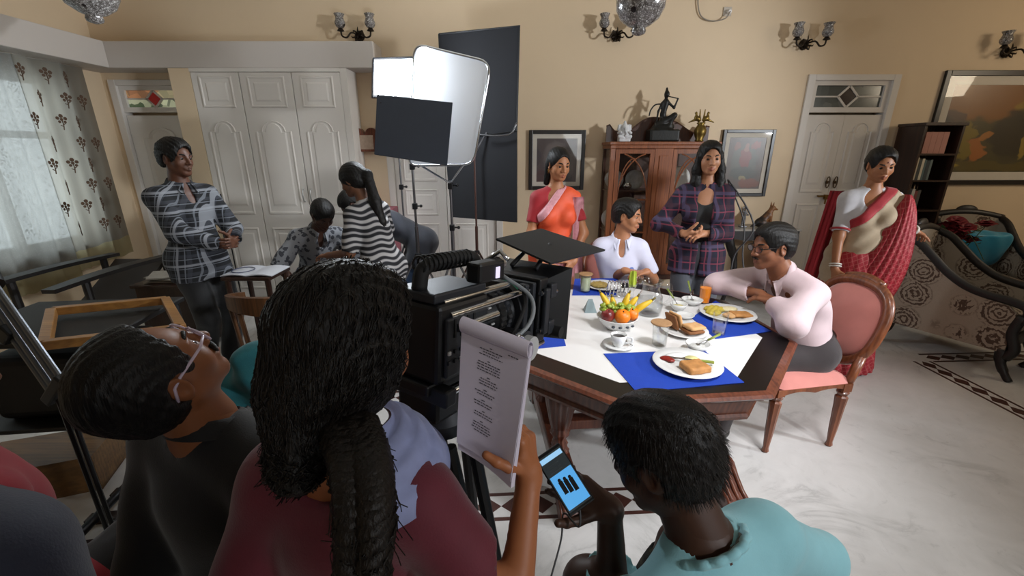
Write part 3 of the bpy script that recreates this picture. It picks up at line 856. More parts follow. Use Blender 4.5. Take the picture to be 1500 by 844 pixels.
for i, (x, z, r, h, m, lb) in enumerate((( 1.20, .835, .035, .07, CHINA, 'small white pot between the cabinet plates'), (1.17, .41, .06, .10, SILV, 'silver bowl on the cabinet floor beside the boy'), (1.32, .41, .075, .16, SILV, 'tall silver vessel on the cabinet floor near the centre panel'), (1.22, 1.255, .05, .07, SILV, 'small silver bowl on the cabinet top shelf'))):
    o = MB().lathe([(.001, 0), (r*.6, 0), (r*.5, h*.08), (r, h*.4), (r*.9, h*.7), (r*.55, h*.82), (r*.7, h), (r*.6, h), (r*.4, h*.8), (.001, h*.5)], (x, 4.62, z), 24).build('vessel', m, smooth=True); tag(o, lb, 'vessel', 'china in the cabinet')

# ------------------------------------------------------------------ figurines on the cabinet
BRONZE = mat('black_bronze', '161512', .45, .4, .3, bump=.2)
ztop = zt + .031
st = V3(1.53, 4.60, ztop)
F = Fd(); k = .012
F.u(p_box(st + V3(0, 0, .06), (.15, .085, .06), .02), k); F.u(p_ell(st + V3(-.02, 0, .13), (.10, .07, .05)), .03)
F.u(p_ell(st + V3(.05, .0, .15), (.06, .05, .04)), .02)
# seated figure with a raised knee, playing a flute
F.u(p_cone(st + V3(-.01, 0, .19), st + V3(-.015, 0, .26), .035, .028), .02)       # hips
F.u(p_cone(st + V3(-.015, 0, .27), st + V3(.0, 0, .37), .025, .036), .02)         # torso
F.u(p_cone(st + V3(.0, 0, .38), st + V3(.0, 0, .42), .014), k); F.u(p_ell(st + V3(.002, -.005, .445), (.026, .028, .032)), k)
F.u(p_cone(st + V3(0, 0, .47), st + V3(0, .005, .50), .016, .010), k)
F.u(p_cone(st + V3(.01, -.02, .20), st + V3(.09, -.03, .25), .030, .026), .02); F.u(p_cone(st + V3(.09, -.03, .25), st + V3(.05, -.03, .16), .024, .016), .015)
F.u(p_cone(st + V3(-.02, -.02, .19), st + V3(-.08, -.02, .17), .028, .02), .02); F.u(p_cone(st + V3(-.08, -.02, .17), st + V3(-.07, -.03, .12), .02, .014), .01)
F.u(p_cone(st + V3(.035, 0, .365), st + V3(.085, -.01, .32), .013, .010), k); F.u(p_cone(st + V3(.085, -.01, .32), st + V3(.11, -.02, .40), .010, .008), k)
F.u(p_cone(st + V3(.115, -.02, .405), st + V3(.01, -.03, .425), .006), .004)
F.u(p_cone(st + V3(-.035, 0, .365), st + V3(-.065, 0, .29), .013, .010), k); F.u(p_cone(st + V3(-.065, 0, .29), st + V3(-.08, -.02, .20), .010, .008), k)
F.u([p_cone(a, b, .007) for a, b in zip(bez([st + V3(-.03, .01, .36), st + V3(-.10, .01, .35), st + V3(-.14, .01, .30), st + V3(-.15, .01, .25)], 4)[:-1], bez([st + V3(-.03, .01, .36), st + V3(-.10, .01, .35), st + V3(-.14, .01, .30), st + V3(-.15, .01, .25)], 4)[1:])], .003)
tag(sdf_obj(F, .005, 'statue', BRONZE), 'black bronze statue of a seated flute player on top of the cabinet', 'statue')
gn = V3(1.135, 4.58, ztop)
F = Fd(); F.u(p_box(gn + V3(0, 0, .025), (.06, .045, .025), .012), .01); F.u(p_ell(gn + V3(0, 0, .075), (.052, .042, .05)), .02)
F.u(p_ell(gn + V3(0, -.01, .135), (.034, .032, .034)), .015); F.u(p_ell(gn + V3(-.042, 0, .14), (.022, .010, .028)), .008); F.u(p_ell(gn + V3(.042, 0, .14), (.022, .010, .028)), .008)
F.u(p_path([gn + V3(0, -.035, .13), gn + V3(.004, -.05, .10), gn + V3(.016, -.05, .07), gn + V3(.0, -.055, .055)], [.014, .012, .009, .007]), .008)
F.u(p_cone(gn + V3(0, 0, .165), gn + V3(0, 0, .19), .024, .012), .01)
for s in (-1, 1):
    F.u(p_cone(gn + V3(s*.02, -.03, .045), gn + V3(s*.055, -.035, .05), .02, .018), .01)
    F.u(p_path([gn + V3(s*.04, 0, .105), gn + V3(s*.062, -.02, .085), gn + V3(s*.045, -.045, .09)], [.014, .012, .011]), .008)
    F.u(p_path([gn + V3(s*.04, .01, .105), gn + V3(s*.062, .01, .12), gn + V3(s*.058, 0, .155)], [.012, .010, .010]), .008)
tag(sdf_obj(F, .0045, 'idol', mat('white_plaster', 'cfd0d2', .5)), 'small white plaster idol at the left end of the cabinet top', 'figurine')
bd = V3(1.90, 4.58, ztop); BG = mat('gilded_brass', '6e5a2c', .4, .85, .3)
r = empty('bird_ornament', bd, 0, 'gilt ornament of two birds on a vase at the right end of the cabinet top', 'ornament')
MB().lathe([(.03, 0), (.045, .01), (.035, .025), (.055, .07), (.06, .11), (.04, .15), (.03, .165), (.045, .18), (.03, .185)], bd, 20, flute=8, famp=.05).build('vase', BG, r, smooth=True)
for s in (-1, 1):
    F = Fd(); c = bd + V3(s*.04, 0, .22)
    F.u(p_ell(c, (.04, .02, .022), roty(s*-.5)), .01); F.u(p_cone(c + V3(s*.015, 0, .02), c + V3(s*.02, 0, .055), .012, .011), .01); F.u(p_cone(c + V3(s*.02, 0, .055), c + V3(s*.045, 0, .05), .007, .002), .003)
    F.u(p_cone(c + V3(-s*.0, 0, .0), c + V3(s*.085, 0, -.035), .016, .005), .01); F.u(p_cone(c, bd + V3(s*.015, 0, .165), .008), .008)
    F.u(p_cone(c + V3(-s*.02, 0, .01), c + V3(-s*.015, .0, .085), .010, .005), .008)
    sdf_obj(F, .005, 'bird', BG, r)

# ------------------------------------------------------------------ console table with dog
cn = empty('console_table', (2.74, 4.6, 0), 0, 'ebonised console table with grey top beneath the right-hand religious picture', 'table')
MB().prism([(2.28, 4.40), (3.02, 4.40), (3.02, 4.78), (2.28, 4.78)], .845, .865).build('top', mat('grey_marble_top', '8d877f', .3, scale=6), cn, bevel=.006)
P_ = [[(x, 4.42, .845), (x, 4.42, .775 - .03*abs(math.sin((x-2.3)*9)))] for x in np.linspace(2.30, 3.0, 25)]
MB().grid(P_, .025).bb((2.30, 4.43, .78), (2.33, 4.76, .845)).bb((2.97, 4.43, .78), (3.0, 4.76, .845)).build('apron', W_BLACK, cn)
for xx in (2.33, 2.97):
    for yy in (4.45, 4.74):
        s = 1 if xx > 2.6 else -1
        MB().tube(bez([(xx, yy, .845), (xx + s*.02, yy, .72), (xx - s*.05, yy, .55), (xx - s*.07, yy, .35), (xx - s*.02, yy, .15), (xx + s*.02, yy, .0)], 5), [.04]*5 + [.045]*5 + [.032]*5 + [.028]*5 + [.022]*6, 10).build('leg', W_BLACK, cn, smooth=True)
MB().bb((2.34, 4.46, .30), (2.96, 4.73, .325)).build('lower_shelf', W_BLACK, cn)
DOGM = NG('dog_fur'); v = DOGM.coord(); sx = DOGM.sep(v)
f = DOGM.math('ADD', DOGM.math('MULTIPLY', sx[0], -5.0), DOGM.math('MULTIPLY', DOGM.noise(v, 22, 3), 1.3))
DOGM.col(DOGM.ramp(f, [(.35, hexc('7a4f28')), (.62, hexc('4a2d18')), (.85, hexc('17110d'))])); DOGM.set(rough=.5)
dg = V3(2.71, 4.56, .866); F = Fd(); k = .02
F.u(p_cone(dg + V3(-.045, 0, .05), dg + V3(.02, 0, .13), .048, .036), k); F.u(p_ell(dg + V3(-.05, 0, .045), (.055, .05, .045)), k)
F.u(p_cone(dg + V3(.02, 0, .13), dg + V3(.045, 0, .185), .032, .026), k); F.u(p_ell(dg + V3(.055, 0, .20), (.030, .026, .027)), .012)
F.u(p_cone(dg + V3(.07, 0, .195), dg + V3(.105, 0, .185), .016, .010), .01)
for s in (-1, 1):
    F.u(p_cone(dg + V3(.045, s*.018, .215), dg + V3(.045, s*.024, .262), .011, .004), .006)
    F.u(p_cone(dg + V3(.035, s*.022, .12), dg + V3(.05, s*.024, .015), .018, .012), .012); F.u(p_ell(dg + V3(.065, s*.024, .01), (.022, .013, .010)), .008)
    F.u(p_ell(dg + V3(-.03, s*.035, .04), (.045, .022, .035)), .015); F.u(p_ell(dg + V3(.01, s*.045, .011), (.03, .014, .011)), .008)
F.u(p_path([dg + V3(-.09, .0, .03), dg + V3(-.13, -.01, .015), dg + V3(-.16, -.03, .012)], [.016, .013, .008]), .01); F.i(p_half(dg, (0, 0, -1)))
tag(sdf_obj(F, .005, 'dog_figurine', DOGM.m), 'brown and black seated dog figurine on the console table', 'figurine')
fg = V3(2.47, 4.55, .866); F = Fd(); F.u(p_box(fg + V3(0, 0, .008), (.035, .03, .008), .004), .004)
for s in (-1, 1): F.u(p_cone(fg + V3(s*.012, 0, .015), fg + V3(s*.009, 0, .10), .008, .012), .008)
F.u(p_cone(fg + V3(0, 0, .10), fg + V3(.003, 0, .16), .016, .020), .01); F.u(p_ell(fg + V3(.006, 0, .20), (.013, .014, .017)), .008); F.u(p_cone(fg + V3(.003, 0, .165), fg + V3(.005, 0, .185), .007), .005)
F.u(p_path([fg + V3(.02, 0, .16), fg + V3(.035, -.01, .13), fg + V3(.015, -.025, .13)], [.008, .007, .006]), .005); F.u(p_path([fg + V3(-.02, 0, .16), fg + V3(-.03, -.01, .20), fg + V3(-.005, -.01, .225)], [.008, .007, .006]), .005)
tag(sdf_obj(F, .004, 'small_figurine', mat('pewter', '77777a', .35, .6)), 'small grey standing figurine left of the dog figurine', 'figurine')

# ------------------------------------------------------------------ pictures
BLK = mat('black_frame', '171312', .35); MOUNT = mat('cream_mount', 'c9c2b6', .8, var=.03)
def picture(name, xa, xb, za, zb_, fw, mw, m, label, cat='picture', fm=BLK, lean=0.0):
    yb = WB - .004; r = empty(name, ((xa+xb)/2, yb, za), 0, label, cat)
    mb = MB()
    mb.bb((xa, yb-.03, za), (xa+fw, yb, zb_)).bb((xb-fw, yb-.03, za), (xb, yb, zb_)).bb((xa+fw, yb-.03, za), (xb-fw, yb, za+fw)).bb((xa+fw, yb-.03, zb_-fw), (xb-fw, yb, zb_)); mb.build('frame', fm, r, bevel=.004)
    mb = MB(); a = fw
    mb.bb((xa+a, yb-.016, za+a), (xa+a+mw, yb-.004, zb_-a)).bb((xb-a-mw, yb-.016, za+a), (xb-a, yb-.004, zb_-a)).bb((xa+a+mw, yb-.016, za+a), (xb-a-mw, yb-.004, za+a+mw)).bb((xa+a+mw, yb-.016, zb_-a-mw), (xb-a-mw, yb-.004, zb_-a)); mb.build('mount', MOUNT, r)
    MB().bb((xa+a+mw, yb-.012, za+a+mw), (xb-a-mw, yb-.003, zb_-a-mw)).build('print', m, r)
    MB().bb((xa+a, yb-.021, za+a), (xb-a, yb-.018, zb_-a)).build('pane', glass('picture_glass'), r)
    return r
def figures_print(name, bgc, cs, blobs, sc=9):
    """dim painted figures: soft discs of colour over a mottled ground"""
    g = NG(name); v = g.coord('Generated'); s = g.sep(v)
    wob = g.noise(v, 7, 4); wob2 = g.noise(g.coord('Generated', loc=(3, 1, 2)), 6, 4)
    X = g.math('ADD', s[0], g.math('MULTIPLY', g.math('SUBTRACT', wob, .5), .22)); Z = g.math('ADD', s[2], g.math('MULTIPLY', g.math('SUBTRACT', wob2, .5), .22))
    c = g.mix(g.noise(v, sc, 5, .6), bgc[0], bgc[1])
    for (x, z, rx, rz, col, op) in blobs:
        dx = g.math('DIVIDE', g.math('SUBTRACT', X, x), rx); dz = g.math('DIVIDE', g.math('SUBTRACT', Z, z), rz)
        d = g.math('SQRT', g.math('ADD', g.math('MULTIPLY', dx, dx), g.math('MULTIPLY', dz, dz)))
        f = g.math('MULTIPLY', g.math('MINIMUM', g.math('MAXIMUM', g.math('MULTIPLY', g.math('SUBTRACT', 1.05, d), 5.0), 0.0), 1.0), op)
        c = g.mix(f, c, hexc(col))
    g.col(c); g.set(rough=.35); return g.m
PR1 = figures_print('portrait_print', (hexc('30282a'), hexc('544a4c')), 0, [(.5, .55, .34, .40, '68605f', .7), (.5, .5, .22, .3, '4a3030', .8), (.5, .72, .10, .12, '6e5548', .8), (.5, .2, .35, .2, '3c2c30', .8), (.82, .35, .1, .3, '5a5552', .6)])
PR2 = figures_print('deity_print', (hexc('3a2f2a'), hexc('66564a')), 0, [(.48, .55, .38, .34, '4e5348', .7), (.5, .6, .16, .24, '7a2f28', .8), (.5, .8, .07, .08, '8a6050', .9), (.25, .82, .08, .09, '7a4a3a', .8), (.75, .85, .12, .08, '8a4030', .7), (.5, .3, .4, .12, '3c4038', .8), (.48, .22, .12, .05, '9a8a5a', .6), (.7, .12, .3, .1, '7a3f28', .7)])
PR3 = figures_print('landscape_painting', (hexc('2c2a14'), hexc('4a4420')), 0, [(.22, .86, .36, .26, '7d4c12', .9), (.85, .9, .36, .2, '3f4f3f', .8), (.55, .78, .10, .16, '8a7a1a', .55), (.75, .62, .22, .10, '9a8c20', .75), (.5, .45, .16, .30, '1d1a10', .85), (.82, .40, .2, .2, '1f2410', .8), (.66, .45, .035, .16, 'b0963a', .8), (.60, .30, .03, .14, 'a08430', .7), (.18, .36, .05, .24, '7d6a18', .8), (.27, .26, .06, .14, 'a35f24', .85), (.31, .42, .05, .07, 'b07030', .7), (.5, .07, .7, .06, '5a4c14', .7), (.08, .05, .1, .04, 'a08a2a', .8), (.05, .6, .09, .14, '26222a', .7)])
picture('picture', .182, .785, 1.235, 1.855, .04, .045, PR1, 'black-framed dim portrait picture behind the woman in orange sari')
picture('picture', 2.245, 2.80, 1.165, 1.86, .035, .045, PR2, 'black-framed religious picture right of the china cabinet')
picture('painting', 4.43, 6.25, 1.29, 2.425, .05, .085, PR3, 'large yellow-green landscape painting with wide cream mount on the right wall end', 'painting')

# ------------------------------------------------------------------ bookshelf
bs = empty('bookshelf', (4.27, 4.66, 0), 0, 'narrow dark wooden bookshelf with slatted back beside the panelled door', 'bookshelf')
bx0, bx1, by0, by1, bz = 4.07, 4.47, 4.48, 4.785, 1.88
for xa in (bx0, bx1-.022): MB().bb((xa, by0, 0), (xa+.022, by1, bz)).build('side_panel', W_DARK, bs)
MB().bb((bx0-.015, by0-.015, bz), (bx1+.015, by1, bz+.03)).build('top', W_DARK, bs, bevel=.004)
sz = [.10, .42, .74, 1.04, 1.34, 1.60]
for z in sz: MB().bb((bx0+.022, by0, z), (bx1-.022, by1-.015, z+.018)).build('shelf', W_DARK, bs)
for i in range(9):
    x = bx0 + .04 + i*.0385; MB().bb((x, by1-.014, .05), (x+.016, by1, bz)).build('slat', W_DARK, bs)
bk = 0
def book(x, w, h, z, c, label, d=.19):
    r = empty('book', (x + w/2, by0 + .02 + d/2, z), 0, label, 'book', 'books on the bookshelf')
    ya = by0 + .02
    MB().bb((x, ya, z), (x+.003, ya+d, z+h)).bb((x+w-.003, ya, z), (x+w, ya+d, z+h)).bb((x, ya-.002, z), (x+w, ya+.002, z+h)).build('cover', mat('book_%s' % c, c, .6), r)
    MB().bb((x+.003, ya+.003, z+.004), (x+w-.003, ya+d-.006, z+h-.004)).build('pages', mat('paper', 'cdc4b0', .9), r)
ords = ['first', 'second', 'third', 'fourth', 'fifth', 'sixth', 'seventh', 'eighth']
x = bx0 + .05
for i in range(4): book(x, .056, .205, sz[5] + .0185, 'a87466', 'thick pink-brown bound volume on the top bookshelf tier, %s from the left' % ords[i]); x += .058
x = bx0 + .03
for i, (w, h, c, n_) in enumerate(((.022, .22, 'b8ab94', 'cream'), (.03, .20, '3a3f3c', 'dark grey'), (.024, .21, 'c7bea8', 'pale buff'), (.02, .20, '4a5f60', 'teal'), (.034, .19, '2d3538', 'slate'), (.022, .2, '5d6a68', 'grey-green'))):
    book(x, w, h, sz[4] + .0185, c, '%s book on the second bookshelf tier' % n_); x += w + .002
x = bx0 + .03
for i, (w, h, c, n_) in enumerate(((.035, .2, '2b2d33', 'navy'), (.03, .21, 'b5b2aa', 'white'), (.028, .19, '6f3833', 'maroon'), (.03, .2, '4d4a45', 'brown-grey'))):
    book(x, w, h, sz[3] + .0185, c, '%s book on the third bookshelf tier' % n_); x += w + .002

# ------------------------------------------------------------------ damask armchairs
g = NG('damask_fabric'); v = g.coord('Object', scale=(1, 1, 1))
vo = g.voro(v, 4.6, rnd=.35); ang = g.noise(v, 16, 4, .6, 1.5)
ringv = g.math('SINE', g.math('MULTIPLY', g.math('ADD', vo, g.math('MULTIPLY', ang, .32)), 46))
f = g.math('MULTIPLY', g.math('MINIMUM', g.math('MAXIMUM', g.math('MULTIPLY', g.math('SUBTRACT', ringv, .05), 4.0), 0), 1), g.math('MINIMUM', g.math('MAXIMUM', g.math('MULTIPLY', g.math('SUBTRACT', .58, vo), 9.0), 0), 1))
g.col(g.mix(f, g.mix(g.noise(v, 200, 2), hexc('8f8371'), hexc('a5988a')), hexc('4f3d31'))); g.set(rough=.85); DAM = g.m
def armchair(name, c, fwd, label):
    RZ = rotz(math.atan2(fwd[1], fwd[0]) - math.pi/2); c = V3(*c)
    w = lambda x, y, z: c + RZ @ V3(x, y, z)
    r = empty(name, c, 0, label, 'armchair', 'damask armchairs')
    prof = [(-.36, .20), (.36, .20), (.36, .50), (.30, .56), (.18, .575), (.05, .61), (-.08, .69), (-.20, .80), (-.30, .89), (-.40, .93)]
    RS = RZ @ np.array([[0, 0, 1.0], [1, 0, 0], [0, 1, 0]])
    for s in (-1, 1):
        MB().prism(prof, s*.31-.02, s*.31+.02, RS, c).build('side_panel', DAM, r)
        MB().tube(bez([w(s*.31, y, z) for y, z in ((.40, .44), (.40, .55), (.30, .59), (.18, .60), (.05, .635), (-.08, .715), (-.20, .825), (-.30, .915), (-.41, .96))], 4), .032, 10).build('arm_rail', W_BLACK, r, smooth=True)
        MB().tube(bez([w(s*.31, .38, .50), w(s*.31, .36, .36), w(s*.31, .40, .24), w(s*.31, .37, .16)], 4), .034, 10).build('arm_post', W_BLACK, r, smooth=True)
        for yy in (-.34, .34):
            q = 1 if yy > 0 else -1
            MB().tube(bez([w(s*.30, yy, .22), w(s*.315, yy + q*.02, .12), w(s*.33, yy + q*.06, .05), w(s*.345, yy + q*.10, 0.0)], 4), [.036]*4 + [.03]*4 + [.024]*5, 10).build('leg', W_BLACK, r, smooth=True)
    P = [[w(x, -.37 - .05*t, .20 + (.74 + .05*math.cos(x*5))*t) for t in np.linspace(0, 1, 6)] for x in np.linspace(-.31, .31, 12)]
    MB().grid(P, .07).build('back', DAM, r, smooth='auto')
    MB().tube(bez([w(x, -.42, .955 + .055*math.cos(x*4.6)) for x in np.linspace(-.33, .33, 9)], 3), .036, 10).ball(w(0, -.425, 1.03), (.10, .03, .055), R=RZ).build('crest_rail', W_BLACK, r, smooth=True)
    P = [[w(u*.29, .02 + vv*.34, .36 + .09*(1-max(abs(u), abs(vv))**4)**.6 if max(abs(u), abs(vv)) < 1 else .36) for vv in np.linspace(-1, 1, 11)] for u in np.linspace(-1, 1, 11)]
    MB().grid(P).build('seat_cushion', DAM, r, smooth=True)
    MB().box(w(0, .0, .28), (.60, .68, .16), RZ).build('seat_base', DAM, r)
    MB().box(w(0, .355, .25), (.60, .03, .10), RZ).build('front_rail', W_BLACK, r, bevel=.01)
    return r, w
AC1, acw = armchair('armchair', (3.80, 3.36, 0), (.47, -.88), 'dark-framed damask armchair the red-sari woman rests her hand on')
AC2, acw2 = armchair('armchair', (4.86, 4.28, 0), (-.25, -.97), 'dark-framed damask armchair holding the turquoise cushion')
AC3, acw3 = armchair('armchair', (4.42, 2.62, 0), (-.9, .2), 'dark-framed damask armchair cut off by the right picture edge')
TURQ = mat('turquoise_satin', '157f9c', .45, var=.15, sheen=.3)
cq = acw2(-.02, -.16, .655)
F = Fd(); RZ2 = rotz(math.atan2(-.97, -.25) - math.pi/2) @ rotx(R_(-22)); F.u(p_ell(cq, (.30, .085, .26), RZ2)); F.i(p_box(cq, (.235, .12, .20), .03, RZ2), .02)
F.n(lambda p: .004*np.sin(p[:, 0]*38 + p[:, 2]*22))
tag(sdf_obj(F, .009, 'cushion', TURQ), 'turquoise satin cushion propped on the armchair behind the roses', 'cushion')
# side table, vase and roses
vt = V3(4.27, 4.0, 0)
stb = empty('side_table', vt, 0, 'small dark side table carrying the vase between the armchairs', 'table')
MB().lathe([(.001, .46), (.135, .46), (.14, .47), (.135, .485), (.001, .485)], vt, 28).build('top', W_BLACK, stb, smooth='auto')
MB().lathe([(.05, .05), (.03, .1), (.025, .25), (.045, .35), (.03, .42), (.06, .46)], vt, 16).build('column', W_BLACK, stb, smooth=True)
for i in range(3):
    a = i*2.094 + .5; d = V3(math.cos(a), math.sin(a), 0)
    MB().tube([vt + d*.02 + V3(0, 0, .12), vt + d*.09 + V3(0, 0, .07), vt + d*.14 + V3(0, 0, .012)], [.022, .018, .014], 8).build('foot', W_BLACK, stb, smooth=True)
vz = .486; VASE = NG('white_blue_porcelain'); v = VASE.coord(); VASE.col(VASE.ramp(VASE.voro(v, 14), [(.2, hexc('6a7d9c')), (.35, hexc('c9cdd4'))])); VASE.set(rough=.2)
vs_ = MB().lathe([(.045, 0), (.05, .01), (.035, .03), (.065, .09), (.075, .14), (.06, .19), (.035, .23), (.045, .26), (.04, .26), (.03, .23), (.03, .1), (.001, .1)], vt + V3(0, 0, vz), 24).build('vase', VASE.m, smooth=True)
tag(vs_, 'white and blue porcelain vase holding red roses on the side table', 'vase')
ROSE = mat('red_rose_petal', '6e101c', .6, var=.3, scale=60); LEAF = mat('rose_leaf', '2f4a22', .6, var=.3)
rose_pos = [(-.10, 0, .43), (-.03, -.04, .47), (-.09, -.06, .37), (.0, .03, .41), (-.13, .03, .48), (.03, -.05, .36), (.17, -.02, .50), (-.16, -.02, .40), (-.05, .04, .52)]
rose0 = None; wl = ['lowest', 'central', 'front', 'rear', 'upper left', 'lower right', 'far right solitary', 'far left', 'topmost']
for i, (dx, dy, dz) in enumerate(rose_pos):
    top = vt + V3(dx, dy, vz + dz)
    if rose0 is None:
        rose0 = empty('rose', top); mb = MB()
        for ring, (rr, n, tz, op) in enumerate(((.030, 3, .040, .2), (.050, 5, .032, .5), (.070, 6, .018, .8))):
            for q in range(n):
                a = q*2*math.pi/n + ring*.6; ca, sa = math.cos(a), math.sin(a); P = []
                for u in np.linspace(-1, 1, 5):
                    P.append([((rr*t*(.6+.4*t) + .001)*ca - u*rr*.75*math.sin(t*2.2)*sa, (rr*t*(.6+.4*t) + .001)*sa + u*rr*.75*math.sin(t*2.2)*ca, -.02 + (tz+.025)*math.sin(t*1.7) - .012*op*t*t - .006*u*u) for t in np.linspace(.02, 1, 4)])
                mb.grid(P)
        mb.build('petals', ROSE, rose0, local=True, smooth=True)
        rz_ = rose0
    else: rz_ = copy_tree(rose0)
    rz_.location = tuple(top); rz_.rotation_euler = (random.uniform(-.5, .5), random.uniform(-.5, .5), random.uniform(0, 6))
    tag(rz_, 'dark red rose in the porcelain vase, %s one of the bunch' % wl[i], 'rose', 'roses in the vase')
    sm = MB().tube(bez([vt + V3(dx*.1, dy*.1, vz + .12), vt + V3(dx*.4, dy*.4, vz + .28), top + V3(0, 0, -.02)], 4), .0035, 5)
    for q in range(4):
        b = vt + V3(dx*(.4+.14*q), dy*(.4+.14*q), vz + .26 + (dz-.30)*.25*q + .02); a = i*1.3 + q*2.2; d = V3(math.cos(a), math.sin(a), .2)
        s_ = np.cross(d, V3(0, 0, 1)); sm.add([b, b + d*.03 + s_*.018, b + d*.065, b + d*.03 - s_*.018], [(0, 1, 2, 3)])
    M1 = Matrix.LocRotScale(Vector(rz_.location), rz_.rotation_euler, None).inverted()
    sm.v = [list(M1 @ Vector(q)) for q in sm.v]
    so = sm.build('stem', LEAF, rz_, local=True)

# ------------------------------------------------------------------ wall lamps, pendant lamps, plug, wall shelf
g = NG('mosaic_glass'); v = g.coord('Object')
cell = g.voro(v, 95, out='Color'); edge = g.voro(v, 95, 'DISTANCE_TO_EDGE'); spot = g.voro(v, 13)
cc = g.mix(g.math('LESS_THAN', edge, .07), g.ramp(cell, [(.1, hexc('5c5754')), (.55, hexc('8f8a88')), (.9, hexc('c7c4c2'))]), hexc('4a4643'))
cc = g.mix(g.math('LESS_THAN', spot, .22), cc, hexc('2a2224'))
g.col(cc); g.set(rough=.18, spec=.7); g.bump(edge, .3, .003); MOSAIC = g.m
IRON = mat('antique_bronze', '2c231b', .45, .7, .3)
def make_sconce():
    r = empty('wall_sconce'); mb = MB()
    RY = np.array([[1, 0, 0], [0, 0, -1.0], [0, 1, 0]])
    mb.lathe([(.001, 0), (.045, 0), (.05, .008), (.03, .02), (.018, .035), (.001, .04)], (0, 0, 0), 20, R=RY)
    for s in (-1, 1):
        for q, (lx, lz) in enumerate(((.045, .035), (.06, -.02), (.03, -.05))):
            mb.tube(bez([(0, -.02, 0), (s*lx*.6, -.05, lz*.9), (s*lx, -.055, lz), (s*lx*1.15, -.05, lz*.5)], 3), [.009]*4 + [.007]*3 + [.004]*3, 6)
    mb.tube(bez([(0, -.03, 0), (0, -.06, .03), (0, -.055, .07)], 3), [.010, .010, .009, .008, .007, .005, .003], 6)
    mb.build('backplate', IRON, r, local=True, smooth=True)
    for s in (-1, 1):
        MB().tube(bez([(0, -.03, 0), (s*.05, -.10, .01), (s*.09, -.12, -.035), (s*.135, -.12, -.025), (s*.145, -.12, .015)], 5), .008, 8).lathe([(.008, 0), (.035, .008), (.03, .014), (.02, .03), (.012, .034)], (s*.145, -.12, .012), 14).build('arm', IRON, r, local=True, smooth=True)
        c = V3(s*.145, -.12, .042)
        MB().lathe([(.012, 0), (.034, .008), (.048, .03), (.05, .05), (.04, .075), (.036, .095), (.05, .122), (.046, .122), (.033, .095), (.036, .075), (.045, .05), (.04, .03), (.02, .012), (.001, .01)], c, 20).build('glass_shade', MOSAIC, r, local=True, smooth=True)
    return r
s0 = make_sconce()
sp_ = [(-1.52, 2.735, 'above the grey ledge end'), (1.04, 2.735, 'beside the large pendant lamp'), (2.93, 2.66, 'over the right-hand panelled door'), (4.98, 2.59, 'above the landscape painting')]
for i, (x, z, w_) in enumerate(sp_):
    o = s0 if i == 0 else copy_tree(s0); o.location = (x, WB - .001, z); o.rotation_euler = (0, 0, 0)
    tag(o, 'bronze two-arm wall sconce with mosaic glass cups %s' % w_, 'wall lamp', 'wall sconces')
def pendant(c, label, R=.125):
    c = V3(*c); r = empty('pendant_lamp', c, 0, label, 'pendant lamp', 'mosaic pendant lamps')
    MB().lathe([(.001, -R*1.28), (R*.10, -R*1.26), (R*.26, -R*1.2), (R*.3, -R*1.1), (R*.26, -R*.98), (R*.45, -R*.9), (R*.78, -R*.66), (R*.97, -R*.3), (R, 0), (R*.95, R*.35), (R*.75, R*.68), (R*.5, R*.85), (.001, R*.9)], c, 36).build('mosaic_globe', MOSAIC, r, smooth=True)
    MB().lathe([(R*.5, R*.83), (R*.55, R*.9), (R*.3, R*1.1), (R*.1, R*1.3), (.006, R*1.4)], c, 20).build('cap', IRON, r, smooth=True)
    MB().cyl(c + V3(0, 0, R*1.38), V3(c[0], c[1], ZC), .006, n=8).build('rod', IRON, r, smooth='auto')
    MB().lathe([(.05, ZC - .03), (.055, ZC - .008), (.055, ZC - .0005), (.001, ZC - .0005)], (c[0], c[1], 0), 20).build('ceiling_rose', IRON, r, smooth='auto')
    return r
pendant((.68, 2.6, 2.395), 'mosaic glass pendant lamp hanging above the table', .128)
pendant((-2.78, 3.25, 2.66), 'mosaic glass pendant lamp hanging over the wardrobe corner', .165)
so = empty('wall_socket', (2.12, WB, 2.94), 0, 'white wall socket with plug high on the back wall', 'socket')
MB().bb((2.08, WB-.012, 2.91), (2.16, WB-.001, 2.99)).build('plate', mat('ivory_plastic', 'b9b0a4', .4), so, bevel=.004)
MB().cyl((2.13, WB-.012, 2.945), (2.13, WB-.05, 2.94), .022, .016, 14).build('plug', mat('white_plastic', 'd8d4d0', .4), so, smooth='auto')
cb = MB().tube(bez([(2.13, WB-.05, 2.94), (2.09, WB-.045, 2.88), (1.98, WB-.02, 2.865), (1.87, WB-.02, 2.90), (1.82, WB-.02, 3.0), (1.80, WB-.02, 3.2), (1.80, WB-.02, ZC-.01)], 6), .006, 6).build('cable', mat('grey_cable', '8d8478', .6), so, smooth=True)
ws = empty('wall_shelf_clock', (-1.40, WB, 1.6), 0, 'small brown wooden wall clock with scalloped top beside the film lamp', 'clock')
mb = MB(); out = [(-.15, 0), (.15, 0), (.15, .17)] + [(.075 + .065*math.cos(t), .18 + .06*math.sin(t)) for t in np.linspace(0, math.pi, 8)] + [(-.075 + .065*math.cos(t), .18 + .06*math.sin(t)) for t in np.linspace(0, math.pi, 8)] + [(-.15, .17)]
mb.prism(out, 0.001, .09, RXZ, (-1.55, WB, 1.635)); mb.build('case', W_RED, ws, bevel=.004)
MB().bb((-1.655, WB-.096, 1.66), (-1.46, WB-.09, 1.80)).build('face', mat('clock_face', 'a08a78', .5, var=.35, scale=30), ws)
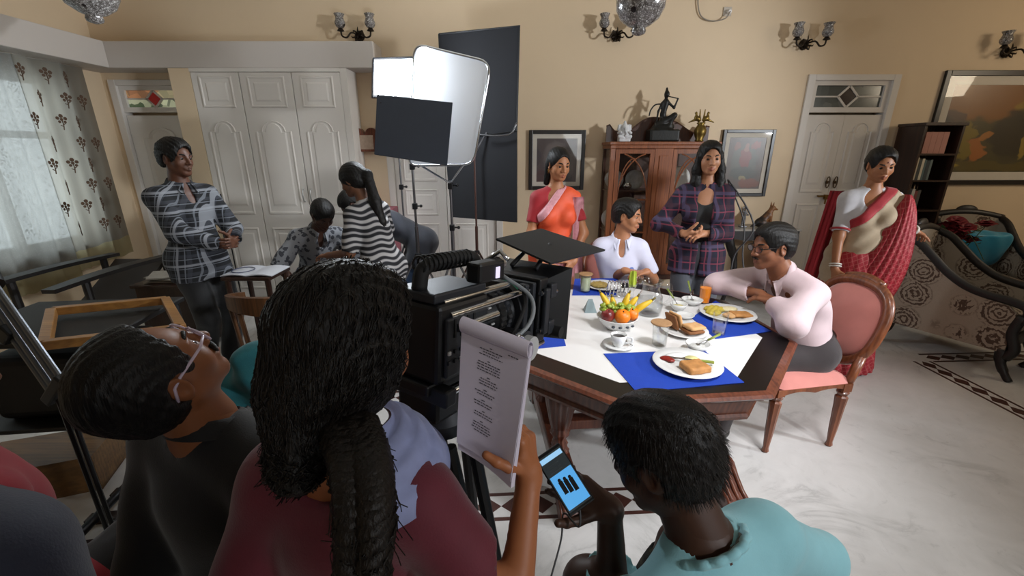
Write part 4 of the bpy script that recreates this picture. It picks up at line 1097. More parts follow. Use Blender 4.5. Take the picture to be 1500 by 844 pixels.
# ------------------------------------------------------------------ things on the table
BLUE = fabric_blue = mat('royal_blue_cloth', '0838a0', .8, var=.1, scale=20, bump=.2, bscale=300)
def tp(x, y): return at(x, y, Z=TZ)
def mat_quad(px, label):
    q = [tp(x, y) for x, y in px]; n = 9; P = []
    for i in range(n):
        row = []
        for j in range(n):
            u, v = i/(n-1), j/(n-1); p = (q[0]*(1-u) + q[1]*u)*(1-v) + (q[3]*(1-u) + q[2]*u)*v
            row.append(p + V3(0, 0, .0018 + .0006*math.sin(u*9)*math.sin(v*7)))
        P.append(row)
    return tag(MB().grid(P, .0025).build('placemat', BLUE, smooth='auto'), label, 'placemat', 'blue placemats')
mat_quad([(884, 519), (1030, 513), (1090, 561), (932, 575)], 'royal blue placemat at the near table edge under a plate with sandwich')
mat_quad([(1013, 466), (1048, 441), (1130, 486), (1048, 497)], 'royal blue placemat in front of the man in glasses')
mat_quad([(842, 409), (905, 408), (903, 433), (838, 433)], 'royal blue placemat in front of the schoolboy')
mat_quad([(768, 492), (824, 489), (829, 507), (780, 512)], 'royal blue placemat showing below the film camera')
MZ = TZ + .0042
def put(x, y, z=TZ): return at(x, y, Z=z)
def plate(c, r, m, label, nm='plate'):
    pr = [(.001, 0), (r*.55, 0), (r*.6, .002), (r*.97, .016), (r, .018), (r*.985, .020), (r*.62, .007), (r*.55, .005), (.001, .005)]
    return tag(MB().lathe(pr, c, 40).build(nm, m, smooth=True), label, 'plate', 'plates on the table')
p1 = put(1006, 536, MZ); p1[2] = MZ; plate(p1, .143, CHINA, 'white dinner plate with fried sandwich on the near placemat')
p2 = put(1065, 462, MZ); p2[2] = MZ; plate(p2, .148, CHINA, 'white dinner plate with egg and toast before the man in glasses')
p3 = put(884, 421, MZ); p3[2] = MZ; plate(p3, .12, CHINA, 'white dinner plate with food before the schoolboy')
FRY = mat('fried_bread', 'b07a42', .7, var=.45, scale=35, bump=.4, bscale=80); CRUST = mat('bread_crust', '7a4c26', .8, var=.2, bump=.3); CRUMB = mat('bread_crumb', 'c79a68', .9, var=.15, scale=60, bump=.3)
EGG = mat('boiled_egg', 'd8d090', .5, var=.1, scale=8); SAUCE = mat('ketchup', '7a1a10', .3); CUC = mat('cucumber', '9aa860', .5)
def slab(c, w, d, h, rz, m, name, label, cat, group=None, tilt=0.0, rx=0.0, rnd=.008):
    F = Fd(); R = rotz(rz) @ rotx(rx) @ roty(tilt); F.u(p_box(c, (w/2, d/2, h/2), rnd, R)); F.n(lambda p: .0015*np.sin(p[:, 0]*120)*np.sin(p[:, 1]*110))
    return tag(sdf_obj(F, .005, name, m), label, cat, group)
slab(p1 + V3(.012, -.05, .022), .10, .085, .03, .25, FRY, 'fried_sandwich', 'golden fried sandwich on the near plate', 'sandwich')
tag(MB().lathe([(.001, 0), (.028, 0), (.031, .006), (.028, .012), (.001, .014)], p1 + V3(.035, .035, .0055), 20).build('egg_slice', EGG, smooth=True), 'pale yellow egg slice on the near plate', 'egg')
kf = empty('butter_knife', p1 + V3(.05, .0, .01), 0, 'green-handled knife laid across the near plate', 'knife')
MB().beam(p1 + V3(.03, .01, .022), p1 + V3(.105, -.02, .026), .014, .010).build('handle', mat('olive_plastic', '8a9440', .35), kf, bevel=.003)
MB().beam(p1 + V3(-.06, .045, .020), p1 + V3(.03, .01, .022), .012, .0015).build('blade', STEEL, kf)
F = Fd(); F.u(p_ell(p1 + V3(-.075, .045, .013), (.028, .018, .009))); F.u(p_ell(p1 + V3(-.06, .025, .013), (.018, .014, .007)), .01); tag(sdf_obj(F, .004, 'ketchup', SAUCE), 'small pool of ketchup on the near plate', 'sauce')
F = Fd(); F.u(p_ell(p1 + V3(-.02, .07, .014), (.05, .022, .010), rotz(.1))); tag(sdf_obj(F, .004, 'egg_white', CHINA), 'white of an egg at the far rim of the near plate', 'egg')
slab(p2 + V3(.06, -.03, .018), .11, .07, .02, .1, FRY, 'toast', 'browned toast on the plate before the man in glasses', 'toast', tilt=.08)
slab(p2 + V3(-.01, -.045, .018), .06, .06, .018, .6, CRUMB, 'toast_half', 'pale toast half on the plate before the man in glasses', 'toast')
F = Fd(); F.u(p_ell(p2 + V3(-.055, .045, .02), (.055, .04, .018))); F.u(p_ell(p2 + V3(-.08, .0, .018), (.04, .035, .016)), .01); F.n(lambda p: .004*np.sin(p[:, 0]*190)*np.sin(p[:, 1]*170)); tag(sdf_obj(F, .004, 'scrambled_egg', mat('scrambled_egg', 'b8a23c', .6, var=.35, scale=60)), 'yellow-green scrambled egg on the plate before the man in glasses', 'egg')
F = Fd(); F.u(p_ell(p2 + V3(.03, .05, .018), (.05, .03, .015))); tag(sdf_obj(F, .004, 'omelette', mat('omelette', 'c9bd96', .6, var=.2, scale=50)), 'pale omelette at the far side of the right plate', 'egg')
F = Fd(); F.u(p_ell(p3 + V3(-.03, .0, .02), (.06, .05, .018))); F.n(lambda p: .004*np.sin(p[:, 0]*150)*np.sin(p[:, 1]*140)); tag(sdf_obj(F, .005, 'curry', mat('yellow_curry', '9c8444', .6, var=.3, scale=40)), 'heap of yellow food on the boy\'s plate', 'food')
# fruit bowl
fb = put(903, 480); FB = empty('fruit_bowl', fb, 0, 'white bowl with small dark motifs holding the fruit', 'bowl')
MB().lathe([(.001, 0), (.055, 0), (.06, .008), (.085, .03), (.103, .062), (.106, .066), (.102, .067), (.082, .034), (.055, .012), (.001, .012)], fb, 36).build('bowl_body', CHINA, FB, smooth=True)
for a in (-2.0, -1.62, -1.2, -.8):
    d = V3(math.cos(a), math.sin(a), 0); MB().ball(fb + d*.0905 + V3(0, 0, .036), (.010, .010, .006), 8, 6).build('motif', mat('blue_grey_print', '3a4048', .4), FB, smooth=True)
ORG = mat('orange_peel', 'e0780c', .45, var=.1, scale=30, bump=.25, bscale=140); APP = NG('apple_skin'); v = APP.coord(); APP.col(APP.ramp(APP.noise(v, 14, 4), [(.35, hexc('5a1a1c')), (.55, hexc('8a3430')), (.75, hexc('b07a5a'))])); APP.set(rough=.3); APP = APP.m
def round_fruit(name, c, r, m, label, cat):
    o = empty(name, c - V3(0, 0, r), 0, label, cat)
    MB().lathe([(.001, -r*.88), (r*.35, -r*.92), (r*.8, -r*.58), (r, 0), (r*.85, r*.55), (r*.4, r*.9), (r*.12, r*.86), (.001, r*.80)], c, 24, R=rotx(.4)).build('flesh', m, o, smooth=True)
    MB().cyl(c + rotx(.4) @ V3(0, 0, r*.80), c + rotx(.4) @ V3(0, 0, r*1.02), .003, .002, 6).build('stalk', mat('brown_stalk', '3a2a18', .8), o)
round_fruit('orange', fb + V3(.012, -.052, .082), .040, ORG, 'bright orange at the front of the fruit bowl', 'orange')
round_fruit('orange', fb + V3(.070, -.008, .080), .036, ORG, 'orange at the right rim of the fruit bowl', 'orange')
round_fruit('apple', fb + V3(-.055, -.025, .078), .037, APP, 'mottled red apple at the left of the fruit bowl', 'apple')
BAN = mat('banana_peel', 'd0a818', .5, var=.15, scale=12)
for i, (dx, dy, rz, h) in enumerate(((-.03, .025, .5, .115), (-.008, .045, .15, .085), (.022, .03, -.3, .11), (.068, .02, -.9, .075), (.048, .048, -.5, .085))):
    b = fb + V3(dx, dy, .07); pts = bez([b + V3(rz*-.02, 0, 0), b + V3(rz*-.05, -.012, h*.5), b + V3(rz*-.12, -.004, h)], 5)
    o = empty('banana', b, 0, 'ripe yellow banana in the fruit bowl, %s from the left' % ords[i], 'banana', 'bananas in the fruit bowl')
    MB().tube(pts, [.010, .014, .0165, .0175, .0175, .0175, .017, .016, .014, .011, .007][:len(pts)], 7).build('peel', BAN, o, smooth=True)
    MB().tube([pts[-1], pts[-1] + V3(rz*-.02, 0, .016)], [.006, .005], 6).build('stalk', mat('banana_stalk', '6a5a1c', .7), o, smooth=True)
GRP = mat('green_grape', '8a9a38', .3, var=.25, scale=20); rg = random.Random(5)
gr0 = None
for i in range(64):
    a = rg.uniform(2.6, 6.5); rr = rg.uniform(.02, .092); p = fb + V3(rr*math.cos(a)*.98 - .006, rr*math.sin(a)*.45 + .005, .118 + rg.uniform(-.014, .018) - (rr-.03)*.22)
    if gr0 is None: gr0 = MB().ball((0, 0, 0), (.0105, .0105, .0125), 10, 8).build('grape', GRP, local=True, smooth=True); o = gr0
    else: o = gr0.copy(); COL.objects.link(o)
    o.location = tuple(p); o.rotation_euler = (rg.uniform(0, 3), rg.uniform(0, 3), 0); tag(o, 'green grape heaped among the fruit in the bowl', 'grape', 'grapes in the fruit bowl')
# coffee cup and saucer
cp = put(905, 508)
tag(MB().lathe([(.001, 0), (.04, 0), (.045, .004), (.072, .014), (.074, .016), (.045, .009), (.03, .006), (.001, .006)], cp, 32).build('saucer', CHINA, smooth=True), 'white saucer under the coffee cup', 'saucer')
cu = empty('coffee_cup', cp + V3(0, 0, .0065), 0, 'white cup of black coffee near the table front', 'cup'); c0 = cp + V3(0, 0, .0065)
MB().lathe([(.001, 0), (.022, 0), (.024, .005), (.033, .03), (.038, .058), (.0355, .058), (.031, .03), (.02, .008), (.001, .008)], c0, 28).build('cup_body', CHINA, cu, smooth=True)
MB().lathe([(.001, .044), (.0335, .044), (.001, .0445)], c0, 24).build('coffee', mat('black_coffee', '180c06', .1), cu)
MB().tube(bez([c0 + V3(.034, -.008, .046), c0 + V3(.058, -.014, .044), c0 + V3(.058, -.014, .022), c0 + V3(.030, -.007, .016)], 5), .0045, 8).build('handle', CHINA, cu, smooth=True)
tsp = empty('teaspoon', cp + V3(.055, -.01, .02), 0, 'steel teaspoon resting on the coffee saucer', 'spoon')
MB().tube([cp + V3(.045, .025, .017), cp + V3(.06, -.03, .020)], .0025, 6).build('spoon_handle', STEEL, tsp); MB().ball(cp + V3(.041, .035, .017), (.010, .015, .003)).build('spoon_bowl', STEEL, tsp, smooth=True)
# glasses
GL = glass('drinking_glass', (.985, .99, .99)); WATER = glass('water', (.97, .985, .99), ior=1.33)
def tumbler(px, r, h, label, fill=None, lid=None, z=TZ, base=.008, tp_=None):
    c = put(*px, z); c[2] = z; o = empty('tumbler', c, 0, label, 'glass', 'drinking glasses')
    MB().lathe([(.001, 0), (r*.86, 0), (r, h), (r-.0022, h), (r*.86-.0025, base), (.001, base)], c, 28).build('glass_body', GL, o, smooth='auto')
    if fill:
        m, fh = fill; k = fh/h; rr = r*.86 + (r - r*.86)*k - .003
        MB().lathe([(.001, base+.001), (r*.86-.003, base+.001), (rr, fh), (.001, fh)], c, 28).build('drink', m, o, smooth='auto')
    if lid: 
        l_ = MB().lathe([(.001, h+.0005), (lid*.95, h+.0005), (lid, h+.004), (lid*.95, h+.008), (.001, h+.009)], c, 28).build('coaster', mat('cork_coaster', 'a07a54', .8, var=.25, scale=90), smooth='auto')
        tag(l_, 'round cork coaster covering the glass: ' + label.split(' glass')[0] + ' one', 'coaster', 'cork coasters')
    return o
OJ = mat('orange_juice', 'f08a10', .3, var=.05); LEM = mat('pale_lemonade', 'a8b090', .3, var=.05)
tumbler((965, 507), .038, .115, 'water glass in front of the bread platter', (WATER, .07), .048)
tumbler((1052, 489), .036, .115, 'empty clear glass before the right-hand plate', (WATER, .03), z=MZ)
tumbler((1031, 444), .036, .115, 'orange juice glass at the far table edge', (OJ, .098))
tumbler((857, 427), .037, .115, 'pale lemonade glass on the boy\'s placemat', (LEM, .10), .046, z=MZ)
# glass jug
jc = put(950, 460); jg = empty('glass_jug', jc, 0, 'clear glass water jug with handle behind the fruit bowl', 'jug')
prof = [(.001, 0), (.058, 0), (.066, .012), (.072, .06), (.066, .11), (.05, .14), (.046, .155), (.056, .185), (.062, .20), (.0595, .20), (.0535, .185), (.0435, .155), (.0475, .14), (.0635, .11), (.0695, .06), (.062, .014), (.001, .012)]
MB().lathe(prof, jc, 36).build('jug_body', GL, jg, smooth=True); MB().lathe([(.001, .014), (.061, .016), (.068, .06), (.0645, .095), (.001, .095)], jc, 32).build('water', WATER, jg, smooth='auto')
MB().tube(bez([jc + V3(.05, -.01, .185), jc + V3(.10, -.02, .175), jc + V3(.105, -.02, .10), jc + V3(.066, -.013, .055)], 6), .008, 10).build('handle', GL, jg, smooth=True)
MB().tube(bez([jc + V3(-.055, 0, .19), jc + V3(-.075, 0, .205), jc + V3(-.085, 0, .212)], 4), [.02]*3 + [.016]*3 + [.012]*3, 8).build('spout', GL, jg, smooth=True)
tag(MB().lathe([(.001, 0), (.06, 0), (.085, .006), (.087, .009), (.06, .005), (.001, .004)], put(948, 466) + V3(0, 0, -.0), 32).build('coaster_dish', CHINA, smooth=True), 'white dish under the glass jug', 'dish') if False else None
# toast rack
tr_ = put(903, 434); TR = empty('toast_rack', tr_, 0, 'chrome toast rack with looped wires behind the bananas', 'toast rack')
CHR = mat('chrome', 'd0d0d0', .12, 1.0, .02)
for i in range(6):
    x = -.055 + i*.022; MB().tube([tr_ + V3(x, -.045, .012), tr_ + V3(x+.006, -.04, .075), tr_ + V3(x+.008, -.02, .098), tr_ + V3(x+.008, .02, .098), tr_ + V3(x+.006, .04, .075), tr_ + V3(x, .045, .012)], .0032, 8).build('wire_loop', CHR, TR, smooth=True)
MB().tube([tr_ + V3(-.065, -.045, .012), tr_ + V3(.065, -.045, .012), tr_ + V3(.065, .045, .012), tr_ + V3(-.065, .045, .012), tr_ + V3(-.065, -.045, .012)], .004, 8).build('base_wire', CHR, TR, smooth=True)
for sx in (-.06, .06):
    for sy in (-.045, .045): MB().cyl(tr_ + V3(sx, sy, 0), tr_ + V3(sx, sy, .012), .005, n=8).build('foot', CHR, TR)
# napkin glass, pyramid block
nc = put(925, 438); NG_ = empty('napkin_holder', nc, 0, 'slim glass holding a folded lime green napkin behind the jug', 'napkin holder')
MB().lathe([(.001, 0), (.028, 0), (.012, .012), (.012, .05), (.03, .10), (.028, .10), (.010, .052), (.001, .05)], nc, 20).build('stem_glass', GL, NG_, smooth=True)
P = [[nc + V3((u-.5)*(.045 - .02*abs(t-.4)), .008*math.sin(u*9), .085 + .10*t - .02*abs(u-.5)) for t in np.linspace(0, 1, 6)] for u in np.linspace(0, 1, 7)]
MB().grid(P, .010).build('napkin', mat('lime_napkin', 'a8b83a', .8, var=.1), NG_, smooth='auto')
pc = put(864, 456); tag(MB().add([pc + V3(-.035, -.03, 0), pc + V3(.035, -.03, 0), pc + V3(.035, .03, 0), pc + V3(-.035, .03, 0), pc + V3(-.012, 0, .075), pc + V3(.012, 0, .075)], [(3, 2, 1, 0), (0, 1, 5, 4), (2, 3, 4, 5), (1, 2, 5), (3, 0, 4)]).build('place_card', mat('grey_blue_card', '7f8f92', .4)), 'grey-blue tent card left of the fruit bowl', 'card')
# bread platter
bc_ = put(1002, 487); plate(bc_, .115, CHINA, 'white platter of bread and biscuits in the table middle', 'platter')
slab(bc_ + V3(-.035, .03, .055), .016, .085, .09, .35, CRUMB, 'bread_slice', 'upright orange-tinted bread slice on the platter', 'bread', 'bread on the platter', tilt=-.35)
slab(bc_ + V3(-.058, .028, .052), .015, .085, .085, .35, CRUST, 'bread_slice', 'dark-crusted bread slice leaning behind the upright slice', 'bread', 'bread on the platter', tilt=-.35)
slab(bc_ + V3(.03, -.03, .024), .095, .075, .018, .25, CRUST, 'bread_slice', 'lower brown bread slice lying at the platter front', 'bread', 'bread on the platter')
slab(bc_ + V3(.036, -.026, .043), .095, .075, .018, .32, CRUMB, 'bread_slice', 'upper brown bread slice lying at the platter front', 'bread', 'bread on the platter', tilt=.05)
BIS = mat('biscuit', '6a4228', .85, var=.3, scale=60, bump=.4)
for i in range(4): tag(MB().lathe([(.001, 0), (.025, 0), (.027, .004), (.025, .008), (.001, .009)], bc_ + V3(-.085 + i*.024, .062 + .008*i, .020 + .004*(i % 2)), 18, R=rotx(.5) @ roty(.2)).build('biscuit', BIS, smooth='auto'), 'round brown biscuit at the platter back, %s from the left' % ords[i], 'biscuit', 'biscuits on the platter')
# small bowls with spoons
def small_bowl(px, r, h, label, fill, fl, knife=None):
    c = put(*px); o = tag(MB().lathe(bowl_prof(r, h), c, 32).build('small_bowl', CHINA, smooth=True), label, 'bowl', 'small white bowls')
    if fill: tag(MB().lathe([(.001, h*.45), (r*.72, h*.45), (r*.55, h*.7), (r*.2, h*.8), (.001, h*.82)], c, 20).build('bowl_filling', fill, smooth=True), fl, 'food')
    return c
BUT = mat('butter', 'c9bc86', .5, var=.1); JAM = mat('pale_curd', 'c4c4c0', .5, var=.15, scale=60)
b1 = small_bowl((993, 455), .05, .045, 'white butter dish behind the bread platter', BUT, 'butter in the white dish behind the bread platter')
b2 = small_bowl((1013, 446), .062, .035, 'wide white bowl beside the juice glass', JAM, 'white curd in the bowl beside the juice glass')
b3 = small_bowl((1021, 514), .055, .04, 'white sugar bowl at the near right of the platter', JAM, 'sugar heaped in the white bowl near the platter')
b4 = small_bowl((1003, 466), .05, .022, 'shallow glass-white saucer bowl beside the bread platter', None, '')
GRH = mat('olive_handle', '7d8a3a', .35)
for (b, d, lb) in ((b1, V3(-.05, .07, .08), 'green-handled butter knife standing in the butter dish'), (b2, V3(.0, .09, .09), 'green-handled spoon standing in the curd bowl'), (b3, V3(.11, .03, .04), 'green-handled spoon resting in the sugar bowl')):
    s_ = b + V3(0, 0, .03); o = empty('table_spoon', s_, 0, lb, 'spoon', 'green-handled cutlery')
    MB().tube([s_, s_ + d*.45], [.004, .003], 6).ball(s_, (.011, .016, .004)).build('blade', STEEL, o, smooth=True); MB().tube([s_ + d*.45, s_ + d], [.005, .006], 8).build('handle', GRH, o, smooth=True)
# ------------------------------------------------------------------ film camera
CBLK = mat('camera_black', '0e0f12', .45, .2, .2, 30); CGRY = mat('camera_grey', '23262c', .5, .3, .15); RUB = mat('rubber', '08080a', .75); ROD = mat('rod_steel', 'c8ccd2', .18, 1.0, .03)
GRN = mat('green_ring', '0f7a58', .35); WPRINT = mat('white_print', 'b8b8b8', .6)
ax_ = nrm(V3(.52, .82, -.10)); rt_ = nrm(np.cross(ax_, V3(0, 0, 1))); up_ = np.cross(rt_, ax_); CR = np.stack([rt_, ax_, up_], 1)
M0 = V3(.055, 1.06, 1.275)
def cw(r, a, u): return M0 + CR @ V3(r, a, u)
cam = empty('film_camera', V3(cw(0, -.36, 0)[0], cw(0, -.36, 0)[1], 0), 0, 'black cinema camera with matte box and steel rods on a tripod facing the table', 'camera')
def cbox(name, c, size, m, parent=None, bev=.004): return MB().box(cw(*c), size, CR).build(name, m, parent or cam, bevel=bev)
# matte box: open hood with four walls, flared
def hood(a0, a1, w0, h0, w1, h1, t=.006):
    mb = MB(); vs = []
    for (a, w, h) in ((a0, w0, h0), (a1, w1, h1), (a1, w1-t, h1-t), (a0, w0-t, h0-t)):
        vs += [cw(x*w, a, z*h) for x, z in ((-1, -1), (1, -1), (1, 1), (-1, 1))]
    fs = []
    for i in range(4):
        k = (i+1) % 4
        for j in range(4): fs.append((i*4+j, i*4+(j+1) % 4, k*4+(j+1) % 4, k*4+j))
    return mb.add(vs, fs)
mbx = hood(-.085, .0, .075, .07, .105, .093).build('matte_box', CBLK, cam, fixn=True)
cbox('filter_stage', (0, -.10, 0), (.165, .04, .155), CBLK, mbx); cbox('filter_stage', (0, -.13, .0), (.15, .015, .14), CGRY, mbx)
for z in (-.045, .045):
    MB().cyl(cw(.085, -.12, z), cw(.085, .0, z - .01), .006, n=10).build('bracket_rod', ROD, mbx, smooth='auto'); cbox('bracket', (.088, -.07, z), (.014, .03, .035), CGRY, mbx)
cbox('latch', (.09, -.10, 0), (.012, .022, .11), CGRY, mbx)
MB().cyl(cw(.088, -.05, -.06), cw(.112, -.05, -.06), .014, n=16).build('knob', RUB, mbx, smooth='auto')
# french flag on top
fl_ = [at(726, 352, d=1.06), at(792, 337, d=1.24), at(886, 368, d=1.22), at(806, 388, d=1.00)]
fq = np.array(fl_); ctr_ = fq.mean(0); nn = nrm(np.cross(fq[1]-fq[0], fq[3]-fq[0]))
mb = MB(); mb.add([p for p in fq] + [p - nn*.005 for p in fq], [(0, 1, 2, 3), (7, 6, 5, 4), (0, 4, 5, 1), (1, 5, 6, 2), (2, 6, 7, 3), (3, 7, 4, 0)]); mb.build('top_flag', mat('matt_black_flag', '17181b', .7), mbx, fixn=True)
MB().tube([cw(.03, -.05, .085), ctr_ - nn*.004], .006, 8).tube([cw(-.04, -.05, .085), ctr_ - nn*.004 - CR @ V3(.05, 0, 0)], .006, 8).build('flag_arm', CGRY, mbx, smooth=True)
MB().box(ctr_ + nn*.010, (.03, .03, .02), CR).tube([ctr_ + nn*.01, ctr_ + nn*.03], .010, 10).build('flag_clamp', CBLK, mbx, bevel=.003)
# lens
RL = np.stack([rt_, -up_, ax_], 1)   # lathe axis z -> ax_
def lring(name, a0, prof, m, n=40, flute=0, famp=0.0, parent=None): return MB().lathe(prof, cw(0, a0, 0), n, R=RL, flute=flute, famp=famp).build(name, m, parent or lens, smooth='auto')
lens = MB().lathe([(.001, 0), (.042, 0), (.044, .01), (.052, .03), (.052, .10), (.056, .11), (.056, .135), (.048, .14), (.044, .13), (.001, .125)], cw(0, -.285, 0), 40, R=RL).build('lens', CBLK, cam, smooth='auto')
lring('focus_ring', -.235, [(.053, 0), (.057, .002), (.057, .022), (.053, .024)], RUB, 60, 30, .025); lring('iris_ring', -.205, [(.053, 0), (.056, .002), (.056, .014), (.053, .016)], CGRY, 60, 30, .02)
lring('clamp_ring', -.178, [(.054, 0), (.068, .004), (.070, .02), (.062, .026), (.054, .026)], CBLK); lring('green_ring', -.152, [(.056, 0), (.066, .001), (.067, .007), (.060, .008)], GRN)
lring('donut', -.144, [(.057, 0), (.066, .004), (.064, .018), (.054, .02)], RUB)
for k in range(10):
    a = k*.63; MB().box(cw(.0445*math.cos(a) if False else .0535*math.cos(a), -.262, .0535*math.sin(a)), (.003, .010, .003), CR).build('scale_mark', WPRINT, lens)
# body
body = cbox('camera_body', (0, -.365, .0), (.125, .145, .145), CBLK, cam, .008)
cbox('side_panel', (.066, -.365, -.005), (.010, .12, .11), CGRY, body); cbox('mount_plate', (0, -.29, 0), (.10, .014, .105), CGRY, body)
for i in range(4): cbox('vent_slot', (.0715, -.405 + i*.018, .03), (.003, .006, .035), RUB, body, .001)
for i in range(4):
    for j in range(2): cbox('button', (.0725, -.42 + i*.016, -.012 - j*.018), (.004, .007, .007), CGRY if (i+j) % 3 else WPRINT, body, .001)
cbox('nameplate', (.0725, -.345, -.03), (.002, .03, .010), WPRINT, body, .0)
cbox('side_screen', (.074, -.335, .02), (.004, .045, .032), mat('dim_screen', '1a2026', .2), body, .001)
for z in (-.055, -.065): MB().cyl(cw(.066, -.32, z), cw(.095, -.31, z), .006, n=10).build('connector', STEEL, body, smooth='auto')
cbox('top_plate', (0, -.36, .082), (.10, .15, .018), CGRY, cam)
th = MB().tube(bez([cw(0, -.42, .09), cw(0, -.41, .125), cw(0, -.36, .135), cw(0, -.27, .132), cw(0, -.25, .09)], 5), .014, 10).build('top_handle', RUB, cam, smooth=True)
for i in range(12): MB().tube([cw(.0155*math.cos(t), -.42 + i*.012, .134 + .0155*math.sin(t)) for t in np.linspace(0, 2*math.pi, 13)], .002, 5, caps=False).build('grip_rib', RUB, th, smooth=True)
ev = cbox('viewfinder', (.05, -.29, .115), (.035, .085, .04), CBLK, cam, .006); cbox('viewfinder_readout', (.0685, -.275, .112), (.002, .012, .022), emitter('pale_display', (.75, .68, .95), 1.2), ev, 0)
MB().cyl(cw(.05, -.25, .125), cw(.05, -.235, .125), .013, n=14).build('dial', STEEL, ev, smooth='auto'); MB().tube([cw(.02, -.26, .09), cw(.03, -.26, .13), cw(.055, -.25, .15), cw(.075, -.25, .135)], .005, 8).build('viewfinder_arm', ROD, ev, smooth=True)
# rods
for r_, u_, a0, a1 in ((.062, .052, -.41, -.13), (.045, .072, -.41, -.20), (.062, -.095, -.43, -.05), (-.062, -.095, -.43, -.05), (.074, .03, -.40, -.28)):
    MB().cyl(cw(r_, a0, u_), cw(r_, a1, u_), .0075, n=14).build('rod', ROD, cam, smooth='auto')
cbox('rod_clamp', (0, -.42, -.095), (.16, .03, .032), CGRY, cam); cbox('rod_clamp', (0, -.16, -.095), (.15, .022, .03), CGRY, cam); cbox('base_plate', (0, -.36, -.085), (.09, .17, .022), CBLK, cam); cbox('rod_clamp', (.062, -.16, .01), (.022, .018, .12), CGRY, cam)
ff = MB().cyl(cw(.085, -.215, -.05), cw(.108, -.215, -.05), .034, n=28).build('follow_focus', CGRY, cam, smooth='auto'); MB().cyl(cw(.108, -.215, -.05), cw(.125, -.215, -.05), .026, n=28).build('focus_disc', mat('white_disc', 'a8a8a8', .5), ff, smooth='auto'); cbox('gearbox', (.07, -.215, -.05), (.05, .03, .06), CBLK, cam)
MB().tube(bez([cw(.105, -.215, -.05), cw(.12, -.25, -.02), cw(.13, -.29, .0)], 5), .005, 8).build('focus_whip', ROD, ff, smooth=True)
for i, pts in enumerate((((.07, -.33, -.06), (.095, -.27, -.03), (.09, -.20, .03), (.07, -.18, .07)), ((.07, -.32, -.05), (.12, -.24, .0), (.10, -.19, .05), (.03, -.20, .09)))):
    MB().tube(bez([cw(*p) for p in pts], 6), .0045, 7).build('cable', RUB if i != 1 else mat('grey_lead', '7d8286', .4), cam, smooth=True)
# tripod head and legs
hd0 = cw(0, -.36, -.10); MB().box(hd0 + V3(0, 0, -.03), (.10, .14, .06), CR).build('fluid_head', CBLK, cam, bevel=.01); MB().lathe([(.05, -.06), (.055, -.03), (.04, 0)], hd0 + V3(0, 0, -.05), 24).build('head_bowl', CGRY, cam, smooth='auto')
for k in range(3):
    a = R_(82 + 120*k); d = V3(math.cos(a), math.sin(a), 0); s_ = np.cross(d, V3(0, 0, 1)); top = hd0 + V3(0, 0, -.12) + d*.05; bot = V3(hd0[0], hd0[1], 0) + d*.30; md = top*.48 + bot*.52
    lg = MB().tube([top + s_*.03, md + s_*.022], .013, 10).tube([top - s_*.03, md - s_*.022], .013, 10).build('tripod_leg', CBLK, cam, smooth='auto')
    MB().tube([top*.6 + bot*.4, bot + V3(0, 0, .015)], .012, 10).build('inner_tube', CGRY, lg, smooth='auto'); MB().box(md, (.05, .08, .03), frame_from(md - top, s_)).build('leg_lock', RUB, lg, bevel=.004); MB().ball(bot + V3(0, 0, .015), (.022, .022, .015)).build('foot', RUB, lg, smooth=True)

# ------------------------------------------------------------------ lamp, diffusion frame, black flag and stands
STAND = mat('stand_chrome', '6e6e70', .3, .9, .1); CLOTH_BK = mat('black_duvetyne', '0b0c11', .95, sheen=.1)
def c_stand(o, base, top, crown, spread=.42, m=STAND, r=.012, a0=0.3, knobs=()):
    base = V3(*base); top = V3(*top)
    MB().cyl(V3(base[0], base[1], .10), V3(base[0], base[1], crown + .25), r*1.25, n=12).build('lower_tube', m, o, smooth='auto'); MB().cyl(V3(base[0], base[1], crown + .2), top, r*.85, n=12).build('upper_tube', m, o, smooth='auto')
    MB().lathe([(r*1.3, -.02), (r*2.4, -.015), (r*2.4, .015), (r*1.3, .02)], V3(base[0], base[1], crown), 16).build('collar', CBLK, o, smooth='auto')
    for k in range(3):
        a = a0 + k*2.094; d = V3(math.cos(a), math.sin(a), 0); lg = MB().tube([V3(base[0], base[1], crown) + d*.02, V3(base[0], base[1], .02) + d*spread], .010, 8).build('stand_leg', m, o, smooth='auto')
        MB().tube([V3(base[0], base[1], .16), V3(base[0], base[1], 0)*1 + V3(0, 0, crown*.45) + d*spread*.52], .006, 6).build('leg_brace', m, lg, smooth='auto'); MB().ball(V3(base[0], base[1], .013) + d*spread, (.018, .018, .013), 10, 8).build('foot', RUB, lg, smooth=True)
    for z in knobs:
        c = V3(base[0], base[1], z); MB().box(c, (.04, .04, .05)).build('clamp', CBLK, o, bevel=.006); MB().tube([c, c + V3(.05, -.02, .005)], .006, 8).ball(c + V3(.055, -.022, .005), .013, 10, 8).build('knob', CBLK, o, smooth=True)
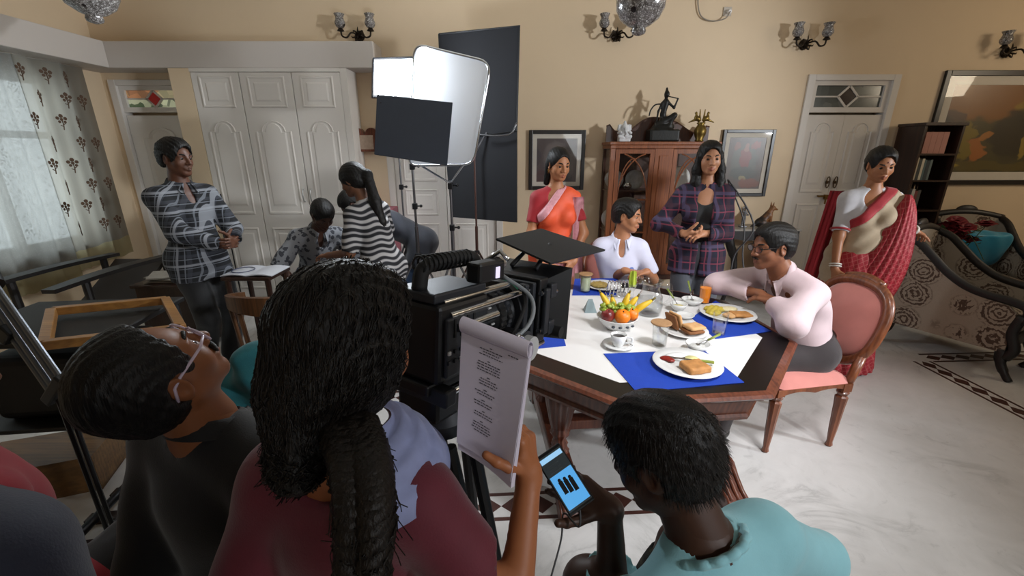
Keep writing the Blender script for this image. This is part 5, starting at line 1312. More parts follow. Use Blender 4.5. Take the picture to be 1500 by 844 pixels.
# film lamp: LED panel with a black barn door
lpY = 3.62
lamp = empty('film_lamp', at(604, 240, Y=lpY)*V3(1, 1, 0), 0, 'blazing white LED film lamp with black barn door on a stand before the rear door', 'film lamp')
def quad_solid(px, Y, th, name, m, parent, dY=None, bev=0.0):
    dY = dY or [0]*len(px); f_ = np.array([at(x, y, Y=Y+dy) for (x, y), dy in zip(px, dY)]); n_ = nrm(np.cross(f_[1]-f_[0], f_[-1]-f_[0])); n_ = n_ if n_[1] > 0 else -n_
    k = len(px); fs = [tuple(range(k)), tuple(range(2*k-1, k-1, -1))] + [(i, (i+1) % k, k + (i+1) % k, k+i) for i in range(k)]
    return MB().add(list(f_) + list(f_ + n_*th), fs).build(name, m, parent, fixn=True, bevel=bev), f_, n_
LEDM = emitter('led_panel', (.86, .93, 1.0), 46.0)
hb_, f_, n_ = quad_solid([(546, 84), (612, 82), (614, 146), (545, 143)], lpY + .01, .10, 'lamp_housing', CBLK, lamp, [0, .12, .12, 0], .006)
quad_solid([(549, 88), (608, 86), (610, 142), (548, 139)], lpY, .006, 'led_panel', LEDM, lamp, [0, .115, .115, 0])
quad_solid([(552, 138), (663, 150), (655, 242), (548, 226)], lpY - .36, .012, 'barn_door', mat('barn_door_black', '2a303c', .55), lamp, [.05, .05, -.1, -.1], .003)
pL = at(604, 246, Y=lpY); c_stand(lamp, (pL[0], pL[1], 0), (pL[0], pL[1], 1.78), .78, a0=.9, knobs=(1.52, 1.20))
MB().tube([V3(pL[0], pL[1], 1.76), at(585, 190, Y=lpY + .08), at(580, 140, Y=lpY + .06)], .014, 10).build('yoke', CBLK, lamp, smooth=True)
MB().tube([at(556, 143, Y=lpY + .04), at(558, 152, Y=lpY - .33)], .009, 8).build('barn_door_arm', CBLK, lamp, smooth=True)
add_light('film_lamp_glow', 'POINT', at(578, 112, Y=lpY - .10), at(578, 112, Y=lpY - .5), 70, (.86, .93, 1.0), shadow_soft_size=.12)
# diffusion frame
dfY = 3.42
dfr = empty('diffusion_frame', at(655, 300, Y=dfY)*V3(1, 1, 0), 0, 'white rounded diffusion frame on a chrome stand right of the film lamp', 'diffuser')
cn_ = [at(607, 64, Y=dfY + .05), at(719, 91, Y=dfY - .12), at(694, 241, Y=dfY - .12), at(598, 243, Y=dfY + .05)]
def rounded_loop(q, r=.09, n=6):
    pts = []
    for i in range(4):
        a, b, c = q[i-1], q[i], q[(i+1) % 4]; p0 = b + nrm(a-b)*r; p1_ = b + nrm(c-b)*r
        for t in np.linspace(0, 1, n): pts.append((1-t)**2*p0 + 2*t*(1-t)*b + t*t*p1_)
    return pts
lp_ = rounded_loop(cn_); c_ = sum(cn_)/4
MB().tube(lp_ + [lp_[0]], .009, 8, caps=False).build('frame_tube', ROD, dfr, smooth=True)
g = NG('white_silk'); df = g.N.new('ShaderNodeBsdfDiffuse'); tl_ = g.N.new('ShaderNodeBsdfTranslucent'); df.inputs[0].default_value = (.8, .82, .86, 1); tl_.inputs[0].default_value = (.8, .82, .86, 1)
mx = g.N.new('ShaderNodeMixShader'); mx.inputs[0].default_value = .45; g.L.new(df.outputs[0], mx.inputs[1]); g.L.new(tl_.outputs[0], mx.inputs[2]); g.L.new(mx.outputs[0], g.out.inputs['Surface']); SILK = g.m
nl = len(lp_); vs = [c_] + lp_; MB().add(vs, [(0, 1+i, 1+(i+1) % nl) for i in range(nl)]).build('silk', SILK, dfr)
pD = at(661, 300, Y=dfY + .02); c_stand(dfr, (pD[0], pD[1], 0), (pD[0], pD[1], 1.42), .80, a0=-.2, knobs=(1.38, 1.05))
yk = V3(pD[0], pD[1], 1.40); MB().tube([cn_[3]*.8 + cn_[2]*.2, yk, cn_[2]*.85 + cn_[3]*.15], .008, 8).build('yoke', ROD, dfr, smooth='auto')
# black flag
bfY = 4.05
bfl = empty('black_flag', at(697, 360, Y=bfY)*V3(1, 1, 0), 0, 'tall black cloth flag on a stand behind the diffusion frame', 'flag')
ups, fu_, _n = quad_solid([(643, 50), (761, 38), (757, 192), (651, 206)], bfY, .02, 'upper_cloth', CLOTH_BK, bfl, [.1, -.1, -.1, .1]); los, fl2, _n = quad_solid([(651, 206), (757, 192), (757, 326), (661, 318)], bfY, .02, 'lower_cloth', CLOTH_BK, bfl, [.1, -.1, -.1, .1])
MB().tube([fu_[0], fu_[1], fu_[2], fu_[3], fu_[0]], .008, 6, caps=False).build('frame_rod', CBLK, bfl, smooth='auto')
pf = at(697, 300, Y=bfY - .07); c_stand(bfl, (pf[0], pf[1], 0), (pf[0], pf[1], 1.66), .72, a0=.6, m=wood('rust_brown_tube', '2e1a15', '4a2c22'), r=.011)
MB().tube([V3(pf[0], pf[1], 1.62), fu_[3]*.4 + fu_[2]*.6 + V3(0, -.015, .02)], .009, 8).build('grip_arm', STAND, bfl, smooth='auto')
MB().tube(bez([at(700, 197, Y=bfY-.12), at(725, 199, Y=bfY-.14), at(748, 196, Y=bfY-.14), at(757, 180, Y=bfY-.12)], 5), .008, 8).build('hook', STAND, bfl, smooth=True)
# extra bare stand behind
pS = at(590, 300, Y=4.36); xs_ = empty('light_stand', (pS[0], pS[1], 0), 0, 'bare chrome light stand left of the film lamp stand', 'light stand'); c_stand(xs_, (pS[0], pS[1], 0), (pS[0], pS[1], 1.70), .70, spread=.28, a0=1.4, knobs=(1.30,), r=.011)
# ------------------------------------------------------------------ people
def skin_mat(name, c):
    g = NG(name); v = g.coord()
    a = g.N.new('ShaderNodeAttribute'); a.attribute_name = 'Col'
    n = g.noise(v, 35, 4)
    mx = g.mix(g.math('MULTIPLY', n, .25), a.outputs['Color'], dk(c, .8)); g.col(mx); g.set(rough=.48, spec=.4, sss=.0)
    g.bump(g.noise(v, 260, 2), .05, .001); return g.m
def hair_mat(name='hair_black', c='0a0807', rough=.5):
    if name in MATS: return MATS[name]
    g = NG(name); v = g.coord('Object', scale=(90, 90, 9)); n = g.noise(v, 3.0, 3)
    g.col(g.mix(n, dk(hexc(c), .6), dk(hexc(c), 1.8))); g.set(rough=rough, spec=.3); g.bump(n, .6, .004); MATS[name] = g.m; return g.m
HAIR = hair_mat(); EYEW = mat('eye_white', '9c948a', .25, var=.02); IRIS = mat('dark_iris', '140c08', .15, var=.02)
def twobone(S, T, l1, l2, hint):
    S = np.asarray(S, float); T = np.asarray(T, float); d = T - S; L = np.linalg.norm(d)
    if L > (l1+l2)*.999: T = S + d/L*(l1+l2)*.999; d = T - S; L = np.linalg.norm(d)
    z = d / L; a = (l1*l1 - l2*l2 + L*L) / (2*L); hgt = math.sqrt(max(1e-8, l1*l1 - a*a))
    h = np.asarray(hint, float); h = nrm(h - z*np.dot(h, z)); return S + z*a + h*hgt, T
def bend(v, axis, ang):
    axis = nrm(axis); v = np.asarray(v, float)
    return v*math.cos(ang) + np.cross(axis, v)*math.sin(ang) + axis*np.dot(axis, v)*(1-math.cos(ang))
def hand_field(w, d, n, side, sc=1.0, curl=(.3, .3, .3, .3), thumb=.3, spread=.12, thumb_out=.75):
    """hand with palm, four unequal fingers and a thumb; d: finger direction, n: palm normal, side: +1 left, -1 right"""
    d = nrm(d); n = np.asarray(n, float); n = nrm(n - d*np.dot(n, d)); t = np.cross(d, n) * (1 if side < 0 else -1)
    w = np.asarray(w, float); F = Fd(); tips = []
    F.u(p_cone(w - d*.008*sc, w + d*.012*sc, .026*sc, .025*sc), 0)
    offs = (.030, .010, -.011, -.030); kn = [w + d*(.088 - .004*i if i > 1 else .088)*sc + t*o*sc for i, o in enumerate(offs)]
    for k_ in kn: F.u(p_cone(w + d*.018*sc + (k_-w-d*.088*sc)*.45, k_, .0155*sc, .0115*sc), .014*sc)
    F.u(p_cone(w + d*.02*sc + t*.018*sc + n*.006*sc, w + d*.055*sc + t*.03*sc + n*.006*sc, .017*sc, .013*sc), .012*sc)
    lens = (.072, .080, .074, .058)
    for i in range(4):
        p = kn[i]; c = curl[i]; dr = nrm(d + t*spread*(1.2, .35, -.4, -1.2)[i]); ax = np.cross(dr, n); r = (.0092, .0094, .0090, .0080)[i]*sc
        for sgm, (fr, am) in enumerate(((.45, 75), (.30, 95), (.25, 60))):
            dr = bend(dr, ax, R_(am)*c); q = p + dr*lens[i]*fr*sc
            F.u(p_cone(p, q, r, r*.92), .005*sc); p = q; r *= .93
        tips.append(p)
    p = w + d*.028*sc + t*.028*sc + n*.008*sc; dr = nrm(d*.6 + t*thumb_out + n*.25); ax = nrm(np.cross(dr, nrm(d*.3 - t*.6 + n*.75))); r = .0135*sc
    for fr, am in ((.042, 8), (.033, 40), (.027, 45)):
        dr = bend(dr, ax, R_(am)*thumb); q = p + dr*fr*sc; F.u(p_cone(p, q, r, r*.88), .006*sc); p = q; r *= .88
    tips.append(p); F.tips = tips; F.center = w + d*.09*sc; return F
def head_parts(c, Rh, hs, female=False, lips=None, nose=1.0, fat=1.0):
    """distance field of a head with face; local axes: x to the left, y forward, z up"""
    c = np.asarray(c, float); L = lambda x, y, z: c + Rh @ (V3(x, y, z)*hs)
    E = lambda x, y, z, r, R=None: p_ell(L(x, y, z), np.asarray(r, float)*hs, Rh if R is None else Rh @ R)
    K = lambda a, b, ra, rb=None: p_cone(L(*a), L(*b), ra*hs, (ra if rb is None else rb)*hs)
    F = Fd(); j = .92 if female else 1.0
    F.u(E(0, -.014, .032, (.074, .096, .084)), 0); F.u(E(0, .030, -.012, (.061*fat, .062, .086)), .03*hs)
    F.u(K((0, .030, -.058), (0, .066, -.094*j), .046*j*fat, .021), .03*hs)
    for s in (-1, 1):
        F.u(K((s*.050*fat, -.004, -.048), (s*.018, .060, -.090*j), .019, .016), .025*hs)
        F.u(E(s*.037, .054, -.028, (.026*fat, .024, .026)), .02*hs)
        F.u(K((s*.013, .084, .024), (s*.046, .066, .024), .0095, .009), .012*hs)
    for s in (-1, 1): F.s_(E(s*.031, .094, .006, (.019, .013, .0115)), .012*hs)
    for s in (-1, 1): F.u(E(s*.031, .0715, .006, (.0155, .0150, .0140)), .004*hs)
    for s in (-1, 1): F.s_(E(s*.031, .090, .0045, (.0138, .014, .0056)), .0015*hs)
    F.u(K((0, .086, .016), (0, .106*nose, -.026), .0088, .0125), .012*hs)
    for s in (-1, 1): F.u(E(s*.0135, .094, -.029, (.0095, .011, .008)), .006*hs); F.s_(E(s*.006, .101, -.037, (.0045, .006, .004)), .003*hs)
    F.u(E(0, .080, -.060, (.027, .016, .017)), .012*hs)
    lp = [K((s*.023, .083, -.0605), (0, .0955, -.0555), .0045, .0058) for s in (-1, 1)] + [K((s*.021, .083, -.063), (0, .0945, -.0695), .0048, .0072) for s in (-1, 1)]
    for q in lp: F.u(q, .004*hs)
    F.s_(K((-.022, .0925, -.062), (.022, .0925, -.062), .0016), .003*hs)
    for s in (-1, 1):
        RE = rotz(s*-.35) @ rotx(-.15)
        F.u(E(s*.0745, -.010, -.004, (.0085, .021, .033), RE), .006*hs); F.s_(E(s*.083, -.006, -.002, (.006, .011, .019), RE), .005*hs)
    lip = Fd()
    for q in lp: lip.u((lambda f: (lambda p: f(p) - .0015))(q[0]) and q, 0)
    return F, lip, L
def link_body(name, V, Fc, m, base, cols):
    o = link_mesh(name, V, Fc, m, None, True, origin=base)
    a = o.data.color_attributes.new('Col', 'FLOAT_COLOR', 'POINT')
    a.data.foreach_set('color', np.concatenate([cols, np.ones((len(V), 1))], 1).astype(np.float32).ravel())
    return o
class Pose: pass
def cloth_noise(amp, fr, seed=0.0, dirn=None):
    def f(p):
        return amp*(np.sin(p[:, 0]*fr + 1.7*np.sin(p[:, 2]*fr*.55 + seed) + seed) * np.sin(p[:, 2]*fr*.8 + 1.3*np.sin(p[:, 1]*fr*.6) + seed*2) + .5*np.sin(p[:, 1]*fr*1.3 + p[:, 2]*fr*.9 + seed))
    return f
def build_person(label, H, pel, yaw, skin, up=(0, 0, 1), hunch=0.0, head=(None, 0, 0), sex='m', wide=1.0, belly=0.0, bust=0.0, headh=None,
                 armL=None, armR=None, legL=None, legR=None, handL={}, handR={}, hb=.012, hh=.0045, hhand=.0048, lip=None, hs=None, neck_fwd=.02, base=None, fat=1.0, shw=None, head_off=(0, 0, 0), brow=True, hc=None, shR=None, roll_t=0.0, name='person'):
    s = H/1.70; y = R_(yaw); f = V3(math.cos(y), math.sin(y), 0); u = nrm(up); tf = nrm(f - u*np.dot(f, u)); l = np.cross(u, tf)
    P = np.asarray(pel, float); q = Pose(); q.s = s; fem = sex == 'f'
    u2 = bend(u, l, R_(hunch)); tf2 = bend(tf, l, R_(hunch))
    mid = P + u*.28*s; N = mid + u2*.235*s - tf2*.01*s; RT_ = np.stack([l, tf, u], 1); RT2 = np.stack([l, tf2, u2], 1)
    sw = (shw if shw else (.143 if fem else .166))*s*(.5+.5*wide)
    sh = {1: mid + u2*.158*s + l*sw, -1: mid + u2*.158*s - l*sw}
    hy, hp, hr = head; hy = yaw if hy is None else hy; hy = R_(hy); hp = R_(hp); hr = R_(hr)
    hf = V3(math.cos(hy)*math.cos(hp), math.sin(hy)*math.cos(hp), math.sin(hp)); hl = V3(-math.sin(hy), math.cos(hy), 0)
    hl = bend(hl, hf, hr); hu = np.cross(hf, hl) * 1.0
    hu = np.cross(hf, hl); Rh = np.stack([hl, hf, hu], 1)
    hs = hs or (.96 if fem else 1.0)*min(1.0, .6 + .4*s)
    HC = N + u2*.085*s + hu*.098*hs + hf*neck_fwd + np.asarray(head_off, float)
    if hc is not None or shR is not None:
        dl_ = (np.asarray(hc) - HC) if hc is not None else (np.asarray(shR) - sh[-1])
        P = P + dl_; mid = mid + dl_; N = N + dl_; HC = HC + dl_; sh = {k_: v_ + dl_ for k_, v_ in sh.items()}
    q.__dict__.update(P=P, u=u, l=l, tf=tf, u2=u2, tf2=tf2, N=N, mid=mid, sh=sh, HC=HC, Rh=Rh, hs=hs, RT=RT_, RT2=RT2, hf=hf, hu=hu, hl=hl, f=f, fem=fem, wide=wide, H=H)
    am = .88 if fem else 1.0
    # arms
    q.el = {}; q.wr = {}; q.hd = {}
    for sd, a in ((1, armL), (-1, armR)):
        if a is None: a = (P + l*sd*.27*s + f*.05*s + V3(0, 0, -.05*s), -f*.6 + l*sd*.5)
        E_, T_ = twobone(sh[sd], a[0], .285*s, .255*s, a[1]); q.el[sd] = E_; q.wr[sd] = T_
    q.hip = {1: P + l*.088*s - u*.02*s, -1: P - l*.088*s - u*.02*s}; q.kn = {}; q.an = {}; q.fd = {}
    for sd, a in ((1, legL), (-1, legR)):
        if a is None: a = (V3(*(q.hip[sd][:2] + l[:2]*sd*.01), .085*s), f, None)
        K_, T_ = twobone(q.hip[sd], a[0], .43*s, .42*s, a[1]); q.kn[sd] = K_; q.an[sd] = T_
        q.fd[sd] = nrm(V3(a[2][0], a[2][1], 0)) if len(a) > 2 and a[2] is not None else f
    w = wide
    def torso(e=0.0, k=.05, lower=True, upper=True):
        pr = []
        if lower: pr += [(p_ell(P, (.158*s*w+e, .115*s+e, .12*s+e), RT_), k)]
        pr += [(p_ell(P + u*.14*s, (.132*s*w+e, .098*s+e, .15*s+e), RT_), k)]
        if belly: pr += [(p_ell(P + u*.12*s + tf*.055*s, (.125*s*w+e, .075*s+belly+e, .14*s+e), RT_), k)]
        if upper:
            pr += [(p_ell(mid + u2*.04*s + tf2*.005, (.146*s*w*(.93 if fem else 1)+e, .110*s+e, .155*s+e), RT2), k)]
            pr += [(p_cone(sh[1] - (sh[1]-sh[-1])*.12, sh[-1] + (sh[1]-sh[-1])*.12, .056*s*am+e, .056*s*am+e), k)]
            for sd in (1, -1): pr += [(p_cone(N - u2*.012*s, sh[sd]+u2*.0, .046*s*am+e*.6, .044*s*am+e), k)]
        if bust:
            for sd in (1, -1): pr += [(p_ell(mid + u2*.03*s + tf2*.085*s + l*sd*.072*s, (.062*s+e, .045*s+bust+e, .062*s+e), RT2), .03)]
        return pr
    def arm(sd, e=0.0, frac=2.0, k=.03, flare=0.0):
        pr = [(p_cone(sh[sd], sh[sd] + (q.el[sd]-sh[sd])*min(1, frac), .053*s*am+e, (.053-.012*min(1, frac))*s*am+e+flare), k)]
        if frac > 1: pr += [(p_cone(q.el[sd], q.el[sd] + (q.wr[sd]-q.el[sd])*(frac-1), .041*s*am+e, (.041-.013*(frac-1))*s*am+e+flare), k)]
        return pr
    def leg(sd, e=0.0, frac=2.0, k=.05, flare=0.0):
        pr = [(p_cone(q.hip[sd], q.kn[sd], .088*s+e, .056*s+e), k)]
        if frac > 1: pr += [(p_cone(q.kn[sd], q.kn[sd] + (q.an[sd]-q.kn[sd])*(frac-1), .056*s+e, .040*s+e+flare), .03)]
        return pr
    q.torso = torso; q.arm = arm; q.leg = leg
    neck_r = (.049 if fem else .057)*s*fat
    B = Fd()
    for pr, k in torso(): B.u(pr, k)
    B.u(p_cone(N - u2*.02*s, HC - hu*.05*hs - hf*.012*hs, neck_r*1.08, neck_r*.96), .03)
    for sd in (1, -1):
        for pr, k in arm(sd) + leg(sd): B.u(pr, k)
        B.u(p_cone(q.an[sd], q.an[sd] + q.fd[sd]*.13*s - V3(0, 0, .045*s), .040*s, .030*s), .02)
        B.u(p_ell(q.kn[sd]*.62 + q.an[sd]*.38 - q.fd[sd]*.02*s, (.05*s, .05*s, .10*s), frame_from(q.kn[sd]-q.an[sd])), .03)
    parts = [sdf_mesh(B, hb)]
    HF, LP, L = head_parts(HC, Rh, hs, fem, lip, fat=fat); q.L = L
    HF.u(p_cone(HC - hu*.05*hs - hf*.012*hs, N + u2*.015*s, neck_r*.96, neck_r*1.03), .025)
    parts.append(sdf_mesh(HF, hh))
    q.hf_ = {}
    for sd, hd in ((1, handL), (-1, handR)):
        d0 = nrm(q.wr[sd] - q.el[sd]); hd = dict(hd); d_ = hd.pop('d', d0); n_ = hd.pop('n', -l*sd)
        Fh = hand_field(q.wr[sd], d_, n_, sd, hd.pop('sc', .98*s*(.92 if fem else 1.0)), **hd); q.hf_[sd] = Fh
        Fh.u(p_cone(q.wr[sd], q.wr[sd] - d0*.05*s, .027*s*am, .0295*s*am), .012)
        parts.append(sdf_mesh(Fh, hhand))
    V, Fc = cat_mesh(parts)
    sk = hexc(skin) if isinstance(skin, str) else skin
    cols = np.tile(np.array(sk), (len(V), 1))
    lipc = hexc(lip) if lip else dk(sk, .62)
    dl = LP(V, .02); fac = np.clip((.0022 - dl)/.003, 0, 1)[:, None]; cols = cols*(1-fac) + np.array(lipc)*fac
    if base is None: base = V3(P[0], P[1], 0)
    o = link_body(name, V, Fc, skin_mat('skin', sk), base, cols); tag(o, label, 'person'); q.o = o; q.sk = sk
    # eyes and eyebrows
    for sd in (1, -1):
        e = MB(); e.ball(L(sd*.031, .0718, .0050), .0142*hs, 16, 12, R=Rh @ np.array([[1, 0, 0], [0, 0, 1.0], [0, -1, 0]]))
        nf = len(e.f); e.m = [1 if i >= nf - 16*3 else 0 for i in range(nf)]; e.build('eye', [EYEW, IRIS], o, smooth=True)
        if brow: MB().tube([L(sd*.013, .0915, .024), L(sd*.024, .0905, .030), L(sd*.038, .082, .032), L(sd*.052, .064, .026)], np.array([.0040, .0048, .0042, .0016])*hs, 6, flat=1.0).build('eyebrow', HAIR, o, smooth=True)
    return q
def plane_n(q, F, off, up=True):
    pass
def garment(q, name, F, m, h=.0095, noise=(.0035, 26, 0.0), smooth=True):
    if noise: F.n(cloth_noise(*noise))
    V, Fc = sdf_mesh(F, h); return link_mesh(name, V, Fc, m, q.o, smooth)
def upper_garment(q, name, m, e=.012, sleeve=2.0, hem=.10, neck='round', loose=.0, flare=.006, h=.009, noise=(.0035, 26, 0.0), open_front=None, neck_drop=.03, lower_e=.0, arms=(1, -1)):
    s = q.s; F = Fd()
    for pr, k in q.torso(e): F.u(pr, k)
    if loose: F.u(p_cone(q.mid, q.P + q.u*.02*s, .12*s, .15*s*q.wide + loose), .05)
    if hem > .06:
        for sd in (1, -1): F.u(p_cone(q.hip[sd], q.hip[sd] + nrm(q.kn[sd]-q.hip[sd])*(hem+.02), .095*s+e+lower_e, .09*s+e+lower_e), .06)
    for sd in arms:
        for pr, k in q.arm(sd, e, min(sleeve, 1.94), .035, flare): F.u(pr, k)
    # sleeve ends cut square
    for sd in arms:
        if sleeve <= 1: a, b = q.sh[sd], q.el[sd]; t = sleeve
        else: a, b = q.el[sd], q.wr[sd]; t = min(sleeve, 1.94) - 1
        d = nrm(b - a); c = a + (b-a)*t; F.s_(p_cone(c + d*.062*s, c + d*.064*s, .062*s + e), .004)
    dn = -q.u
    hemp = q.P + dn*hem
    F2 = Fd(); F2.u(F.prim()); F2.i(p_half(hemp, dn if abs(q.u[2]) > .5 else dn))
    # neck opening
    nk = q.N + q.u2*.012*s
    F2.s_(p_cone(nk - q.u2*.01 , nk + q.u2*.12*s + q.tf2*.03*s, .056*s if q.fem else .060*s, .075*s), .004)
    if neck == 'v': F2.s_(p_ell(q.N - q.u2*.045*s + q.tf2*.10*s, (.026*s, .09*s, .072*s), q.RT2), .004)
    if neck == 'deep': F2.s_(p_ell(q.N - q.u2*.06*s + q.tf2*.11*s, (.075*s, .09*s, .085*s), q.RT2), .006); F2.s_(p_ell(q.N + q.u2*.0*s - q.tf2*.05*s, (.075*s, .07*s, .045*s), q.RT2), .006)
    if neck == 'open': F2.s_(p_box(q.mid + q.u2*.07*s + q.tf2*.16*s, (.05*s, .10*s, .24*s), .01, q.RT2), .008); F2.s_(p_box(q.P + q.u*.02*s + q.tf*.17*s, (.012*s, .10*s, .30*s), .0, q.RT), .008)
    return garment(q, name, F2, m, h, noise)
def collar(q, m, name='collar', hgt=.038, gap=.85):
    s = q.s; r0 = (.058 if q.fem else .066)*s; P = []
    for t in np.linspace(gap*.5, 2*math.pi - gap*.5, 29):
        d = q.tf2*math.cos(t) + q.l*math.sin(t); fr = math.cos(t)*.5+.5; b = q.N + q.u2*(.028 - .045*fr)*s + q.tf2*.012*s
        tip = max(0, math.cos(t) - .72)*.16*s
        P.append([b + d*r0*1.0, b + d*(r0*.98) + q.u2*hgt*.7*s, b + d*(r0*1.08) + q.u2*hgt*.75*s, b + d*(r0*1.28 + tip*.5) + q.u2*(hgt*.15*s - tip*.7), b + d*(r0*1.36 + tip) - q.u2*(.006*s + tip*1.2)])
    return MB().grid(P, .004).build(name, m, q.o, smooth=True)
def trousers(q, m, e=.018, name='trousers', flare=.012, waist=.10, h=.010, cut=1.96, noise=(.004, 22, 1.0)):
    F = Fd(); s = q.s
    F.u(p_ell(q.P, (.158*s*q.wide+e, .115*s+e, .12*s+e), q.RT), .0); F.u(p_ell(q.P + q.u*.08*s, (.135*s*q.wide+e, .10*s+e, .12*s+e), q.RT), .04)
    for sd in (1, -1):
        for pr, k in q.leg(sd, e, cut, .05, flare): F.u(pr, k)
    F2 = Fd(); F2.u(F.prim()); F2.i(p_half(q.P + q.u*waist*s, q.u)); return garment(q, name, F2, m, h, noise)
def shoes(q, m, h=.008, heel=.0, sides=(1, -1)):
    s = q.s
    for sd in sides:
        a = q.an[sd]; fd = q.fd[sd]; g0 = V3(a[0], a[1], a[2] - .085*s); up_ = V3(0, 0, 1); F = Fd(); R2 = np.stack([np.cross(up_, fd), fd, up_], 1)
        F.u(p_cone(g0 - fd*.04*s + up_*.04*s, g0 + fd*.17*s + up_*.032*s, .042*s, .036*s), 0); F.u(p_cone(a + up_*.01, g0 + up_*.05*s, .048*s, .05*s), .02); F.u(p_ell(g0 + fd*.15*s + up_*.02*s, (.048*s, .07*s, .036*s), R2), .02)
        F2 = Fd(); F2.u(F.prim()); F2.i(p_half(g0 + up_*.001, -up_)); F2.i(p_half(a + up_*.02*s, up_)); sdf_obj(F2, h, 'shoe', m, q.o)
def hair_grooves(q, amp=.0022, fr=52, fall=False):
    c, Rh, hs = q.HC, q.Rh, q.hs
    def f(p):
        v = (p - c) @ Rh / hs; a = np.arctan2(v[:, 0], v[:, 2] + .10); b = np.arctan2(v[:, 0], v[:, 1])
        return amp*(np.sin(a*fr + 2.5*np.sin(v[:, 1]*35)) + .6*np.sin(a*fr*.37 + v[:, 1]*20 + 1)) + amp*.6*np.sin(b*31 + v[:, 2]*30)
    return f
def hair_cap(q, t=.012, front=.066, nape=-.075, side=.0, ears=True, part=None, crown=0.0):
    hs = q.hs; L = q.L; F = Fd(); E = lambda x, y, z, r: p_ell(L(x, y, z), np.asarray(r)*hs, q.Rh)
    F.u(E(0, -.016, .036, (.075+t, .099+t, .087+t)), 0); F.u(E(0, -.045, -.02, (.064+t*.8, .060+t*.8, .065)), .03)
    if crown: F.u(E(0, .02, .085, (.06, .065, .03+crown)), .03)
    F.s_(E(0, .095, front-.090, (.070+side, .066, .096)), .008)
    F.s_(E(0, .05, -.075, (.09, .085, .055)), .008)
    if ears:
        for sd in (1, -1): F.s_(E(sd*.085, .0, -.012, (.032, .030, .040)), .006)
    F2 = Fd(); F2.u(F.prim()); F2.i(p_half(L(0, -.05, nape), -q.hu + q.hf*.2), .01); return F2
def make_hair(q, F, m=None, h=.006, grooves=.0012, name='hair', fr=70):
    F.n(hair_grooves(q, grooves, fr)); V, Fc = sdf_mesh(F, h); return link_mesh(name, V, Fc, m or HAIR, q.o, True)
def spectacles(q, m, lens_m, parent=None, rx=.024, rz=.017, thick=.0018, y0=.104, z0=.004, tm=None):
    L = q.L; r = MB()
    for sd in (1, -1):
        r.tube([L(sd*.033 + rx*math.cos(t), y0 - .006*abs(math.cos(t)) if False else y0 - .10*(sd*.033 + rx*math.cos(t))**2/.03*.3, z0 + rz*math.copysign(abs(math.sin(t))**.75, math.sin(t))) for t in np.linspace(0, 2*math.pi, 25)], thick*q.hs, 6, caps=False)
        r.tube([L(sd*.057, y0 - .006, z0 + .008), L(sd*.074, y0 - .03, z0 + .009), L(sd*.079, .01, z0 + .009), L(sd*.079, -.012, z0 + .004), L(sd*.077, -.03, z0 - .02)], thick*q.hs*1.2, 6)
    r.tube([L(-.011, y0, z0 + .006), L(0, y0 + .003, z0 + .009), L(.011, y0, z0 + .006)], thick*q.hs, 6)
    o = r.build('spectacles', m, q.o, smooth=True)
    for sd in (1, -1):
        P = [[L(sd*.033 + rx*.97*k*math.cos(t), y0 - .10*(sd*.033 + rx*k*math.cos(t))**2/.03*.3, z0 + rz*.97*k*math.copysign(abs(math.sin(t))**.75, math.sin(t))) for k in (0.02, .5, 1)] for t in np.linspace(0, 2*math.pi, 25)]
        MB().grid(P).build('lens', lens_m, o, smooth=True)
    return o
def fabric(name, c, rough=.8, var=.12, scale=30, bump=.15, sheen=.2): return mat(name, c, rough, 0, var, scale, bump, 320, sheen=sheen)
def plaid(name, base, s1, s2, s3, rot, freq=22, w1=.62, rough=.85, dark=None):
    """woven check: wide and thin stripes both ways"""
    g = NG(name); v = g.coord('Object', rot=(0, 0, rot)); s = g.sep(v)
    def stripe(t, fr, th, ph=0.0): return g.math('GREATER_THAN', g.math('SINE', g.math('ADD', g.math('MULTIPLY', t, fr), ph)), th)
    ax = g.math('ADD', s[0], g.math('MULTIPLY', s[1], .35)); az = s[2]
    c = base if not isinstance(base, str) else hexc(base)
    for t in (ax, az): c = g.mix(g.math('MULTIPLY', stripe(t, freq*2.2, w1), .5), c, hexc(s1))
    for t in (ax, az): c = g.mix(g.math('MULTIPLY', stripe(t, freq*2.2, .955, 2.2), .75), c, hexc(s2))
    for t in (ax, az): c = g.mix(g.math('MULTIPLY', stripe(t, freq*1.1, .93, .9), .7), c, hexc(s3))
    g.col(c); g.set(rough=rough); g.bump(g.noise(v, 300, 2), .1, .002); return g.m
SPEC_GLASS = glass('spectacle_glass', (.95, .97, .97))
JEANS = fabric('grey_denim', '474a52'); BJEANS = fabric('blue_denim', '1c3350'); BLACKC = fabric('black_cloth', '0c0c0e'); BLACKSHOE = mat('black_leather', '0c0b0b', .3)
# ---- woman in red blouse and orange sari ------------------------------------------------
A = build_person('woman in a red blouse and orange sari with pink border standing beside the portrait picture', 1.63, (.325, 3.24, .885), -84, 'a8714e', sex='f', head=(-68, -12, 0), bust=.012,
    armL=(V3(.46, 3.08, .86), V3(.6, .3, -.3)), armR=(V3(.22, 3.06, .84), V3(-.6, .3, -.3)), handL=dict(d=(-.5, -.3, -.6), n=(-.4, .6, 0)), handR=dict(d=(.5, -.3, -.6), n=(.4, .6, 0)), lip='7d2a2c')
RB = fabric('red_blouse', '9c1420', .7); 
g = NG('orange_sari'); v = g.coord(); sp = g.voro(g.coord('Object', scale=(1, .2, 1)), 8.5, rnd=.6)
g.col(g.mix(g.math('LESS_THAN', g.math('ADD', sp, g.math('MULTIPLY', g.noise(v, 70, 2), .16)), .22), g.mix(g.noise(v, 12, 3), hexc('c8401f'), hexc('dd5a30')), hexc('e8b090'))); g.set(rough=.6); SARI_O = g.m
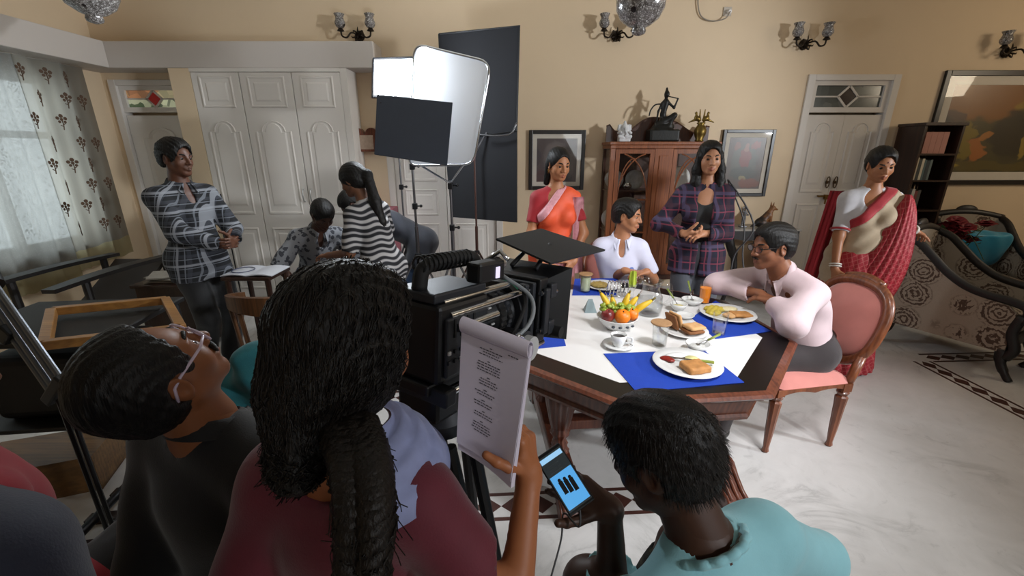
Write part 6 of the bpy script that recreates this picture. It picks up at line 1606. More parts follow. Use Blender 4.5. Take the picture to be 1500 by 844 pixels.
SARI_P = mat('pink_silver_border', 'c68a92', .5, var=.25, scale=60)
upper_garment(A, 'blouse', RB, .007, sleeve=.62, hem=-.14, neck='deep', noise=(.001, 26, 0))
def drape(q, name, m, lo, hi, e, tilt, h=.008, fold=.004, fr=70, band=None):
    """cloth across the torso from one hip over the opposite shoulder: body shape cut by two slanted planes"""
    s = q.s; F = Fd()
    for pr, k in q.torso(e): F.u(pr, k)
    for sd in (1, -1): F.u(p_cone(q.hip[sd], q.hip[sd] - q.u*.12*s, .10*s+e, .11*s+e), .05)
    n = nrm(q.u*math.cos(tilt) - q.l*math.sin(tilt)); c = q.mid
    F2 = Fd(); F2.u(F.prim()); F2.n(lambda p: fold*np.sin(((p - c) @ n)*fr) ); F2.i(p_half(c + n*hi*s, n), .004); F2.i(p_half(c + n*lo*s, -n), .004)
    nk = q.N + q.u2*.012*s; F2.s_(p_cone(nk - q.u2*.02, nk + q.u2*.12*s + q.tf2*.03*s, .062*s, .09*s), .004)
    V, Fc = sdf_mesh(F2, h); return link_mesh(name, V, Fc, m, q.o, True)
def skirt(q, name, m, e=.02, rb=.24, fold=.008, nf=22, h=.011, top=.12):
    s = q.s; F = Fd(); b = V3(q.P[0], q.P[1], .03)
    F.u(p_ell(q.P, (.16*s+e, .125*s+e, .14*s+e), q.RT), 0); F.u(p_cone(q.P - V3(0, 0, .05), b + V3(0, 0, .0), .15*s+e, rb), .06)
    F2 = Fd(); F2.u(F.prim())
    def pl(p):
        a = np.arctan2(p[:, 1]-q.P[1], p[:, 0]-q.P[0]); t = np.clip((q.P[2]-p[:, 2])/q.P[2], 0, 1); return fold*(.2+t)*np.sin(a*nf + 1.5*np.sin(p[:, 2]*3))
    F2.n(pl); F2.i(p_half(q.P + V3(0, 0, top*s), (0, 0, 1))); F2.i(p_half((0, 0, .012), (0, 0, -1)))
    V, Fc = sdf_mesh(F2, h); return link_mesh(name, V, Fc, m, q.o, True)
drape(A, 'sari_drape', SARI_O, -.16, .10, .017, R_(50), fold=.003)
drape(A, 'sari_border', SARI_P, .095, .145, .020, R_(50), fold=.002)
skirt(A, 'sari_skirt', SARI_P, rb=.18)
MB().grid([[A.sh[1] + A.l*(x-.02) + A.tf*(.075 + .015*math.sin(x*60) - .05*t) + V3(0, 0, .045 - .62*t - .03*(1-t)) + A.l*.03*t for t in np.linspace(0, 1, 10)] for x in np.linspace(0, .085, 9)], .004).build('pallu', SARI_P, A.o, smooth=True)
Hf = hair_cap(A, .009, front=.076, side=-.006, ears=False)
Hf.u(p_cone(A.L(0, -.06, .0), A.L(.0, -.085, -.10), .06, .045), .02); Hf.u(p_cone(A.L(-.055, -.045, .0), A.L(-.06, -.055, -.15), .03, .022), .02); Hf.u(p_cone(A.L(.05, -.05, .0), A.L(.05, -.06, -.11), .03, .02), .02)
make_hair(A, Hf)
for sd in (1, -1): MB().ball(A.L(sd*.080, -.004, -.040), .007).tube([A.L(sd*.080, -.004, -.045), A.L(sd*.080, -.004, -.065)], .003, 6).build('earring', BRASS, A.o, smooth=True)
MB().tube([A.N + A.l*x + A.tf*(.055 + .02*math.cos(x*20)) + V3(0, 0, -.015 - .05*math.cos(x*16)) for x in np.linspace(-.075, .075, 13)], .0028, 6).build('necklace', BRASS, A.o, smooth=True)

# ---- schoolboy ---------------------------------------------------------------------------
Bq = build_person('schoolboy in a white short-sleeved shirt seated at the far side of the table', 1.54, (.79, 3.06, .575), -95, 'a06c4c', head=(-32, -6, 0), hs=.94, hunch=8,
    armL=(V3(.93, 2.84, .845), V3(.35, .8, -.2)), armR=(V3(.79, 2.87, .845), V3(-.3, .8, -.2)), handL=dict(d=(-.9, -.3, -.05), n=(0, 0, -1)), handR=dict(d=(.9, -.3, -.05), n=(0, 0, -1)),
    legL=(V3(.84, 2.84, .085), V3(0, -1, .3)), legR=(V3(.68, 2.84, .085), V3(0, -1, .3)), lip='8a4a40', shw=.150)
WS = fabric('white_school_cotton', 'c9c9dc', .8, .03)
upper_garment(Bq, 'shirt', WS, .014, sleeve=.72, hem=.06, neck='v', flare=.012); collar(Bq, WS); trousers(Bq, fabric('navy_school_trousers', '1a1d2c')); shoes(Bq, BLACKSHOE)
bp = Bq.mid + Bq.tf2*.128 + Bq.u2*.03 + Bq.l*.07
MB().lathe([(.001, 0), (.018, 0), (.018, .002), (.001, .003)], bp, 16, R=frame_from(Bq.tf2 + Bq.l*.3)).build('school_badge', mat('blue_badge', '6a7db8', .6, var=.3, scale=120), Bq.o)
make_hair(Bq, hair_cap(Bq, .012, front=.072, side=-.004, nape=-.06, crown=.008))

# ---- woman in plaid shirt ----------------------------------------------------------------
C = build_person('long-haired woman in an open plaid shirt with clasped hands behind the table', 1.68, (1.42, 3.20, .905), -108, 'b07c5c', sex='f', head=(-100, -5, 3), bust=.014, wide=1.0,
    armL=(V3(1.345, 2.985, 1.085), V3(.7, .25, -.6)), armR=(V3(1.215, 2.985, 1.085), V3(-.7, .25, -.6)), handL=dict(d=(-.8, -.35, -.05), n=(-.1, .5, -.8), curl=(.45, .45, .5, .5), thumb=.3), handR=dict(d=(.8, -.35, .05), n=(-.1, .5, .6), curl=(.4, .4, .45, .5), thumb=.3), lip='7a2430')
PL = plaid('red_navy_plaid', '141228', '42202e', '7d3446', '4a4260', R_(14), freq=30, w1=.55)
upper_garment(C, 'black_top', fabric('black_jersey', '0b0b0d'), .007, sleeve=.2, hem=-.02, neck='deep', arms=(), noise=(.001, 20, 0))
upper_garment(C, 'plaid_shirt', PL, .014, sleeve=1.94, hem=.15, neck='open', flare=.008, lower_e=.008, noise=(.0045, 24, 1.0))
trousers(C, JEANS, .012); shoes(C, BLACKSHOE)
Hf = hair_cap(C, .010, front=.078, side=-.008, ears=False, crown=.004)
for sd, ln in ((-1, -.30), (1, -.20)): Hf.u(p_path([C.L(sd*.070, .005, .02), C.L(sd*.082, .0, -.08), C.L(sd*.085, .015, -.17), C.L(sd*.080, .045, ln)], [.026, .034, .034, .020]), .02)
Hf.u(p_path([C.L(0, -.06, .0), C.L(0, -.085, -.12), C.L(0, -.09, -.28)], [.07, .065, .05]), .03); make_hair(C, Hf)
bag = empty('handbag', (1.66, 3.14, .62), 0, 'black handbag with chrome clasp hanging at the plaid-shirt woman\'s side', 'handbag')
bc = V3(1.70, 3.10, .70)
F = Fd(); F.u(p_box(bc, (.10, .05, .10), .04, rotz(.4)), 0); F.i(p_half(bc + V3(0, 0, .085), (0, 0, 1)), .02); sdf_obj(F, .009, 'bag_body', BLACKSHOE, bag)
MB().tube(bez([bc + V3(-.05, 0, .08), bc + V3(-.035, .0, .22), bc + V3(.03, -.06, .44), C.sh[1] + V3(.0, .0, .105), bc + V3(.06, .14, .44), bc + V3(.03, .02, .20), bc + V3(.05, 0, .08)], 5), .006, 6).build('strap', mat('grey_strap', '4a4a4c', .5), bag, smooth=True)
for dx in (-.03, .03): MB().ball(bc + V3(dx, -.045, .095), .011).build('clasp', STEEL, bag, smooth=True)

# ---- man seated at the table -------------------------------------------------------------
Dm = build_person('moustached man in glasses and pale pink shirt leaning on the table', 1.70, (1.73, 2.29, .55), 186, '7e4f36', up=(-.26, -.02, .95), hunch=30, head=(186, -6, 0), belly=.015, wide=1.05,
    armL=(V3(1.42, 2.17, .865), V3(.25, -.9, .10)), armR=(V3(1.41, 2.30, .865), V3(-.4, .85, .08)), handL=dict(d=(-.5, .8, 0), n=(0, 0, -1), curl=(.25,)*4), handR=dict(d=(.1, -.95, .0), n=(0, 0, -1), curl=(.25,)*4),
    legL=(V3(1.22, 2.16, .088), V3(-1, -.1, .4), (-1, -.25)), legR=(V3(1.22, 2.42, .088), V3(-1, 0, .4), (-1, 0)), lip='6e4034', hh=.0036, fat=1.03)
SH = fabric('pale_pink_shirting', 'c9b2b6', .75, .04)
upper_garment(Dm, 'shirt', SH, .016, sleeve=1.78, hem=.03, neck='v', flare=.010, h=.008, noise=(.005, 24, 2.0)); collar(Dm, SH)
trousers(Dm, fabric('dark_brown_trousers', '2b2223')); shoes(Dm, BLACKSHOE)
make_hair(Dm, hair_cap(Dm, .013, front=.072, side=-.002, nape=-.07, crown=.006)); spectacles(Dm, mat('gunmetal', '2a2624', .3, .8), SPEC_GLASS, tm=0)
MB().tube([Dm.L(x, .098 - abs(x)*.28, -.047 - abs(x)*.2) for x in np.linspace(-.026, .026, 9)], [.0015, .0035, .0045, .005, .0045, .005, .0045, .0035, .0015], 6).build('moustache', HAIR, Dm.o, smooth=True)
MB().tube([Dm.P + Dm.u*.075 + .148*(Dm.l*math.sin(t)*1.0) + .128*(Dm.tf*math.cos(t)) for t in np.linspace(0, 2*math.pi, 33)], .014, 6, caps=False).build('belt', BLACKSHOE, Dm.o, smooth=True)

# ---- woman in red and cream sari ---------------------------------------------------------
Eq = build_person('woman in a red and cream sari resting her hand on the damask armchair', 1.64, (2.60, 3.14, .885), -104, 'a06a48', sex='f', head=(-104, -16, 4), bust=.018, wide=1.10, belly=.02,
    armL=(V3(3.14, 3.30, 1.05), V3(.3, .3, -.9)), armR=(V3(2.37, 3.02, .80), V3(-.8, .2, -.2)), handL=dict(d=(.85, .25, -.35), n=(0, 0, -1), curl=(.35,)*4), handR=dict(d=(.1, -.3, -.9), n=(.9, .2, 0)), lip='6e2428')
g = NG('red_check_sari'); v = g.coord('Object', rot=(0, .6, .9)); s_ = g.sep(v)
ln = g.math('MAXIMUM', g.math('GREATER_THAN', g.math('SINE', g.math('MULTIPLY', s_[0], 240)), .86), g.math('GREATER_THAN', g.math('SINE', g.math('MULTIPLY', s_[2], 240)), .86))
g.col(g.mix(g.math('MULTIPLY', ln, .35), g.mix(g.noise(v, 9, 3), hexc('860d1c'), hexc('a8182a')), hexc('c97a74'))); g.set(rough=.65); SARI_R = g.m
CREAMC = fabric('cream_cotton', 'ad9a80', .8); RPLAIN = fabric('plain_red_border', '9c1220', .7); WBL = fabric('white_blouse', 'c2c0c4', .8)
upper_garment(Eq, 'blouse', WBL, .008, sleeve=.85, hem=-.14, neck='deep', noise=(.0015, 26, 0))
MB().tube([Eq.sh[-1] + (Eq.el[-1]-Eq.sh[-1])*.83 + .056*(math.cos(t)*frame_from(Eq.el[-1]-Eq.sh[-1])[:, 0] + math.sin(t)*frame_from(Eq.el[-1]-Eq.sh[-1])[:, 1]) for t in np.linspace(0, 2*math.pi, 25)], .008, 6, caps=False).build('sleeve_border', RPLAIN, Eq.o, smooth=True)
drape(Eq, 'sari_drape', CREAMC, -.30, .06, .020, R_(46), fold=.004)
drape(Eq, 'sari_border', RPLAIN, .055, .115, .023, R_(46), fold=.002)
# pleated red end falling from the left shoulder across the front
nP = 30; P = []
for i in range(nP):
    x = i/(nP-1); row = []
    for t_ in np.linspace(-.16, 1, 21):
        t = max(0.0, t_); wdt = .055 + .195*t; a = (x - .5); bk = max(0.0, -t_)
        p = Eq.sh[1]*(1-t)**1.0 + (Eq.P + V3(.03, -.03, -.42))*t
        p = p + Eq.l*(a*2*wdt + .05*(1-t)) + Eq.tf*(.075 + .15*math.sin(math.pi*min(1, t*1.1))**.7*.8 + .012*math.sin(x*46)*(.4+.6*t) - .35*a*a*(.3 + t)) + V3(0, 0, .060*(1-t)**3 - .16*abs(a)*(1-t)**2 - bk*bk*9) - Eq.tf*bk*1.3
        row.append(p)
    P.append(row)
MB().grid(P, .005).build('pallu', SARI_R, Eq.o, smooth=True)
skirt(Eq, 'sari_skirt', SARI_R, .03, .27)
P = [[Eq.sh[-1] + Eq.l*(.02 - .10*x) - Eq.tf*(.02 + .05*math.sin(x*9)*.4) - Eq.tf*.06 + V3(0, 0, .05 - .78*t) - Eq.l*(.07*t) + Eq.tf*.012*math.sin(x*30) for t in np.linspace(0, 1, 12)] for x in np.linspace(0, 1, 14)]
MB().grid(P, .004).build('sari_end', RPLAIN, Eq.o, smooth=True)
Hf = hair_cap(Eq, .013, front=.084, side=-.008, ears=True, crown=.006); Hf.u(p_ell(Eq.L(0, -.125, .0), .05), .02); make_hair(Eq, Hf)
MB().ball(Eq.L(0, .0865, .045), .0045).build('bindi', mat('red_bindi', '5a0c14', .5), Eq.o, smooth=True)
BANGLE = mat('white_shell', 'd2ccc4', .3)
for sd in (1, -1):
    d = nrm(Eq.wr[sd]-Eq.el[sd]); fr_ = frame_from(d)
    for k in range(2):
        c_ = Eq.wr[sd] - d*(.02 + .016*k); MB().tube([c_ + .034*(math.cos(t)*fr_[:, 0] + math.sin(t)*fr_[:, 1]) for t in np.linspace(0, 2*math.pi, 21)], .006, 6, caps=False).build('bangle', BANGLE, Eq.o, smooth=True)

# ---- man in checked shirt ----------------------------------------------------------------
Fm = build_person('man in a black and white checked shirt standing in front of the wardrobe corner', 1.68, (-2.30, 3.03, .905), -22, '5c3a2a', head=(-12, -4, 0), wide=1.0, belly=.012,
    armL=(V3(-1.99, 3.00, 1.03), V3(-.3, .9, -.3)), armR=(V3(-2.02, 2.93, 1.02), V3(-.3, -.9, -.3)), handL=dict(d=(.3, -.9, 0), n=(-.9, 0, 0), curl=(.5,)*4), handR=dict(d=(.5, .8, 0), n=(-.9, 0, 0), curl=(.5,)*4))
CK = plaid('black_white_check', '0d0f14', '3c3f48', '6e727a', '8d9096', R_(22), freq=46, w1=.45)
upper_garment(Fm, 'shirt', CK, .018, sleeve=1.9, hem=.14, neck='v', flare=.008, lower_e=.01, noise=(.004, 22, 3.0)); collar(Fm, CK); trousers(Fm, BLACKC); shoes(Fm, BLACKSHOE)
make_hair(Fm, hair_cap(Fm, .016, front=.076, side=-.004, nape=-.06, crown=.016), grooves=.0025)

# ---- seated man in printed shirt ---------------------------------------------------------
Gm = build_person('man in a grey printed shirt sitting and looking down before the wardrobe', 1.68, (-1.78, 3.72, .545), -52, '4a2e22', up=(.22, -.18, .95), hunch=16, head=(-45, -42, 0),
    armL=(V3(-1.35, 3.45, .62), V3(.5, .6, -.5)), armR=(V3(-1.72, 3.28, .60), V3(-.6, -.3, -.5)), legL=(V3(-1.32, 3.42, .09), V3(.6, -.6, .5)), legR=(V3(-1.58, 3.20, .09), V3(.3, -.8, .5)))
g = NG('grey_print_cotton'); v = g.coord(); n1 = g.voro(v, 26); n2 = g.noise(v, 40, 3)
g.col(g.mix(g.math('GREATER_THAN', g.math('ADD', n1, n2), .92), hexc('3d3f46'), hexc('85878c'))); g.set(rough=.85); PRN = g.m
upper_garment(Gm, 'shirt', PRN, .016, sleeve=1.0, hem=.06, neck='v', flare=.012, noise=(.004, 22, 4.0)); collar(Gm, PRN); trousers(Gm, BJEANS); shoes(Gm, BLACKSHOE); make_hair(Gm, hair_cap(Gm, .013, front=.06, nape=-.06, crown=.006))
# ---- bending person ----------------------------------------------------------------------
Hm = build_person('person in a charcoal shirt and jeans bending forward behind the striped-top woman', 1.66, (-.84, 3.93, .84), 196, '4e3226', up=(-.78, -.17, .52), hunch=6, head=(205, -45, 0),
    armL=(V3(-1.50, 3.52, .72), V3(.2, -.5, -.6)), armR=(V3(-1.50, 3.82, .72), V3(.2, .5, -.6)))
upper_garment(Hm, 'shirt', fabric('charcoal_cotton', '2c2f38'), .022, sleeve=.9, hem=.14, flare=.012, lower_e=.012, noise=(.004, 20, 5.0)); trousers(Hm, BJEANS, .014); shoes(Hm, BLACKSHOE); make_hair(Hm, hair_cap(Hm, .013, front=.06, nape=-.06))
# ---- ponytail woman ----------------------------------------------------------------------
Iq = build_person('woman with a long ponytail in a striped top leaning over from behind', 1.56, (-.96, 3.06, .83), 150, '6a4632', sex='f', up=(-.14, .04, .98), hunch=12, head=(165, -20, 0),
    armL=(V3(-1.33, 3.02, .92), V3(.5, -.5, -.5)), armR=(V3(-1.20, 3.32, .95), V3(.3, .7, -.4)), handL=dict(d=(-.9, .2, -.1), n=(0, 0, -1)))
g = NG('zigzag_stripe_knit'); v = g.coord(); s_ = g.sep(v)
w_ = g.math('ADD', g.math('MULTIPLY', s_[2], 150), g.math('MULTIPLY', g.math('SINE', g.math('MULTIPLY', g.math('ADD', s_[0], s_[1]), 26)), 1.5))
g.col(g.ramp(g.math('ADD', g.math('MULTIPLY', g.math('SINE', w_), .35), g.math('ADD', .5, g.math('MULTIPLY', g.math('SINE', g.math('MULTIPLY', w_, .37)), .15))), [(.2, hexc('141418')), (.45, hexc('2a2a30')), (.5, hexc('6e6d70')), (.75, hexc('a5a3a2'))])); g.set(rough=.85); STR = g.m
upper_garment(Iq, 'top', STR, .014, sleeve=.95, hem=.14, flare=.010, lower_e=.024); trousers(Iq, BJEANS, .008, waist=.02); shoes(Iq, BLACKSHOE)
Hf = hair_cap(Iq, .014, front=.064, nape=-.08, side=-.01, ears=False)
Hf.u(p_path([Iq.L(0, -.09, .02), Iq.L(.0, -.135, .0), Iq.HC + V3(.16, -.06, -.14), Iq.HC + V3(.20, -.08, -.28), Iq.HC + V3(.22, -.09, -.36)], [.04, .034, .040, .030, .008]), .02)
make_hair(Iq, Hf)
# ---- strands laid over a hair surface ------------------------------------------------------
def strands(q, name, m, roots, flow, n, seg=7, L=(.08, .14), r=.0011, seed=1, jit=.35, lift=.0, F=None):
    """thin locks that start on the given points and follow the flow field; F keeps them on the surface"""
    rg_ = np.random.RandomState(seed); idx = rg_.randint(0, len(roots), n); p = roots[idx].copy(); nl_ = rg_.uniform(L[0], L[1], n); P = [p.copy()]
    for k in range(seg):
        d = flow(p) + rg_.normal(0, jit, (n, 3))*(.35 if k else .6); d /= np.maximum(1e-6, np.linalg.norm(d, axis=1))[:, None]
        p = p + d*(nl_/seg)[:, None]
        if F is not None:
            e = .004; v0 = F(p); gx = np.stack([(F(p + e*np.eye(3)[i]) - v0)/e for i in range(3)], 1); p = p - gx*(np.clip(v0 - lift, -.02, .02))[:, None]
        P.append(p.copy())
    P = np.stack(P, 1)                                   # n, seg+1, 3
    T = np.gradient(P, axis=1); T /= np.maximum(1e-9, np.linalg.norm(T, axis=2))[..., None]
    A_ = np.cross(T, V3(.3, .2, .93)); A_ /= np.maximum(1e-9, np.linalg.norm(A_, axis=2))[..., None]; B_ = np.cross(T, A_)
    rad = r*np.linspace(1, .25, seg+1)[None, :, None]*rg_.uniform(.6, 1.3, n)[:, None, None]
    ring = [P + rad*(math.cos(a)*A_ + math.sin(a)*B_) for a in (0, 2.094, 4.189)]
    V = np.stack(ring, 2).reshape(-1, 3); S1 = seg+1; f = []
    base_ = (np.arange(n)*S1*3)[:, None, None]; ks = (np.arange(seg)*3)[None, :, None]; js = np.arange(3)[None, None, :]; jn = (js+1) % 3
    f = np.stack([base_+ks+js, base_+ks+jn, base_+ks+3+jn, base_+ks+3+js], -1).reshape(-1, 4)
    return link_mesh(name, V, f, m, q.o, True)
HAIR2 = hair_mat('hair_strand', '14100e', .42)
# ---- woman with the braid holding the script -----------------------------------------------
K = build_person('woman with a thick black braid in a maroon kurta holding up a script pad', 1.40, (-.215, .455, .785), 76, '9a5f3c', sex='f', hunch=4, head=(62, -10, 0),
    hc=at(512, 508, d=.625), armR=(at(775, 696, d=.705), V3(.75, -.15, -.7)), armL=(V3(-.43, .56, .74), V3(-.3, -.9, -.1)), handR=dict(d=(-.08, .22, .97), n=(-.85, .35, .05), curl=(.42, .48, .55, .6), thumb=.55, spread=.05, thumb_out=1.15),
    hs=.95, hb=.009, hh=.005, hhand=.003)
MAR = fabric('maroon_kurta', '5c1226', .75, .15); LAV = mat('lavender_scarf', '8d96c0', .8, var=.25, scale=30, sheen=.2)
upper_garment(K, 'kurta', MAR, .014, sleeve=1.15, hem=.24, neck='deep', flare=.02, lower_e=.004, h=.008, noise=(.0045, 22, 6.0)); trousers(K, BLACKC); shoes(K, BLACKSHOE)
# scarf over the right shoulder
P = []
for i, t in enumerate(np.linspace(0, 1, 22)):
    a = 3.95 + t*2.0; row = []
    for j, w_ in enumerate(np.linspace(0, 1, 12)):
        rr = .070 + .085*w_; c = K.N + K.tf2*.01
        d = K.tf2*math.cos(a) + K.l*math.sin(a); row.append(c + d*rr + V3(0, 0, .050 - .030*w_ - .055*w_*w_ + .006*math.sin(w_*22 + t*5)))
    P.append(row)
MB().grid(P, .006).build('scarf', LAV, K.o, smooth=True)
Hf = hair_cap(K, .012, front=.062, nape=-.085, side=-.02, ears=False, crown=.004)
Hf.u(p_ell(K.L(0, -.075, -.040), np.array([.066, .055, .062])*K.hs, K.Rh), .03); Hf.u(p_cone(K.L(-.01, -.09, -.06), K.L(-.03, -.112, -.135), .045, .034), .03)
for sd in (1, -1): Hf.u(p_ell(K.L(sd*.052, -.02, -.025), np.array([.036, .065, .065])*K.hs, K.Rh), .03)
Hk = make_hair(K, Hf, h=.0045, grooves=.0016, fr=60)
vk = np.array([v.co for v in Hk.data.vertices]) + wloc(K.o)
nap = K.L(-.03, -.11, -.13)
def flow_k(p):
    d = nap - p; d /= np.maximum(1e-6, np.linalg.norm(d, axis=1))[:, None]; return d*.9 + V3(0, 0, -.12)
strands(K, 'hair_strands', HAIR2, vk, flow_k, 2600, seg=8, L=(.04, .10), r=.0011, F=Hf, lift=.0012, jit=.16)
# braid: three interlaced locks
b0 = at(512, 626, d=.545); b1_ = at(530, 690, d=.485); b2_ = at(534, 790, d=.455); b3_ = at(520, 960, d=.45)
path = np.array(bez([b0, b1_, b2_, b3_], 40)); nn_ = len(path); tt = np.linspace(0, 1, nn_)
sx_ = nrm(V3(1, -.15, 0)); sy_ = nrm(np.cross(V3(0, 0, 1), sx_)); br = MB(); rb = np.random.RandomState(4)
for lock in range(3):
    ph = lock*2*math.pi/3; w_ = 26.0
    cen = path + (np.sin(tt*w_*1.5 + ph)*.021*(1-.25*tt))[:, None]*sx_ + (np.sin(2*(tt*w_*1.5 + ph))*.013)[:, None]*sy_
    br.tube(cen, .0175*(1-.3*tt), 10)
    for fi in range(26):
        a = fi*2*math.pi/26; o_ = (.0165*(1-.3*tt))[:, None]*(math.cos(a)*sx_ + math.sin(a)*sy_); br.tube((cen + o_ + rb.normal(0, .0012, cen.shape))[::2], .0016, 3, caps=False)
br.build('braid', HAIR2, K.o, smooth=True)
rg_ = np.random.RandomState(9); fz = MB()
for i in range(90):
    t = rg_.randint(0, nn_-8); a = rg_.uniform(0, 6.28); p = path[t] + .030*(math.cos(a)*sx_ + math.sin(a)*sy_); d = (math.cos(a)*sx_ + math.sin(a)*sy_)*.012 + V3(0, 0, -.03)
    fz.tube([p, p + d*.6, p + d + rg_.normal(0, .006, 3)], .0007, 3, caps=False)
tag(fz.build('loose_hair', HAIR2, K.o), kind='stuff')
# script pad in her hand
pad = empty('script_pad', at(720, 700, d=.69), 0, 'white script pad with a rolled top page and typed lines in the raised hand', 'script')
q4 = [at(677, 470, d=.705), at(776, 508, d=.655), at(748, 706, d=.655), at(669, 648, d=.705)]
PAPER = mat('lilac_white_paper', 'c3bccb', .75, var=.03); pn = nrm(np.cross(q4[1]-q4[0], q4[3]-q4[0])); pn = pn if pn[1] > 0 else -pn
def pq(u, v): return (q4[0]*(1-u) + q4[1]*u)*(1-v) + (q4[3]*(1-u) + q4[2]*u)*v + pn*.006*math.sin(u*3.1)*(.3 + v)
MB().grid([[pq(u, v) for v in np.linspace(0, 1, 12)] for u in np.linspace(0, 1, 10)], .0012).build('top_page', PAPER, pad, smooth='auto')
MB().grid([[pq(u, v) + pn*.008 + (q4[3]-q4[0])*.06*v for v in np.linspace(0, 1, 8)] for u in np.linspace(0, 1, 8)], .009).build('page_block', PAPER, pad, smooth='auto')
tdir = nrm(q4[1]-q4[0]); vdir = nrm(q4[3]-q4[0]); rr = .013
P = [[pq(0, 0) + tdir*t*np.linalg.norm(q4[1]-q4[0]) + pn*(rr*.3 + rr*math.cos(a)) - vdir*(rr*math.sin(a) - .006) for a in np.linspace(-2.4, 4.4, 18)] for t in np.linspace(0, 1, 5)]
MB().grid(P, .0012).build('rolled_page', PAPER, pad, smooth='auto')
tx = MB(); rt = random.Random(11); v = .13
for blk, nl__ in ((.47, 3), (.45, 4), (.46, 3), (.42, 2), (.40, 2), (.42, 2), (.40, 4)):
    tx_w = .06; u0 = blk
    for li in range(nl__ + 1):
        w_ = .05 if li == 0 else rt.uniform(.24, .36); uu = blk - w_/2; 
        while uu < blk + w_/2:
            ww = rt.uniform(.02, .055); ue = min(uu+ww, blk + w_/2)
            a, b = pq(uu, v) - pn*.0012, pq(ue, v) - pn*.0012; c, d = pq(ue, v+.0075) - pn*.0012, pq(uu, v+.0075) - pn*.0012
            tx.add([a, b, c, d], [(0, 1, 2, 3)]); uu = ue + .012
        v += .021
    v += .022
for uu in (.72, .76, .80, .84):
    a, b = pq(uu, .12) - pn*.0012, pq(uu+.03, .12) - pn*.0012; tx.add([a, b, pq(uu+.03, .128) - pn*.0012, pq(uu, .128) - pn*.0012], [(0, 1, 2, 3)])
tag(tx.build('typed_lines', mat('ink', '3a3640', .8), pad), kind='stuff')

# ---- man with spectacles looking up -----------------------------------------------------------
J = build_person('balding man in black with white-armed spectacles tilting his face upward', 1.72, (-.70, .66, .60), 70, '8a5636', head=(66, 40, 0), wide=1.12, belly=.03, hb=.010, hh=.0034, fat=1.05, neck_fwd=.0, hc=at(232, 552, d=.86), armR=(V3(-.56, 1.02, .62), V3(-.1, -.3, -1)), armL=(V3(-.92, 1.02, .62), V3(-.1, -.3, -1)),
    legL=(V3(-.85, 1.10, .088), V3(0, 1, .5)), legR=(V3(-.60, 1.12, .088), V3(0, 1, .5)), lip='6e4034')
upper_garment(J, 'shirt', BLACKC, .018, sleeve=1.9, hem=.08, neck='round', flare=.014, h=.009, noise=(.005, 20, 7.0)); collar(J, BLACKC); trousers(J, fabric('charcoal_trousers', '1b1c20')); shoes(J, BLACKSHOE)
Hf = hair_cap(J, .013, front=.112, nape=-.085, side=.008, ears=True)
make_hair(J, Hf, h=.0045, grooves=.0014)
vj = np.array([v.co for v in J.o.children[-1].data.vertices]) + wloc(J.o)
strands(J, 'hair_strands', HAIR2, vj, lambda p: np.tile(-J.hf*.8 - J.hu*.5, (len(p), 1)), 1500, seg=5, L=(.02, .05), r=.0010, F=Hf, lift=.001, jit=.3)
spectacles(J, mat('white_plastic_frame', 'c9b8cc', .3, var=.05), SPEC_GLASS, thick=.0026)
MB().tube([J.L(x, .100 - abs(x)*.30, -.046 - abs(x)*.25) for x in np.linspace(-.03, .03, 9)], [.002, .005, .0065, .0068, .006, .0068, .0065, .005, .002], 8).build('moustache', HAIR2, J.o, smooth=True)

# ---- man with the phone -----------------------------------------------------------------------
Lm = build_person('man in a turquoise henley shirt bending over a phone in front of the table', 1.70, (.43, .52, .545), 118, '3e2519', up=(-.20, .12, .95), hunch=10, head=(142, -26, 0), hb=.009, hh=.0034, hhand=.003, neck_fwd=.03, hc=at(968, 668, d=.865),
    armL=(at(893, 745, d=.99), V3(.1, -.35, -.95)), armR=(V3(.62, .90, .48), V3(.8, .2, -.4)), handL=dict(d=(-.88, .30, .36), n=(.10, -.85, .50), curl=(.2, .22, .25, .28), thumb=.35, spread=.03, thumb_out=.6),
    legL=(V3(.12, .86, .205), V3(-.35, .4, .9)), legR=(V3(.36, .98, .09), V3(.2, .6, .8)), lip='4a2a22')
TEAL = fabric('turquoise_jersey', '86bcc6', .85, .06)
upper_garment(Lm, 'henley_shirt', TEAL, .014, sleeve=1.28, hem=.10, neck='round', flare=.012, h=.007, noise=(.0045, 24, 8.0))
# scalloped neck band
bandp = []
for t in np.linspace(0, 2*math.pi, 61):
    d = Lm.tf2*math.cos(t) + Lm.l*math.sin(t); r0 = .080 + .0035*math.sin(t*17); bandp.append(Lm.N + d*r0*Lm.s + Lm.u2*(.018 - .030*(math.cos(t)*.5+.5) + .002*math.sin(t*17))*Lm.s)
MB().tube(bandp, .009, 8, caps=False).build('neck_band', TEAL, Lm.o, smooth=True)
MB().tube([p + (p - Lm.N)*-.10 for p in bandp], .006, 8, caps=False).build('collar_lining', fabric('grey_lining', '4c5654'), Lm.o, smooth=True)
CAMO = NG('camouflage_cotton'); v = CAMO.coord(); CAMO.col(CAMO.ramp(CAMO.noise(v, 14, 3, .5, 1.0), [(.38, hexc('0d0d0d')), (.5, hexc('22231c')), (.58, hexc('3d3a2c')), (.66, hexc('15170f'))], 'CONSTANT')); CAMO.set(rough=.85)
trousers(Lm, CAMO.m, .016); shoes(Lm, BLACKSHOE)
Hf = hair_cap(Lm, .013, front=.066, nape=-.085, side=-.004, ears=True, crown=.012)
Hl = make_hair(Lm, Hf, h=.004, grooves=.0010)
vl = np.array([v.co for v in Hl.data.vertices]) + wloc(Lm.o)
strands(Lm, 'hair_strands', HAIR2, vl, lambda p: (p - Lm.HC)*4 - Lm.hu*.9 + Lm.hf*.15, 3200, seg=4, L=(.010, .022), r=.0009, jit=.25)
